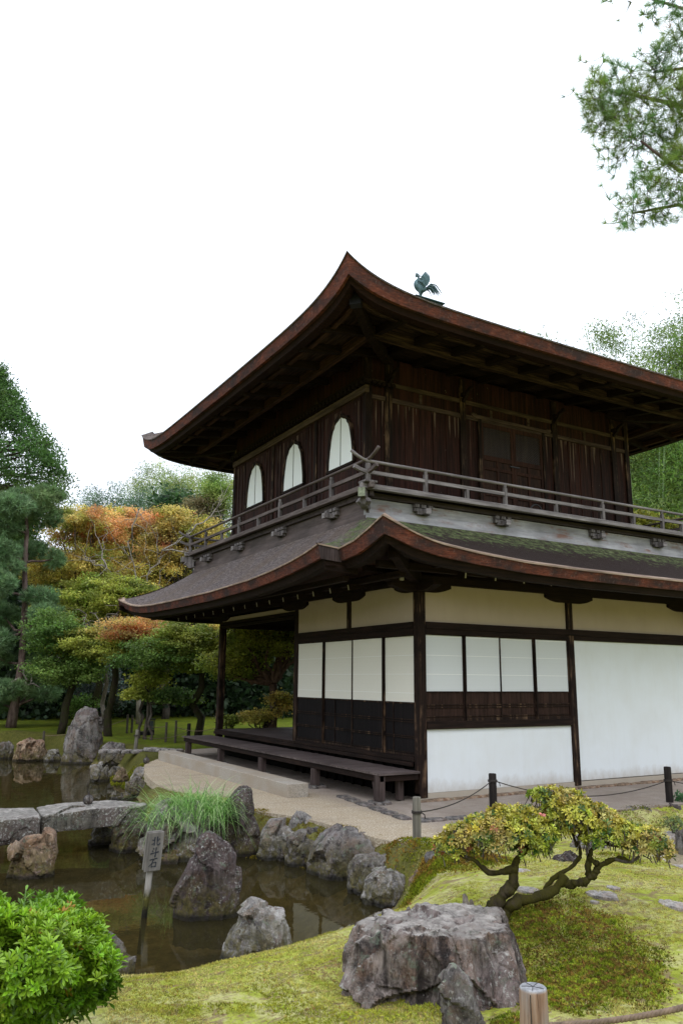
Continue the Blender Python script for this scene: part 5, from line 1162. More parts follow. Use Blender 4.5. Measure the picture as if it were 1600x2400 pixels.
# ================================================================ FINIAL BIRD
def bird():
    F0 = np.array([3.08, 4.03, 10.40]); t = empty('bird_finial', F0, 'green bronze bird statue with raised wings on the roof top', 'statue')
    rt_ = np.array([_R[0], _R[1], 0]); rt_ /= np.linalg.norm(rt_)       # the bird faces left of the view, slightly toward it
    fw = -rt_*.97-np.array([math.cos(_ya), math.sin(_ya), 0])*.2; fw /= np.linalg.norm(fw); sd = np.cross([0, 0, 1], fw)
    def B(f, s, z): return F0+fw*f+sd*s+np.array([0, 0, z])
    K = .78
    def body(name, chain, edges, rad, lv=2):
        me = bpy.data.meshes.new(name); me.from_pydata([tuple(B(*c)-F0) for c in chain], edges, []); o = bpy.data.objects.new(name, me); col.objects.link(o)
        md = o.modifiers.new('s', 'SKIN'); sv = me.skin_vertices[0].data
        for i, r in enumerate(rad): sv[i].radius = (r, r)
        sv[0].use_root = True; s2 = o.modifiers.new('u', 'SUBSURF'); s2.levels = s2.render_levels = lv
        bpy.context.view_layer.update(); ev = o.evaluated_get(bpy.context.evaluated_depsgraph_get()); m2 = bpy.data.meshes.new_from_object(ev); o.modifiers.clear(); o.data = m2
        for f in m2.polygons: f.use_smooth = True
        m2.materials.clear(); m2.materials.append(mBronze); o.parent = t; return o
    ch = [(.0, 0, .27), (.09, 0, .34), (.1, 0, .42), (.04, 0, .5), (.03, 0, .56), (.075, 0, .6), (.12, 0, .585), (-.1, 0, .25), (-.18, 0, .27), (.02, .03, .18), (.02, .035, .1), (.02, .035, .01), (-.03, -.03, .18), (-.04, -.035, .1), (-.04, -.035, .01)]
    body('body', ch, [(0, 1), (1, 2), (2, 3), (3, 4), (4, 5), (5, 6), (0, 7), (7, 8), (0, 9), (9, 10), (10, 11), (0, 12), (12, 13), (13, 14)], [.095, .085, .055, .03, .028, .032, .008, .07, .03, .04, .017, .014, .04, .017, .014])
    m = MB()
    for a, b_, c_ in (((.09, 0, .62), (.1, 0, .675), .012), ((.06, 0, .62), (.065, 0, .685), .012), ((.03, 0, .61), (.03, 0, .665), .012), ((.1, 0, .57), (.095, 0, .53), .012), ((.02, 0, .59), (-.05, 0, .6), .014), ((.01, 0, .52), (-.04, 0, .555), .012), ((-.0, 0, .5), (-.045, 0, .51), .012)):
        A_, B_ = B(*a), B(*b_); m.tube([tuple(A_), tuple((A_+B_)/2), tuple(B_)], [c_*1.3, c_, c_*.3], 6)
    m.build('comb', mBronze, t, 0, True)
    for sg_ in (1, -1):
        m = MB(); n = 10
        for k in range(n):
            u = k/(n-1); root = (.05-.1*u, .05*sg_, .40-.13*u); tz = np.interp(u, [0, .35, .7, 1], [.66, .56, .44, .31]); tf = np.interp(u, [0, .35, .7, 1], [-.12, -.2, -.21, -.15])
            ex = (tf, sg_*(.1+.05*u), tz); mid = tuple((root[i]*.45+ex[i]*.55)+(0, .02*sg_, .015)[i] for i in range(3))
            m.curvebeam([tuple(B(*root)), tuple(B(*mid)), tuple(B(*ex))], .034, .01, tuple(sd))
        m.tube([tuple(B(.04, .04*sg_, .44)), tuple(B(-.04, .08*sg_, .4)), tuple(B(-.1, .09*sg_, .3))], [.03, .045, .03], 8)
        m.build('wing', mBronze, t, 0, False)
    for k in range(9):
        u = k/8; s = (k % 3-1)*.03; Ls = .13+.22*u; m = MB()
        pts = [B(-.14, s*.4, .27), B(-.14-Ls*.35, s, .27+.13*u), B(-.14-Ls*.7, s*1.3, .26+.12*u), B(-.14-Ls, s*1.5, .2+.03*u), B(-.15-Ls*1.12, s*1.6, .12+.02*u)]
        m.tube([tuple(q) for q in pts], [.022, .02, .016, .012, .004], 6); m.build('tail_feather', mBronze, t, 0, True)
bird()

# ================================================================ FOLIAGE HELPERS
def unit(v): return v/np.maximum(np.linalg.norm(v, axis=-1, keepdims=True), 1e-9)
def leafmesh(name, mat, parent, pos, dirs, nrm, L, W, cols, loc=None, bend=.15):
    """one pointed leaf (two triangles folded on the midrib) per position"""
    N = len(pos); d = unit(dirs); x = unit(np.cross(d, nrm)); n = np.cross(x, d); L = np.broadcast_to(L, N)[:, None]; W = np.broadcast_to(W, N)[:, None]
    V = np.stack([pos, pos+d*L*.38+x*W*.33+n*W*.1, pos+d*L*.72+x*W*.5+n*(W*.16-L*bend*.4), pos+d*L-n*L*bend, pos+d*L*.72-x*W*.5+n*(W*.16-L*bend*.4), pos+d*L*.38-x*W*.33+n*W*.1], 1).reshape(-1, 3)
    b = np.arange(N)[:, None]*6; F = np.concatenate([b+np.array([0, 1, 2, 3]), b+np.array([0, 3, 4, 5])], 1).reshape(-1, 4)
    return npmesh(name, V, F, mat, parent, loc, np.repeat(cols, 2, 0))
def quads(name, mat, parent, pos, size, cols, rg, flat=0.0, loc=None, aspect=.6, drop=0):
    N = len(pos); d = rg.normal(size=(N, 3)); d[:, 2] *= (1-flat*.8); d[:, 2] -= drop; d = unit(d); n = rg.normal(size=(N, 3)); n[:, 2] += flat*3; x = unit(np.cross(d, n)); s = (size*rg.uniform(.7, 1.3, N))[:, None]
    V = np.stack([pos-d*s*.5, pos+x*s*aspect*.5, pos+d*s*.5, pos-x*s*aspect*.5], 1).reshape(-1, 3); F = np.arange(N*4).reshape(-1, 4)
    return npmesh(name, V, F, mat, parent, loc, cols)
def pal(stops, jit=.12):
    """colour picker: patches of the listed colours over space, plus leaf-to-leaf variation"""
    S = np.array(stops, float)
    def f(P, rg, scale=.8, seed=0):
        t = np.clip(.5+.75*fbm(P*scale, 2, seed), 0, .999)*(len(S)-1); i = t.astype(int); w_ = (t-i)[:, None]; c = S[i]*(1-w_)+S[np.minimum(i+1, len(S)-1)]*w_
        return c*(1+rg.normal(size=(len(P), 1))*jit*1.6).clip(.4, 1.8)*(1+rg.normal(size=(len(P), 3))*jit*.35)
    return f
GREEN_DK = pal([tuple(min(.8, q*1.5) for q in e) for e in [(.012, .03, .012), (.022, .05, .016), (.035, .07, .02), (.018, .04, .02)]])
GREEN_MID = pal([(.07, .15, .035), (.12, .21, .045), (.17, .25, .055), (.09, .17, .05)])
MAPLE_GR = pal([(.12, .2, .035), (.25, .32, .05), (.42, .44, .08), (.2, .26, .05), (.34, .36, .07)])
MAPLE_YE = pal([(.28, .36, .06), (.46, .43, .09), (.6, .44, .12), (.34, .38, .07), (.22, .32, .06)])
MAPLE_OR = pal([(.6, .42, .12), (.72, .42, .14), (.7, .34, .15), (.42, .4, .09), (.66, .5, .17), (.32, .36, .08)])
MAPLE_RD = pal([(.5, .19, .1), (.6, .27, .11), (.5, .34, .1), (.42, .36, .09), (.55, .22, .11)])
PALE_GR = pal([(.14, .25, .06), (.24, .34, .08), (.34, .38, .12), (.16, .28, .08)])
CEDAR = pal([(.05, .11, .025), (.07, .15, .035), (.1, .18, .04), (.14, .16, .04)])
PINE = pal([(.14, .24, .11), (.2, .32, .15), (.11, .19, .08), (.24, .34, .13)])
def limb(m, a, b, r0, r1, rg, n=5, wob=.08, sag=0):
    a, b = np.array(a, float), np.array(b, float); L = np.linalg.norm(b-a); pts = []
    for k in range(n+1):
        t = k/n; p = a+(b-a)*t+(rg.normal(size=3)*wob*L*math.sin(math.pi*t)*.5 if 0 < k < n else 0); p = p+np.array([0, 0, -sag*4*t*(1-t)]); pts.append(tuple(p))
    m.tube(pts, [r0+(r1-r0)*k/n for k in range(n+1)], 7)
def tree(name, label, base, trunk_h, trunk_r, crowns, cat='tree', group=None, bark=None, leaf=.12, seed=0, lean=(0, 0), mat=None, limbs=10, size_flat=.5, multi=1, pmat=None):
    """crowns: list of (centre(x,y,z) absolute, (rx,ry,rz), clusters, leaves per cluster, cluster radius, flatness, palette)"""
    rg = np.random.default_rng(seed+1000); t = empty(name, base, label, cat, group); m = MB(); base = np.array(base, float)
    fork = base+np.array([lean[0], lean[1], trunk_h])
    for q in range(multi):
        off = rg.normal(size=3)*np.array([.25, .25, 0])*(q > 0); limb(m, base+off-np.array([0, 0, .2]), fork+off*1.5+rg.normal(size=3)*.3*(q > 0), trunk_r*(1 if q == 0 else .7), trunk_r*.65, rg, 6, .08)
    PP, CC = [], []
    for ci, (c, r, nc, nl, cr, fl, pl) in enumerate(crowns):
        c = np.array(c, float); r = np.array(r, float); u = unit(rg.normal(size=(nc*3, 3)))*(rg.uniform(0, 1, (nc*3, 1))**.45); pts = c+u*r; keep = fbm(pts*1.1/max(.5, r[2])+seed, 2, seed) > -.28; pts = pts[keep][:nc]
        for k in range(min(limbs, len(pts))):
            q = pts[rg.integers(len(pts))]; limb(m, fork+(c-fork)*.1*rg.uniform(0, 1), q, trunk_r*.42, .012, rg, 5, .12)
        n = len(pts); P = np.repeat(pts, nl, 0); g = rg.normal(size=(n*nl, 3))*cr*.55; g[:, 2] *= fl; g[:, 2] -= .25*fl*(g[:, 0]**2+g[:, 1]**2)/max(cr, .01)*0
        P = P+g; C_ = pl(P, rg, .7, seed+ci); cl = np.repeat(rg.uniform(.5, 1.5, (n, 1)), nl, 0); PP.append(P); CC.append(C_*cl)
    m.build('trunk', bark or mBark, t, 0, True)
    P = np.concatenate(PP); quads('crown', mat or mLeaf, t, P, leaf, np.concatenate(CC), rg, size_flat); return t
def needles(name, mat, parent, cen, axd, nn, L, W, cols, rg, spread=1.0, loc=None):
    """pine tufts: nn thin needles radiating from each centre around an axis"""
    N = len(cen); P = np.repeat(cen, nn, 0); A = np.repeat(unit(axd), nn, 0); d = unit(A*rg.uniform(.1, 1.1, (N*nn, 1))+unit(rg.normal(size=(N*nn, 3)))*spread); x = unit(np.cross(d, rg.normal(size=(N*nn, 3)))); l = (L*rg.uniform(.7, 1.15, N*nn))[:, None]
    V = np.stack([P-x*W*.5, P+x*W*.5, P+d*l], 1).reshape(-1, 3); F = np.arange(N*nn*3).reshape(-1, 3); return npmesh(name, V, F, mat, parent, loc, np.repeat(cols, nn, 0)*(1+rg.normal(size=(N*nn, 1))*.15))
# ---------------------------------------------------------------- grass clump
def grass_clump():
    b = plane_pt(500, 1880, 10.3); t_loc = (b[0], b[1], -.1); rg = np.random.default_rng(8); r_ax = _r; V, F, C_ = [], [], []; K = 5; n = 0
    vd_ = np.array([math.cos(_ya), math.sin(_ya), 0])
    for i in range(1700):
        s = rg.normal()*.3; dd = rg.normal()*.18; p = b+r_ax*(s-.2)+vd_*dd; p[2] = .0+.07*math.cos(s*3)+rg.uniform(-.06, .04)-max(0, -dd)*.35
        if s > .4 or s < -.6: continue
        a = rg.uniform(0, 2*math.pi); out_ = np.array([math.cos(a), math.sin(a), 0])*rg.uniform(.25, 1)+r_ax*s*1.4; out_ = out_/max(.4, np.linalg.norm(out_)); L = rg.uniform(.3, .8)*rg.uniform(.7, 1); w_ = rg.uniform(.004, .0075); side = unit(np.cross(out_, [0, 0, 1]))
        lift = rg.uniform(.5, 1.1); dro = rg.uniform(.4, 1.35)
        for k in range(K+1):
            t = k/K; q = p+out_*L*t*.75+np.array([0, 0, L*(lift*t-dro*t*t)]); ww = w_*(1-t**2.2)+.0004; V += [q-side*ww/2, q+side*ww/2]
        for k in range(K): a0_ = n+2*k; F.append((a0_, a0_+1, a0_+3, a0_+2))
        n += 2*(K+1); c = np.array([(.16, .35, .07), (.28, .48, .13), (.11, .26, .05), (.46, .6, .28)][rg.integers(4)])*rg.uniform(.75, 1.3); C_ += [c]*K
    tag(npmesh('grass_clump', np.array(V), np.array(F), m_leaf('grass_blade', .4, .45, .4), None, t_loc, np.array(C_)), 'arching clump of fresh green grass on the rocks at the pond edge', 'grass')
grass_clump()
# ---------------------------------------------------------------- rosette shrubs
def rosettes(name, mat, parent, cen, axd, n, L, W, cols, rg, lo_=.15, hi_=1.0):
    N = len(cen); A = unit(axd); ref = unit(rg.normal(size=(N, 3))); X = unit(np.cross(A, ref)); Y = np.cross(A, X)
    P, D, Nn, C_ = [], [], [], []
    for k in range(n):
        a = 2*math.pi*k/n+rg.uniform(-.3, .3, N); e = rg.uniform(lo_, hi_, N); rad = X*np.cos(a)[:, None]+Y*np.sin(a)[:, None]; d = rad*np.cos(e)[:, None]+A*np.sin(e)[:, None]
        P.append(cen+d*.003); D.append(d); Nn.append(A*np.cos(e)[:, None]-rad*np.sin(e)[:, None]+rg.normal(size=(N, 3))*.15); C_.append(cols*(1+rg.normal(size=(N, 1))*.16))
    P, D, Nn, C_ = map(np.concatenate, (P, D, Nn, C_)); return leafmesh(name, mat, parent, P, D, Nn, L*rg.uniform(.7, 1.2, len(P)), W*rg.uniform(.8, 1.15, len(P)), C_)
def blobs_surface(blobs, D, per, rg, depth=1.0, up=.35):
    P, A, R_id = [], [], []
    for bi, (x, y, rx, ry, *rest) in enumerate(blobs):
        off = rest[0] if rest else 0.0; c = plane_pt(x, y, D, off); k = (D+off)/FPX*1.02; r1, r2 = rx*k, ry*k; n = int(per*(rx*ry)**.5*((rx+ry)/2)/900)+4
        u = unit(rg.normal(size=(n*2, 3))); u = u[(u[:, 2] > -.35)][:n]; rad = rg.uniform(.72, 1.05, (len(u), 1))
        loc_ = u*rad; p = c+_r*loc_[:, :1]*r1+np.array([math.cos(_ya), math.sin(_ya), 0])*loc_[:, 1:2]*r1*depth*.8+np.array([0, 0, 1])*loc_[:, 2:]*r2
        nn = _r*u[:, :1]/r1+np.array([math.cos(_ya), math.sin(_ya), 0])*u[:, 1:2]/(r1*depth*.8)+np.array([0, 0, 1])*u[:, 2:]/r2
        P.append(p); A.append(unit(nn)+np.array([0, 0, up])+rg.normal(size=(len(u), 3))*.3); R_id += [bi]*len(u)
    return np.concatenate(P), np.concatenate(A), np.array(R_id)
# old azalea trained like a bonsai
def azalea():
    base = gh(1158, 2165); D = math.hypot(*(base-CAM)[:2]); rg = np.random.default_rng(21)
    t = empty('azalea', base, 'old bonsai-like azalea with two mossy leaning trunks and yellow-green leaf pads', 'azalea')
    def path(pts, r0, r1, off0=0, off1=0, name='trunk', n=26, mat=mBarkMoss):
        P = np.array([plane_pt(x, y, D, off0+(off1-off0)*i/(len(pts)-1)) for i, (x, y) in enumerate(pts)]); s = np.r_[0, np.cumsum(np.linalg.norm(np.diff(P, axis=0), axis=1))]; tt = np.linspace(0, s[-1], n)
        Q = np.stack([np.interp(tt, s, P[:, k]) for k in range(3)], 1); 
        for _ in range(2): Q[1:-1] = (Q[:-2]+2*Q[1:-1]+Q[2:])/4
        Q[1:-1] += rg.normal(size=(n-2, 3))*r0*.12; R = r0+(r1-r0)*np.linspace(0, 1, n)**.8; R = R*(1+.16*np.sin(np.linspace(0, 17, n)+rg.uniform(0, 6))+rg.normal(size=n)*.05); return Q, R
    def mk(name, lst, mat=mBarkMoss):
        m = MB()
        for Q, R in lst: m.tube([tuple(q) for q in Q], R, 10)
        return m.build(name, mat, t, 0, True)
    mk('trunk', [path([(1142, 2172), (1152, 2135), (1170, 2105), (1196, 2078), (1206, 2052), (1202, 2030)], .05, .034)])
    mk('trunk', [path([(1175, 2168), (1190, 2130), (1215, 2108), (1255, 2103), (1292, 2090), (1314, 2068), (1322, 2052)], .042, .03, .0, .1)])
    mk('branch', [path([(1203, 2035), (1180, 2042), (1150, 2048), (1128, 2034), (1112, 2014), (1092, 2012), (1070, 1998)], .026, .01, 0, -.05)])
    mk('branch', [path([(1202, 2040), (1210, 2012), (1230, 1996), (1226, 1984), (1208, 1986), (1192, 1990)], .024, .013), path([(1228, 1995), (1245, 1975), (1240, 1950)], .014, .006)])
    mk('branch', [path([(1316, 2070), (1340, 2072), (1365, 2068), (1392, 2050)], .03, .024, .1, .1), path([(1276, 2086), (1290, 2064), (1308, 2050), (1340, 2032), (1362, 2004), (1352, 1970), (1368, 1935)], .018, .01, .1, .15), path([(1392, 2050), (1402, 2030), (1430, 2016), (1452, 2010), (1475, 2020)], .022, .012, .1, .05)])
    mk('branch', [path([(1375, 2052), (1378, 2020), (1385, 1990), (1400, 1976), (1440, 1982), (1480, 1984)], .022, .009, .1, .1), path([(1378, 2015), (1375, 1980), (1384, 1945), (1380, 1920)], .015, .007, .1, .2), path([(1352, 1985), (1335, 1940), (1320, 1905), (1290, 1880), (1262, 1872)], .012, .004, .15, .1), path([(1400, 2025), (1378, 2010), (1374, 1985)], .02, .012, .08, .1)])
    mk('branch', [path([(1440, 2014), (1475, 2022), (1492, 2012), (1502, 1996), (1506, 1980)], .012, .007, .05, .05), path([(1505, 2005), (1520, 2012), (1528, 2024)], .005, .002, .05, .05)], mBark)
    bl = [(1050, 1982, 34, 22), (1090, 1962, 46, 30), (1062, 2000, 34, 14), (1140, 1945, 52, 32), (1185, 1925, 50, 28, .05), (1235, 1925, 50, 30, .1), (1200, 1955, 60, 36), (1262, 1958, 40, 34), (1160, 1978, 40, 24, -.05), (1248, 1992, 34, 26), (1272, 1985, 22, 18), (1110, 1990, 30, 16), (1170, 1905, 18, 14), (1225, 1910, 24, 14),
          (1262, 1862, 22, 12, .1), (1295, 1872, 38, 24, .1), (1330, 1888, 42, 34, .15), (1300, 1910, 30, 26, .1), (1352, 1912, 50, 36, .1), (1395, 1928, 44, 36, .1), (1345, 1945, 36, 26, .15), (1425, 1948, 40, 32, .1), (1455, 1958, 36, 26, .1), (1410, 1970, 40, 22, .05), (1490, 1958, 26, 16, .1), (1510, 1968, 34, 24, .05), (1540, 1982, 28, 26, .05), (1500, 1985, 26, 20, .05), (1558, 2002, 16, 20, .05), (1468, 1988, 14, 10)]
    P, A, idb = blobs_surface(bl, D, 84, rg, 1.1); az = pal([(.2, .27, .025), (.33, .38, .04), (.46, .45, .06), (.42, .34, .05), (.46, .38, .12), (.24, .33, .04)], .14); C_ = az(P, rg, 7.0, 4)
    k = rg.random(len(P)) < .02; C_[k] = np.array([.42, .15, .06])*rg.uniform(.7, 1.2, (k.sum(), 1)); k = rg.random(len(P)) < .12; C_[k] = np.array([.06, .13, .02])*rg.uniform(.7, 1.3, (k.sum(), 1))
    rosettes('foliage', mLeafGloss, t, P, A, 8, .03, .0115, C_, rg, .1, 1.1)
    # twigs under the pads
    m = MB()
    for q in P[rg.random(len(P)) < .2]: m.tube([tuple(q), tuple(q-np.array([rg.normal()*.02, rg.normal()*.02, .07]))], [.0025, .004], 5)
    m.build('twigs', mBark, t)
    fl = plane_pt(1268, 1913, D, -.06); pf_ = np.array([fl]); rosettes('flower', m_leaf('petal', .4, .6, .2), t, pf_, np.array([[.2, -.3, 1.]]), 6, .03, .026, np.array([[.75, .28, .26]]), rg, .3, .8)
azalea()
# bright green bush, lower left
def bush():
    base = gp(40, 2445, -.15); D = math.hypot(*(base-CAM)[:2]); base[2] = float(H(base)[0]); rg = np.random.default_rng(31); D = 4.0
    c0 = plane_pt(60, 2430, D); base = np.array([c0[0], c0[1], float(H(c0)[0])])
    t = empty('azalea_bush', base, 'bright green azalea bush at the lower left corner', 'bush')
    bl = [(60, 2226, 105, 52), (150, 2226, 78, 48), (192, 2218, 38, 42, -.05), (-20, 2235, 90, 76), (40, 2250, 120, 80, -.15), (150, 2265, 90, 60, -.15), (195, 2272, 48, 38, -.1), (262, 2300, 44, 34), (60, 2320, 90, 60, -.1), (150, 2320, 80, 45, -.05), (215, 2320, 50, 30), (10, 2360, 60, 55), (-40, 2330, 80, 70), (100, 2375, 46, 34), (185, 2350, 30, 24), (-60, 2200, 60, 56, .2), (80, 2190, 120, 46, .25), (100, 2180, 30, 20), (180, 2188, 26, 20), (30, 2182, 26, 18)]
    P, A, idb = blobs_surface(bl, D, 52, rg, .9); kk0 = fbm(P*6.5, 2, 3) > -.12; P, A = P[kk0]+unit(A[kk0])*np.clip(fbm(P[kk0]*5, 2, 8), -.6, .9)[:, None]*.13, A[kk0]; bp_ = pal([(.09, .2, .012), (.13, .27, .015), (.2, .37, .02), (.28, .43, .03), (.1, .22, .015)], .13); C_ = bp_(P, rg, 3.5, 2)
    k = rg.random(len(P)) < .02; C_[k] = (.4, .2, .02); rosettes('foliage', m_leaf('bush_leaf', .35, .38, .5), t, P, A+np.array([0, 0, .45]), 10, .039, .0122, C_, rg, .2, 1.25)
    kk = rg.random(len(P)) < .6; rosettes('foliage', mLeafGloss, t, P[kk]-unit(A[kk])*.05, A[kk], 7, .05, .017, C_[kk]*.55, rg, -.2, .8)  # inner leaves darkened: shade inside the bush put into their colour
    m = MB()
    for a, b_, r0, r1 in (((40, 2460), (85, 2330), .03, .012), ((48, 2450), (10, 2330), .028, .012), ((70, 2440), (150, 2320), .024, .008), ((150, 2330), (240, 2290), .01, .005), ((60, 2440), (70, 2360), .03, .02), ((90, 2340), (60, 2200), .012, .005), ((10, 2330), (-40, 2200), .012, .005)):
        limb(m, plane_pt(*a, D), plane_pt(*b_, D), r0, r1, rg, 5, .08)
    m.build('trunk', mBarkDark, t, 0, True)
    m = MB(); a = plane_pt(52, 2160, D); b_ = plane_pt(62, 2084, D); m.tube([tuple(a), tuple(b_)], .003, 5); m.build('shoot', mCulm, t)
    n = 12; pp = np.array([a+(b_-a)*k/n for k in range(n)]); leafmesh('foliage', mLeafGloss, t, pp, np.array([[math.cos(k*2.4), math.sin(k*2.4), .9] for k in range(n)]), np.array([[0, 0, 1.]]*n), .04, .013, np.array([[.15, .3, .02]]*n))
bush()
# low shrubs and herbs
def small_plant(x, y, z, r, label, pl, n=40, L=.06, seed=0, D=None, cat='shrub', name='shrub', leafn=6):
    p = gp(x, y, z) if D is None else at(x, D, z); rg = np.random.default_rng(seed); t = empty(name, p, label, cat); u = unit(rg.normal(size=(n*2, 3))); u = u[u[:, 2] > -.2][:n]; P = p+u*np.array([r, r, r*.8])*rg.uniform(.5, 1, (len(u), 1))+np.array([0, 0, r*.5])
    rosettes('foliage', mLeaf, t, P, u+np.array([0, 0, .5]), leafn, L, L*.45, pl(P, rg, 2., seed), rg); m = MB()
    for q in P[::4]: m.tube([tuple(p-np.array([0, 0, .05])), tuple((p+q)/2+np.array([0, 0, .02])), tuple(q)], [.006, .004, .002], 5)
    m.build('stem', mBark, t)
small_plant(1608, 1898, -.22, .2, 'green herb with lobed leaves at the right edge in front of the black post', pal([(.06, .16, .06), (.1, .22, .09)]), 60, .06, 5, leafn=5)
small_plant(1580, 1955, -.2, .16, 'grey-green mossy tuft at the right edge below the far moss', pal([(.12, .18, .06), (.2, .25, .1)]), 60, .03, 6)
# ---------------------------------------------------------------- haircap moss: uncountable
def moss(label, blobs, n, h, pl, seed, tall=.02, name='moss_cushion', ps=6.0):
    rg = np.random.default_rng(seed); P = []
    for (x, y, rx, ry, z, hh_) in blobs:
        c = gp(x, y, z); ex = gp(x+rx, y, z); a_ = np.linalg.norm(ex-c); ey = gp(x, y+ry, z); b_ = np.linalg.norm(ey-c); k = int(n*rx*ry/3000)
        ang_ = rg.uniform(0, 2*math.pi, k); rr = np.sqrt(rg.uniform(0, 1, k)); rr *= 1+.2*np.sin(ang_*3+x)+.12*np.sin(ang_*7)+np.abs(rg.normal(size=k))*.13*rr; v = unit((ey-c)*np.array([1, 1, 0])); r_ = np.array([-v[1], v[0], 0])
        p = c+r_*(np.cos(ang_)*rr*a_)[:, None]+v*(np.sin(ang_)*rr*b_)[:, None]; p[:, 2] = np.maximum(H(p), WL)+hh_*np.clip(1-rr**2, 0, 1)*1.0+rg.uniform(-.006, .006, k); P.append(p)
    P = np.concatenate(P); A = rg.normal(size=(len(P), 3))*.35+np.array([0, 0, 1.])
    N = len(P); kn = 5; PP = np.repeat(P, kn, 0); AA = np.repeat(A, kn, 0); d = unit(AA*.8+unit(rg.normal(size=(N*kn, 3)))*.85); x_ = unit(np.cross(d, rg.normal(size=(N*kn, 3)))); l = (tall*rg.uniform(.6, 1.2, N*kn))[:, None]; w_ = tall*.2
    V = np.stack([PP-x_*w_, PP+x_*w_, PP+d*l], 1).reshape(-1, 3); C_ = np.repeat(pl(P, rg, ps, seed)*(1+.35*fbm(P*2.2, 2, seed))[:, None], kn, 0)*(1+rg.normal(size=(N*kn, 1))*.2)
    o = npmesh(name, V, np.arange(N*kn*3).reshape(-1, 3), mMossT, None, tuple(P.mean(0)), C_); return tag(o, label, 'moss', None, 'stuff')
MB_RG = pal([(.09, .13, .01), (.2, .25, .02), (.28, .32, .03), (.2, .1, .035), (.12, .16, .012), (.24, .27, .02), (.15, .08, .03)], .22); MB_G = pal([(.09, .14, .008), (.2, .23, .015), (.15, .16, .015), (.26, .14, .03), (.22, .25, .02)], .18)
moss('dark green and reddish haircap moss spread right of the great rock', [(1320, 2230, 170, 80, -.02, .03), (1250, 2185, 70, 40, -.02, .02), (1450, 2290, 110, 60, 0, .02), (1300, 2330, 110, 50, 0, .02), (1200, 2400, 60, 25, .0, .01)], 1700, .02, MB_RG, 2, .014, ps=16)
moss('bushy green moss cushion above the pale boulder', [(950, 2030, 62, 26, -.25, .06), (1000, 2022, 40, 20, -.2, .06)], 1500, .02, MB_G, 3, .022)
moss('long green moss cushion between the pond and the azalea', [(1060, 2075, 95, 34, -.2, .06), (1120, 2060, 80, 30, -.12, .05), (990, 2110, 80, 30, -.3, .07), (960, 2128, 70, 18, -.3, .05), (1020, 2092, 60, 26, -.22, .06)], 1500, .02, MB_G, 4, .022)
moss('reddish green moss cushion right of the squat pale rock', [(715, 2205, 62, 24, -.42, .06), (660, 2222, 55, 18, -.42, .05), (625, 2240, 40, 12, -.42, .03)], 1700, .02, MB_RG, 5, .022)
moss('moss strip beyond the lower path at the right edge', [(1560, 1930, 110, 16, -.27, .04), (1480, 1940, 60, 12, -.27, .03)], 1500, .02, MB_RG, 6, .02)
moss('moss under the right azalea branch', [(1440, 2035, 46, 14, -.1, .03), (1475, 2045, 30, 10, -.1, .02)], 1500, .02, MB_RG, 7, .018)
moss('thin moss line along the gravel edge behind the bank rocks', [(660, 1925, 60, 8, -.12, .02), (790, 1945, 70, 9, -.12, .03), (860, 1968, 50, 8, -.14, .03), (610, 1905, 30, 8, -.12, .03), (780, 1935, 50, 7, -.1, .02)], 4200, .02, pal([(.14, .11, .01), (.22, .17, .02), (.12, .08, .02)]), 8, .02)
moss('yellow-green moss on the left bank beside the flat stones', [(285, 1790, 28, 9, -.2, .06), (315, 1802, 24, 7, -.2, .05)], 9000, .03, pal([(.13, .17, .01), (.24, .22, .02)]), 9, .035)
moss('yellow moss growing at the right end of the stone bridge', [(347, 1890, 22, 16, -.1, .06)], 5000, .03, pal([(.2, .22, .02), (.33, .32, .05)]), 10, .022)
moss('bright moss tufts in the near corner below the great rock', [(870, 2405, 90, 16, -.08, .02), (560, 2396, 160, 12, -.12, .015), (1010, 2400, 60, 20, -.08, .02)], 500, .02, pal([(.28, .33, .03), (.42, .43, .06), (.2, .2, .03)]), 11, .014)
moss('reddish moss fringe along the near water edge', [(400, 2306, 70, 9, -.45, .03), (340, 2318, 40, 8, -.45, .03), (500, 2280, 60, 9, -.45, .02)], 2600, .02, pal([(.22, .1, .04), (.15, .15, .02), (.3, .16, .06)]), 12, .02)
def carpet():
    rg = np.random.default_rng(77); n = 46000; x = rg.uniform(250, 1650, n); y = rg.uniform(2000, 2420, n); P = np.array([gp(a, b, -.05)[:2] for a, b in zip(x, y)]); h = H(P); k = (sdf(P, POND) > .12) & (sdf(P, COURT) > .1) & (sdf(P, PATH) > .05) & (fbm(np.c_[P*2.3, P[:, :1]*0], 3, 31) > -.22); P, h = P[k], h[k]
    P = np.c_[P, h]; N = len(P); kn = 4; PP = np.repeat(P, kn, 0)+rg.normal(size=(N*kn, 3))*np.array([.006, .006, 0]); d = unit(rg.normal(size=(N*kn, 3))*.7+np.array([0, 0, .75])); x_ = unit(np.cross(d, rg.normal(size=(N*kn, 3)))); l = .013*rg.uniform(.5, 1.3, (N*kn, 1)); w_ = .0022
    V = np.stack([PP-x_*w_, PP+x_*w_, PP+d*l], 1).reshape(-1, 3); C_ = np.repeat(pal([(.26, .27, .03), (.4, .37, .08), (.5, .44, .16), (.3, .29, .04), (.36, .26, .13)], .2)(P, rg, 2.2, 8), kn, 0)
    o = npmesh('moss_carpet', V, np.arange(N*kn*3).reshape(-1, 3), mMossT, None, tuple(P.mean(0)), C_); tag(o, 'fine pale yellow-green moss covering the near bank', 'moss', None, 'stuff')
carpet()
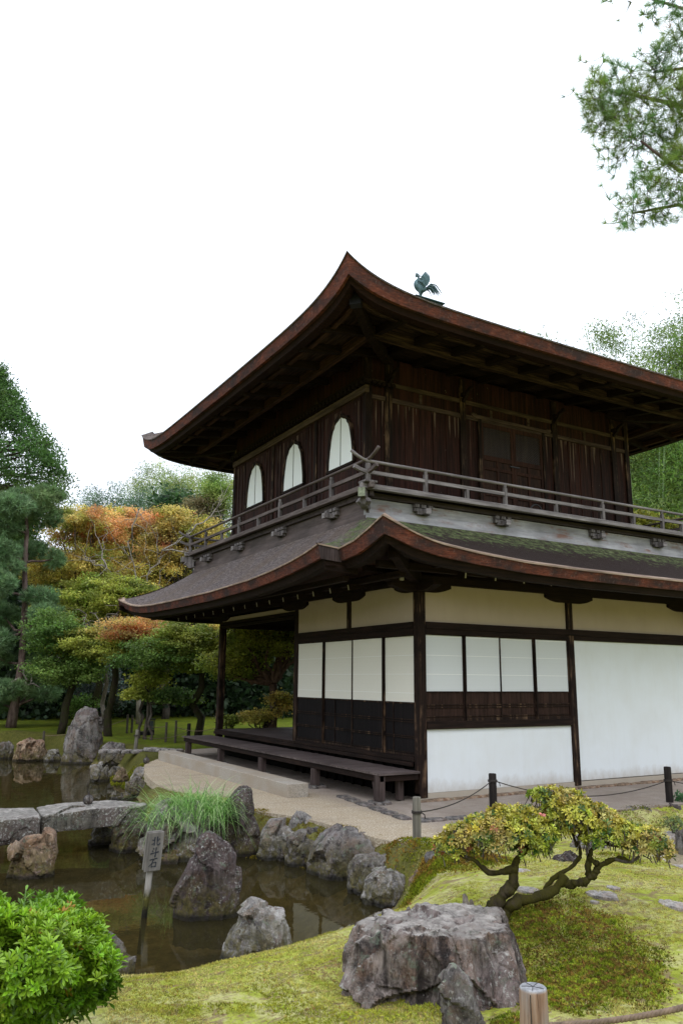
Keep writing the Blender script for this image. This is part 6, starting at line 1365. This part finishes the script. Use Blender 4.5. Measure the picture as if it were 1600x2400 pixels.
# ---------------------------------------------------------------- pine boughs, upper right (tree stands outside the photo)
def near_pine():
    D = 8.6; rg = np.random.default_rng(44); b0_ = at(2010, D+.4, 0); b0_[2] = float(H(b0_)[0]); t = empty('pine_tree', b0_, 'pine tree at the right edge whose needled boughs hang into the sky', 'pine tree')
    m = MB(); top = plane_pt(1980, -300, D+.4); limb(m, b0_, plane_pt(1930, 900, D+.4), .2, .17, rg, 6, .03); limb(m, plane_pt(1930, 900, D+.4), top, .17, .09, rg, 8, .04)
    boughs = [((1930, 560), [(1780, 480), (1680, 420), (1590, 400), (1500, 330)], .05), ((1935, 420), [(1750, 330), (1640, 260), (1540, 235), (1440, 215)], .05), ((1925, 700), [(1780, 600), (1680, 520), (1590, 480), (1480, 500)], .045), ((1950, 180), [(1800, 120), (1700, 60), (1600, 20), (1500, -10)], .04), ((1940, 300), [(1760, 200), (1680, 150), (1600, 160), (1530, 170)], .04)]
    nodes = []
    for (rx, ry), ps, r0 in boughs:
        P = [plane_pt(rx, ry, D+.4)]+[plane_pt(x, y, D, rg.uniform(-.25, .25)) for x, y in ps]; n = len(P)
        m.tube([tuple(p) for p in P], [r0*(1-.75*k/(n-1)) for k in range(n)], 8)
        for a, b_ in zip(P[:-1], P[1:]):
            for k in range(8): nodes.append(a+(b_-a)*k/8)
    nodes = np.array(nodes)
    blobs_ = [(1500, 185, 85, 40), (1405, 215, 46, 38), (1560, 130, 50, 40), (1450, 265, 80, 36), (1400, 285, 40, 26), (1560, 260, 60, 60), (1520, 320, 70, 30), (1470, 345, 50, 26), (1425, 365, 35, 14), (1580, 400, 50, 60), (1530, 395, 50, 30), (1500, 440, 60, 30), (1555, 480, 60, 30), (1490, 490, 45, 24), (1460, 520, 24, 12), (1590, 60, 50, 50), (1540, 20, 40, 24), (1420, 2, 14, 10), (1470, 0, 12, 8), (1510, 30, 20, 14), (1650, 250, 60, 200), (1640, 450, 60, 80), (1600, 320, 50, 60), (1585, 200, 40, 50), (1440, 170, 30, 24), (1385, 225, 26, 20), (1395, 170, 20, 14), (1440, 240, 60, 40), (1450, 300, 50, 24)]
    C_ = []; ctr = []
    for (x, y, rx, ry) in blobs_:
        c = plane_pt(x, y, D); k = D/FPX; n = int(rx*ry/52)+3; u = unit(rg.normal(size=(n, 3)))*rg.uniform(.2, 1, (n, 1))**.6; ctr.append(c+_r*u[:, :1]*rx*k+np.array([math.cos(_ya), math.sin(_ya), 0])*u[:, 1:2]*.35+np.array([0, 0, 1])*u[:, 2:]*ry*k)
    for x, y in ((1346, 222), (1375, 150), (1392, 196), (1418, 145), (1522, 112), (1538, 120), (1402, 300), (1425, 372), (1408, 352), (1436, 400), (1422, 448), (1438, 520), (1458, 532), (1370, 262), (1560, 515), (1582, 510), (1524, 518)): ctr.append(np.array([plane_pt(x+rg.normal()*11, y+rg.normal()*9, D, rg.uniform(-.15, .15)) for _ in range(3)]))
    ctr = np.concatenate(ctr)
    d0 = np.array([np.linalg.norm(nodes-c, axis=1).min() for c in ctr]); NL = list(nodes); par = np.zeros_like(ctr)
    for i in np.argsort(d0):                       # twigs grow outward, each from the nearest wood already there
        c = ctr[i]; A_ = np.array(NL); d = np.linalg.norm(A_-c, axis=1); j = int(np.argmin(d+rg.uniform(0, .05, len(d)))); a = A_[j]; par[i] = a; md_ = (a+c)/2+rg.normal(size=3)*.03*min(d[j], .6)+np.array([0, 0, -.015])
        m.tube([tuple(a), tuple(md_), tuple(c)], [.0045, .0035, .0022], 4); NL += [md_, c]
    m.build('trunk', mBarkRed, t, 0, True); ax = unit(ctr-par)*.8+rg.normal(size=ctr.shape)*.3+np.array([0, 0, .3])
    P0 = pal([(.06, .15, .055), (.09, .19, .055), (.17, .23, .05), (.07, .15, .08)], .15)(ctr, rg, 2.2, 3); k = rg.random(len(ctr)) < .004; P0[k] = (.3, .17, .06)
    needles('crown', mNeedle, t, ctr, ax, 40, .15, .0036, P0*1.5, rg, .62)
    m = MB(); p = plane_pt(1414, 186, D); m.tube([tuple(p+np.array([0, 0, .03])), tuple(p), tuple(p-np.array([0, 0, .05])), tuple(p-np.array([0, 0, .09]))], [.012, .03, .026, .006], 9); m.build('cone', mBarkRed, t, 0, True)
near_pine()
# ================================================================ BACKGROUND TREES
def C3(x, y, D, off=0): return plane_pt(x, y, D, off)
def k_(D): return D/FPX
def crown(x, y, rx, ry, D, nc, nl, cr, fl, pl, dz=1.0, off=0): k = k_(D+off); return (C3(x, y, D, off), (rx*k, rx*k*dz, ry*k), nc, nl, cr, fl, pl)
def tbase(x, D): p = at(x, D, 0); p[2] = float(H(p)[0]); return p
# tall cypress at the left edge
def cypress():
    D = 33; rg = np.random.default_rng(61); b = tbase(-30, D); t = empty('cypress_tree', b, 'tall dense dark green cypress at the left edge', 'cypress'); m = MB(); limb(m, b, C3(-20, 900, D), .35, .06, rg, 8, .01)
    prof = [(870, 0, 6), (900, -5, 22), (950, 0, 46), (1000, 0, 74), (1040, 5, 98), (1080, 10, 120), (1110, 10, 126), (1150, 0, 106), (1200, -10, 80), (1260, -10, 60), (1350, -20, 50)]
    P = []; A_ = []
    for i in range(760):
        y = 872+(1350-872)*rg.random()**.8; w_ = np.interp(y, [p[0] for p in prof], [p[2] for p in prof]); cx = np.interp(y, [p[0] for p in prof], [p[1] for p in prof]); a = rg.uniform(0, 2*math.pi); rr = rg.uniform(.75, 1.04)
        wv = 1+.14*math.sin(a*3+y*.05)+.1*math.sin(y*.11); c = C3(cx, y, D)+(_r*math.cos(a)+np.array([math.cos(_ya), math.sin(_ya), 0])*math.sin(a))*w_*k_(D)*rr*wv; out_ = _r*math.cos(a)+np.array([math.cos(_ya), math.sin(_ya), 0])*math.sin(a)
        n = 75; s = rg.random((n, 1))**.7; g = rg.normal(size=(n, 3))*.17; P.append(c+out_*(s-.6)*.8+np.array([0, 0, 1])*(.25-(s-.2)**2*.8)+g*np.array([1, 1, .6])); 
        if i % 8 == 0: limb(m, C3(-20, min(y+20, 1350), D), c, .06, .015, rg, 3, .05)
    m.build('trunk', mBark, t, 0, True); P = np.concatenate(P); cl = np.repeat(rg.uniform(.6, 1.35, 760), 75)[:, None]; quads('crown', mLeaf, t, P, .14, CEDAR(P, rg, .5, 6)*cl*1.15, rg, .1, aspect=.4, drop=.4)
cypress()
# cloud-pruned pine
def garden_pine():
    D = 27.5; rg = np.random.default_rng(62); b = tbase(36, D); t = empty('pine_tree', b, 'slender red-barked pine with rounded needle pads on the far left lawn', 'pine tree'); m = MB()
    tr = [(36, 1706), (34, 1660), (42, 1610), (50, 1560), (56, 1480), (60, 1400), (58, 1320), (64, 1250), (62, 1190), (50, 1150)]; P = [C3(x, y, D) for x, y in tr]; P[0] = b
    m.tube([tuple(p) for p in P], [.17, .15, .12, .11, .1, .09, .08, .065, .05, .03], 9)
    pads = [(70, 1175, 62, 26), (115, 1160, 34, 20), (30, 1185, 46, 22), (-15, 1200, 40, 26), (100, 1210, 44, 26), (10, 1230, 40, 22), (-10, 1290, 50, 26), (75, 1290, 40, 22), (128, 1310, 20, 22), (20, 1330, 34, 18), (-15, 1370, 44, 30), (95, 1400, 40, 20), (110, 1440, 36, 22), (-5, 1440, 50, 26), (100, 1490, 36, 18), (105, 1545, 34, 16), (-10, 1500, 36, 24), (75, 1620, 60, 18), (20, 1615, 40, 18), (-15, 1640, 50, 26), (110, 1625, 30, 14), (95, 1580, 34, 14), (0, 1545, 26, 14)]
    ctr, ax = [], []
    for x, y, rx, ry in pads:
        c = C3(x, y, D, rg.uniform(-1.0, 1.0)); n = int(rx*ry/3.4); u = unit(rg.normal(size=(n, 3)))*rg.uniform(.5, 1, (n, 1)); ctr.append(c+np.stack([u[:, 0]*rx*k_(D), u[:, 1]*rx*k_(D), u[:, 2]*ry*k_(D)], 1)); ax.append(u+np.array([0, 0, .5])); q = min(P, key=lambda p_: abs(p_[2]-c[2]+.2)); limb(m, q, c, .05, .02, rg, 4, .08)
        for _ in range(4): limb(m, c, ctr[-1][rg.integers(n)], .02, .006, rg, 3, .1)
    ctr = np.concatenate(ctr); ax = np.concatenate(ax)
    m.build('trunk', mBarkRed, t, 0, True); needles('crown', mNeedle, t, ctr, ax, 18, .2, .02, PINE(ctr, rg, .7, 5), rg, .55)
    m = MB()
    for a, b_ in (((50, 1560), (75, 1585)), ((75, 1585), (72, 1605)), ((48, 1590), (5, 1605)), ((5, 1605), (-15, 1640)), ((56, 1570), (62, 1610)), ((60, 1600), (100, 1615))): limb(m, C3(*a, D, -.2), C3(*b_, D, -.3), .035, .012, rg, 4, .15)
    m.build('bare_branch', m_bark('dead_wood', (.1, .085, .07), (.3, .27, .24)), t, 0, True)
garden_pine()
GM = 'autumn maples behind the garden'
tree('maple_tree', 'orange-topped maple left of the centre of the garden wood', tbase(190, 31), 2.2, .16, [crown(210, 1235, 95, 45, 31, 198, 116, 0.33, .4, MAPLE_OR), crown(175, 1330, 110, 60, 31, 255, 116, 0.36, .4, MAPLE_YE), crown(150, 1420, 80, 60, 31, 141, 102, 0.36, .4, MAPLE_GR)], group=GM, leaf=0.088, seed=1)
tree('maple_tree', 'golden maple behind the orange-topped maple', tbase(290, 36), 2.5, .18, [crown(290, 1240, 90, 50, 36, 198, 116, 0.36, .4, MAPLE_OR), crown(300, 1410, 130, 50, 36, 240, 60, .42, .4, MAPLE_GR), crown(290, 1330, 110, 70, 36, 255, 109, 0.39, .4, MAPLE_YE)], group=GM, leaf=0.102, seed=2)
tree('maple_tree', 'red and orange maple beside the left end of the balcony', tbase(390, 33), 2.4, .17, [crown(400, 1230, 60, 45, 33, 171, 116, 0.33, .4, MAPLE_OR), crown(385, 1300, 62, 50, 33, 171, 116, 0.33, .4, MAPLE_RD), crown(360, 1360, 80, 50, 33, 171, 102, 0.36, .4, MAPLE_YE), crown(470, 1260, 70, 50, 33, 141, 102, 0.36, .4, MAPLE_YE)], group=GM, leaf=0.088, seed=3)
tree('maple_tree', 'yellow-green maple in the middle of the garden wood', tbase(230, 28), 2.6, .15, [crown(255, 1400, 110, 50, 28, 255, 116, 0.30, .35, MAPLE_GR), crown(200, 1470, 100, 50, 28, 198, 102, 0.30, .35, MAPLE_GR), crown(330, 1420, 70, 50, 28, 141, 102, 0.30, .35, MAPLE_YE)], group=GM, leaf=0.082, seed=4, bark=mBarkDark)
tree('maple_tree', 'maple with a low red crown left of the pavilion', tbase(265, 24), 2.6, .13, [crown(325, 1480, 108, 32, 24, 171, 116, 0.25, .35, MAPLE_RD), crown(400, 1500, 60, 28, 24, 114, 102, 0.25, .35, MAPLE_YE), crown(260, 1520, 60, 30, 24, 114, 95, 0.25, .35, MAPLE_GR)], group=GM, leaf=0.068, seed=5, bark=mBarkDark)
tree('maple_tree', 'green maple spreading behind the deck post', tbase(470, 23), 2.2, .13, [crown(370, 1535, 110, 40, 23, 200, 60, .26, .35, GREEN_MID), crown(430, 1500, 90, 46, 23, 198, 116, 0.24, .3, MAPLE_GR), crown(455, 1560, 44, 14, 23, 60, 116, 0.22, .28, MAPLE_GR), crown(560, 1490, 80, 50, 23, 198, 116, 0.24, .3, MAPLE_YE)], group=GM, leaf=0.068, seed=6, bark=mBarkDark)
tree('maple_tree', 'maple with a pale forked trunk seen through the open veranda', tbase(640, 21), 1.6, .17, [crown(600, 1500, 80, 50, 21, 198, 116, 0.23, .3, MAPLE_GR), crown(540, 1560, 70, 36, 21, 150, 61, 0.22, .3, MAPLE_GR), crown(680, 1480, 60, 50, 21, 120, 57, 0.23, .3, MAPLE_GR)], group=GM, leaf=0.068, seed=7, bark=m_bark('red_bark', (.045, .025, .018), (.2, .13, .1)))
tree('maple_tree', 'mossy-trunked maple leaning behind the tallest stone', tbase(150, 25), 3.0, .13, [crown(200, 1510, 80, 36, 25, 141, 102, 0.25, .35, MAPLE_GR), crown(160, 1570, 90, 36, 25, 150, 55, .27, .4, GREEN_MID), crown(120, 1480, 60, 50, 25, 150, 54, 0.27, .35, GREEN_MID)], group=GM, leaf=0.075, seed=8, bark=mBarkDark, lean=(.8, .3))
tree('oak_tree', 'dull olive tree with bare twigs touching the left upper wall', tbase(500, 40), 4, .2, [crown(515, 1150, 50, 60, 40, 130, 80, .35, .6, PALE_GR), crown(470, 1205, 50, 45, 40, 90, 80, .35, .6, pal([(.14, .15, .06), (.25, .2, .1), (.12, .14, .05)]))], leaf=.1, seed=9)
# tangled bare shrub
def bare():
    D = 26; rg = np.random.default_rng(70); b = tbase(250, D); t = empty('bare_shrub', b, 'tangle of bare grey branches below the maples', 'shrub'); m = MB(); c = C3(255, 1475, D); limb(m, b, c-np.array([0, 0, .8]), .08, .05, rg)
    for i in range(60):
        q = c+rg.normal(size=3)*np.array([.8, .8, .35]); e = q+rg.normal(size=3)*np.array([.5, .5, .25]); limb(m, c+rg.normal(size=3)*.3-np.array([0, 0, .4]), q, .018, .01, rg, 4, .2); limb(m, q, e, .01, .004, rg, 3, .2)
    m.build('branches', m_bark('grey_twigs', (.12, .1, .08), (.32, .28, .25)), t)
bare()
def bough():
    rg = np.random.default_rng(71); D = 29; b = tbase(330, D); t = empty('bare_tree', b, 'bare grey-branched tree whose thin boughs cross the orange maples', 'tree'); m = MB(); f = C3(330, 1400, D); limb(m, b, f, .09, .05, rg, 6, .04)
    for a, c in (((330, 1400), (250, 1330)), ((330, 1400), (380, 1290)), ((330, 1400), (300, 1270)), ((380, 1290), (450, 1245)), ((380, 1290), (480, 1290)), ((250, 1330), (190, 1310)), ((300, 1270), (330, 1190)), ((450, 1245), (520, 1180)), ((330, 1400), (400, 1370)), ((250, 1330), (230, 1260))):
        e = C3(*c, D, rg.uniform(-1.5, -.5)); limb(m, C3(*a, D, -.8), e, .035, .014, rg, 5, .1)
        for _ in range(7): limb(m, e+(C3(*a, D, -.8)-e)*rg.uniform(0, .6), e+rg.normal(size=3)*.7, .012, .004, rg, 4, .15)
    m.build('branches', m_bark('pale_twigs', (.16, .14, .12), (.38, .34, .3)), t, 0, True)
bough()
# bamboo and tall trees at the back left
def bamboo(name, label, x, D, ytop, culms, seed, group, rx=40, pl=None, lean=.12, ylow=None, nl=170, leaf=.17):
    rg = np.random.default_rng(seed); b = tbase(x, D); t = empty(name, b, label, 'bamboo', group); m = MB(); P, C_ = [], []; pl = pl or pal([(.07, .15, .025), (.13, .23, .04), (.2, .28, .06), (.1, .18, .04)])
    for i in range(culms):
        xx = x+rg.normal()*rx*.6; b0 = tbase(xx, D+rg.normal()*.8); top = C3(xx+rg.normal()*rx*.8, ytop+rg.uniform(0, 60), D+rg.normal()); Hh = top[2]-b0[2]; pts = []
        for k in range(9):
            s = k/8; p = b0+(top-b0)*s; p = p+_r*(lean*Hh*max(0, s-.6)**2)*rg.choice([-1, 1])*.8; pts.append(p)
        m.tube([tuple(p) for p in pts], [.055*(1-.8*k/8) for k in range(9)], 7)
        for k in range(60):
            s = rg.uniform(.35 if ylow is None else ylow, 1.0); j = min(7, int(s*8)); p = pts[j]+(pts[j+1]-pts[j])*(s*8-j); c = p+rg.normal(size=3)*np.array([.75, .75, .3])*(1.25-s*.5); g = np.clip(rg.normal(size=(nl, 3)), -2, 2)*np.array([.26, .26, .2])*(leaf/.13); P.append(c+g); C_.append(pl(P[-1], rg, .5, seed)*rg.uniform(.5, 1.35))
            if k % 5 == 0: limb(m, p, c, .012, .005, rg, 3, .1)
    m.build('culms', mCulm, t, 0, True); quads('leaves', mLeaf, t, np.concatenate(P), leaf, np.concatenate(C_), rg, .1, aspect=.26, drop=.5)
GBm = 'bamboo behind the garden wood'
bamboo('bamboo', 'pale feathery bamboo just left of the pavilion wall', 395, 48, 1062, 6, 81, GBm, 30, PALE_GR, leaf=.15, nl=100)
bamboo('bamboo', 'blue-green bamboo rising behind the golden maple', 335, 46, 1110, 6, 82, GBm, 40, pal([(.09, .17, .09), (.14, .23, .12)]), leaf=.15, nl=100)
bamboo('bamboo', 'thin bamboo behind the orange-topped maple', 250, 47, 1130, 5, 83, GBm, 36, pal([(.1, .18, .1), (.16, .25, .14)]), leaf=.15, nl=100)
bamboo('bamboo', 'leafy bamboo touching the left upper wall', 515, 47, 1085, 6, 84, GBm, 30, PALE_GR, leaf=.15, nl=100)
GR = 'bamboo grove right of the pavilion'
bamboo('bamboo', 'bamboo crown showing alone above the right part of the upper roof', 1425, 30, 745, 5, 85, GR, 34, ylow=.25, nl=105, leaf=.13)
bamboo('bamboo', 'tallest bright bamboo at the right edge', 1585, 27, 735, 7, 86, GR, 50, ylow=.12, nl=105, leaf=.12)
bamboo('bamboo', 'bamboo with clear culms right of the upper wall', 1520, 25, 850, 6, 87, GR, 50, ylow=.12, nl=95, leaf=.12)
bamboo('bamboo', 'bamboo beyond the right edge', 1680, 28, 760, 6, 88, GR, 50, ylow=.12, nl=80, leaf=.14)
bamboo('bamboo', 'lone bamboo tip above the middle of the upper roof', 1250, 33, 790, 1, 89, GR, 16, ylow=.4, nl=60, leaf=.16)
# dark evergreens at the back
GD = 'dark evergreens closing the garden'
for i, (x, y, rx, ry, D, lb) in enumerate(((20, 1420, 120, 120, 40, 'dark evergreen behind the slender pine'), (150, 1480, 110, 130, 42, 'dark evergreen behind the orange-topped maple'), (260, 1450, 110, 150, 44, 'dark evergreen behind the golden maple'), (370, 1450, 110, 150, 43, 'dark evergreen behind the red-crowned maple'), (480, 1430, 100, 160, 42, 'dark evergreen behind the deck post'), (590, 1440, 100, 170, 40, 'dark evergreen seen left in the veranda opening'), (690, 1430, 90, 170, 40, 'dark evergreen seen right in the veranda opening'), (430, 1230, 80, 60, 44, 'dark round tree crown above the red and orange maple'), (-110, 1400, 110, 150, 40, 'dark evergreen beyond the left edge'))):
    tree('evergreen_tree', lb, tbase(x, D), 2.5, .22, [crown(x, y, rx, ry, D, 150, 90, .9, .8, GREEN_DK)], group=GD, leaf=.26, seed=20+i, bark=mBarkDark, limbs=6)
for i, (x, D, lb) in enumerate(((1480, 30, 'dark evergreen low behind the right end of the pavilion'), (1620, 31, 'dark evergreen behind the right bamboo'))):
    tree('evergreen_tree', lb, tbase(x, D), 2.5, .22, [crown(x, 1150, 130, 190, D, 260, 90, .8, .8, GREEN_MID)], group=GD, leaf=.22, seed=40+i, bark=mBarkDark, limbs=6)
tree('evergreen_tree', 'olive and yellow shrub-like tree behind the balcony right end', tbase(1530, 22), 3, .12, [crown(1500, 1232, 80, 14, 22, 30, 90, .4, .5, pal([(.3, .26, .03), (.14, .18, .03)]))], group=None, leaf=.13, seed=48, limbs=5)
# understory: far-off wood that reads as one mass
def understory():
    rg = np.random.default_rng(99); P = []
    for i in range(900):
        x = rg.uniform(-160, 760); D = rg.uniform(33, 47); c = tbase(x, D); c[2] += rg.uniform(0, 1)**1.2*5.5; P.append(c+rg.normal(size=(60, 3))*np.array([.7, .7, .45]))
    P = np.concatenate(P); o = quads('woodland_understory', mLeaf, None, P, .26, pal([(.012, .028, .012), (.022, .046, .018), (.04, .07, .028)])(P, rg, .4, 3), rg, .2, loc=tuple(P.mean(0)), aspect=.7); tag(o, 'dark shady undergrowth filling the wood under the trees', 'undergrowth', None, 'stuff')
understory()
# shrubs on the far lawn
tree('camellia', 'glossy grey-green camellia between the dark trunks', tbase(245, 30), .5, .08, [crown(245, 1610, 46, 50, 30, 60, 120, .4, .7, pal([(.05, .08, .06), (.1, .14, .12), (.2, .24, .22)], .3))], 'shrub', leaf=.13, seed=50)
tree('camellia', 'round dark clipped shrub behind the far lawn', tbase(190, 28), .3, .06, [crown(190, 1655, 30, 16, 28, 25, 120, .3, .7, GREEN_MID)], 'shrub', leaf=.09, seed=53)
tree('pine_shrub', 'small layered garden tree with twisted stems beside the black lantern', tbase(350, 23.2), 1.0, .06, [crown(350, 1590, 36, 22, 23.2, 34, 130, .26, .35, MAPLE_GR), crown(400, 1630, 44, 16, 23.2, 36, 130, .26, .35, GREEN_MID), crown(325, 1625, 30, 12, 23.2, 20, 120, .24, .35, MAPLE_GR), crown(440, 1640, 24, 10, 23.2, 14, 120, .24, .35, GREEN_MID)], 'shrub', leaf=.08, seed=51, multi=3, bark=mBark)
tree('shrub', 'low green shrub right of the free-standing deck post', tbase(540, 20), .2, .03, [crown(532, 1688, 28, 12, 20, 18, 120, .18, .4, MAPLE_GR)], 'shrub', leaf=.06, seed=52)
tree('shrub', 'yellowish low shrub in the veranda opening', tbase(615, 20), .25, .03, [crown(610, 1680, 40, 12, 20, 26, 120, .2, .4, MAPLE_YE), crown(655, 1645, 24, 22, 20, 20, 120, .22, .4, MAPLE_YE)], 'shrub', leaf=.07, seed=54)
mPostBrn = wood('brown_post_wood', (.05, .042, .033), (.14, .12, .095), 'z')
# far posts with cord
fp = []
for i, (x, y, h_) in enumerate(((114, 1685, .85), (305, 1695, .85), (316, 1694, .8), (396, 1697, .8), (418, 1700, .9), (522, 1697, .8))):
    D = (24.5, 25, 25.2, 22.5, 22.2, 22)[i]; p = tbase(x, D); fp.append(p)
    wpost(p, h_*.65, .032, mPostBrn, ('thin grey post in the far lawn right of the slender pine', 'left one of the pair of grey posts left of the lantern', 'right one of the pair of grey posts left of the lantern', 'thin post right of the black lantern', 'leaning post at the right of the small layered tree', 'grey post seen just right of the deck post')[i], 'posts on the far lawn', rz=None)
for i, (a, b) in enumerate(((0, 1), (2, 3), (4, 5))): rope(fp[a]+np.array([0, 0, .42]), fp[b]+np.array([0, 0, .42]), .12, .008, ('cord across the far lawn behind the tallest stone', 'cord between the far posts behind the lantern', 'cord behind the far end of the deck')[i], mRope, group='cords on the far lawn')
# fallen leaves near the shore
rg = np.random.default_rng(123); n = 260; x = rg.uniform(380, 1500, n); y = rg.uniform(2060, 2400, n); P = np.array([gp(a, b, -.05) for a, b in zip(x, y)]); P[:, 2] = H(P)+.006; P = P[(sdf(P, POND) > .05)]
o = quads('fallen_leaves', mLeaf, None, P, .022, pal([(.3, .15, .05), (.4, .3, .08), (.25, .08, .03)])(P, rg, 3, 1), rg, .9, loc=tuple(P.mean(0))); tag(o, 'tiny fallen leaves scattered over the near moss', 'fallen leaves', None, 'stuff')
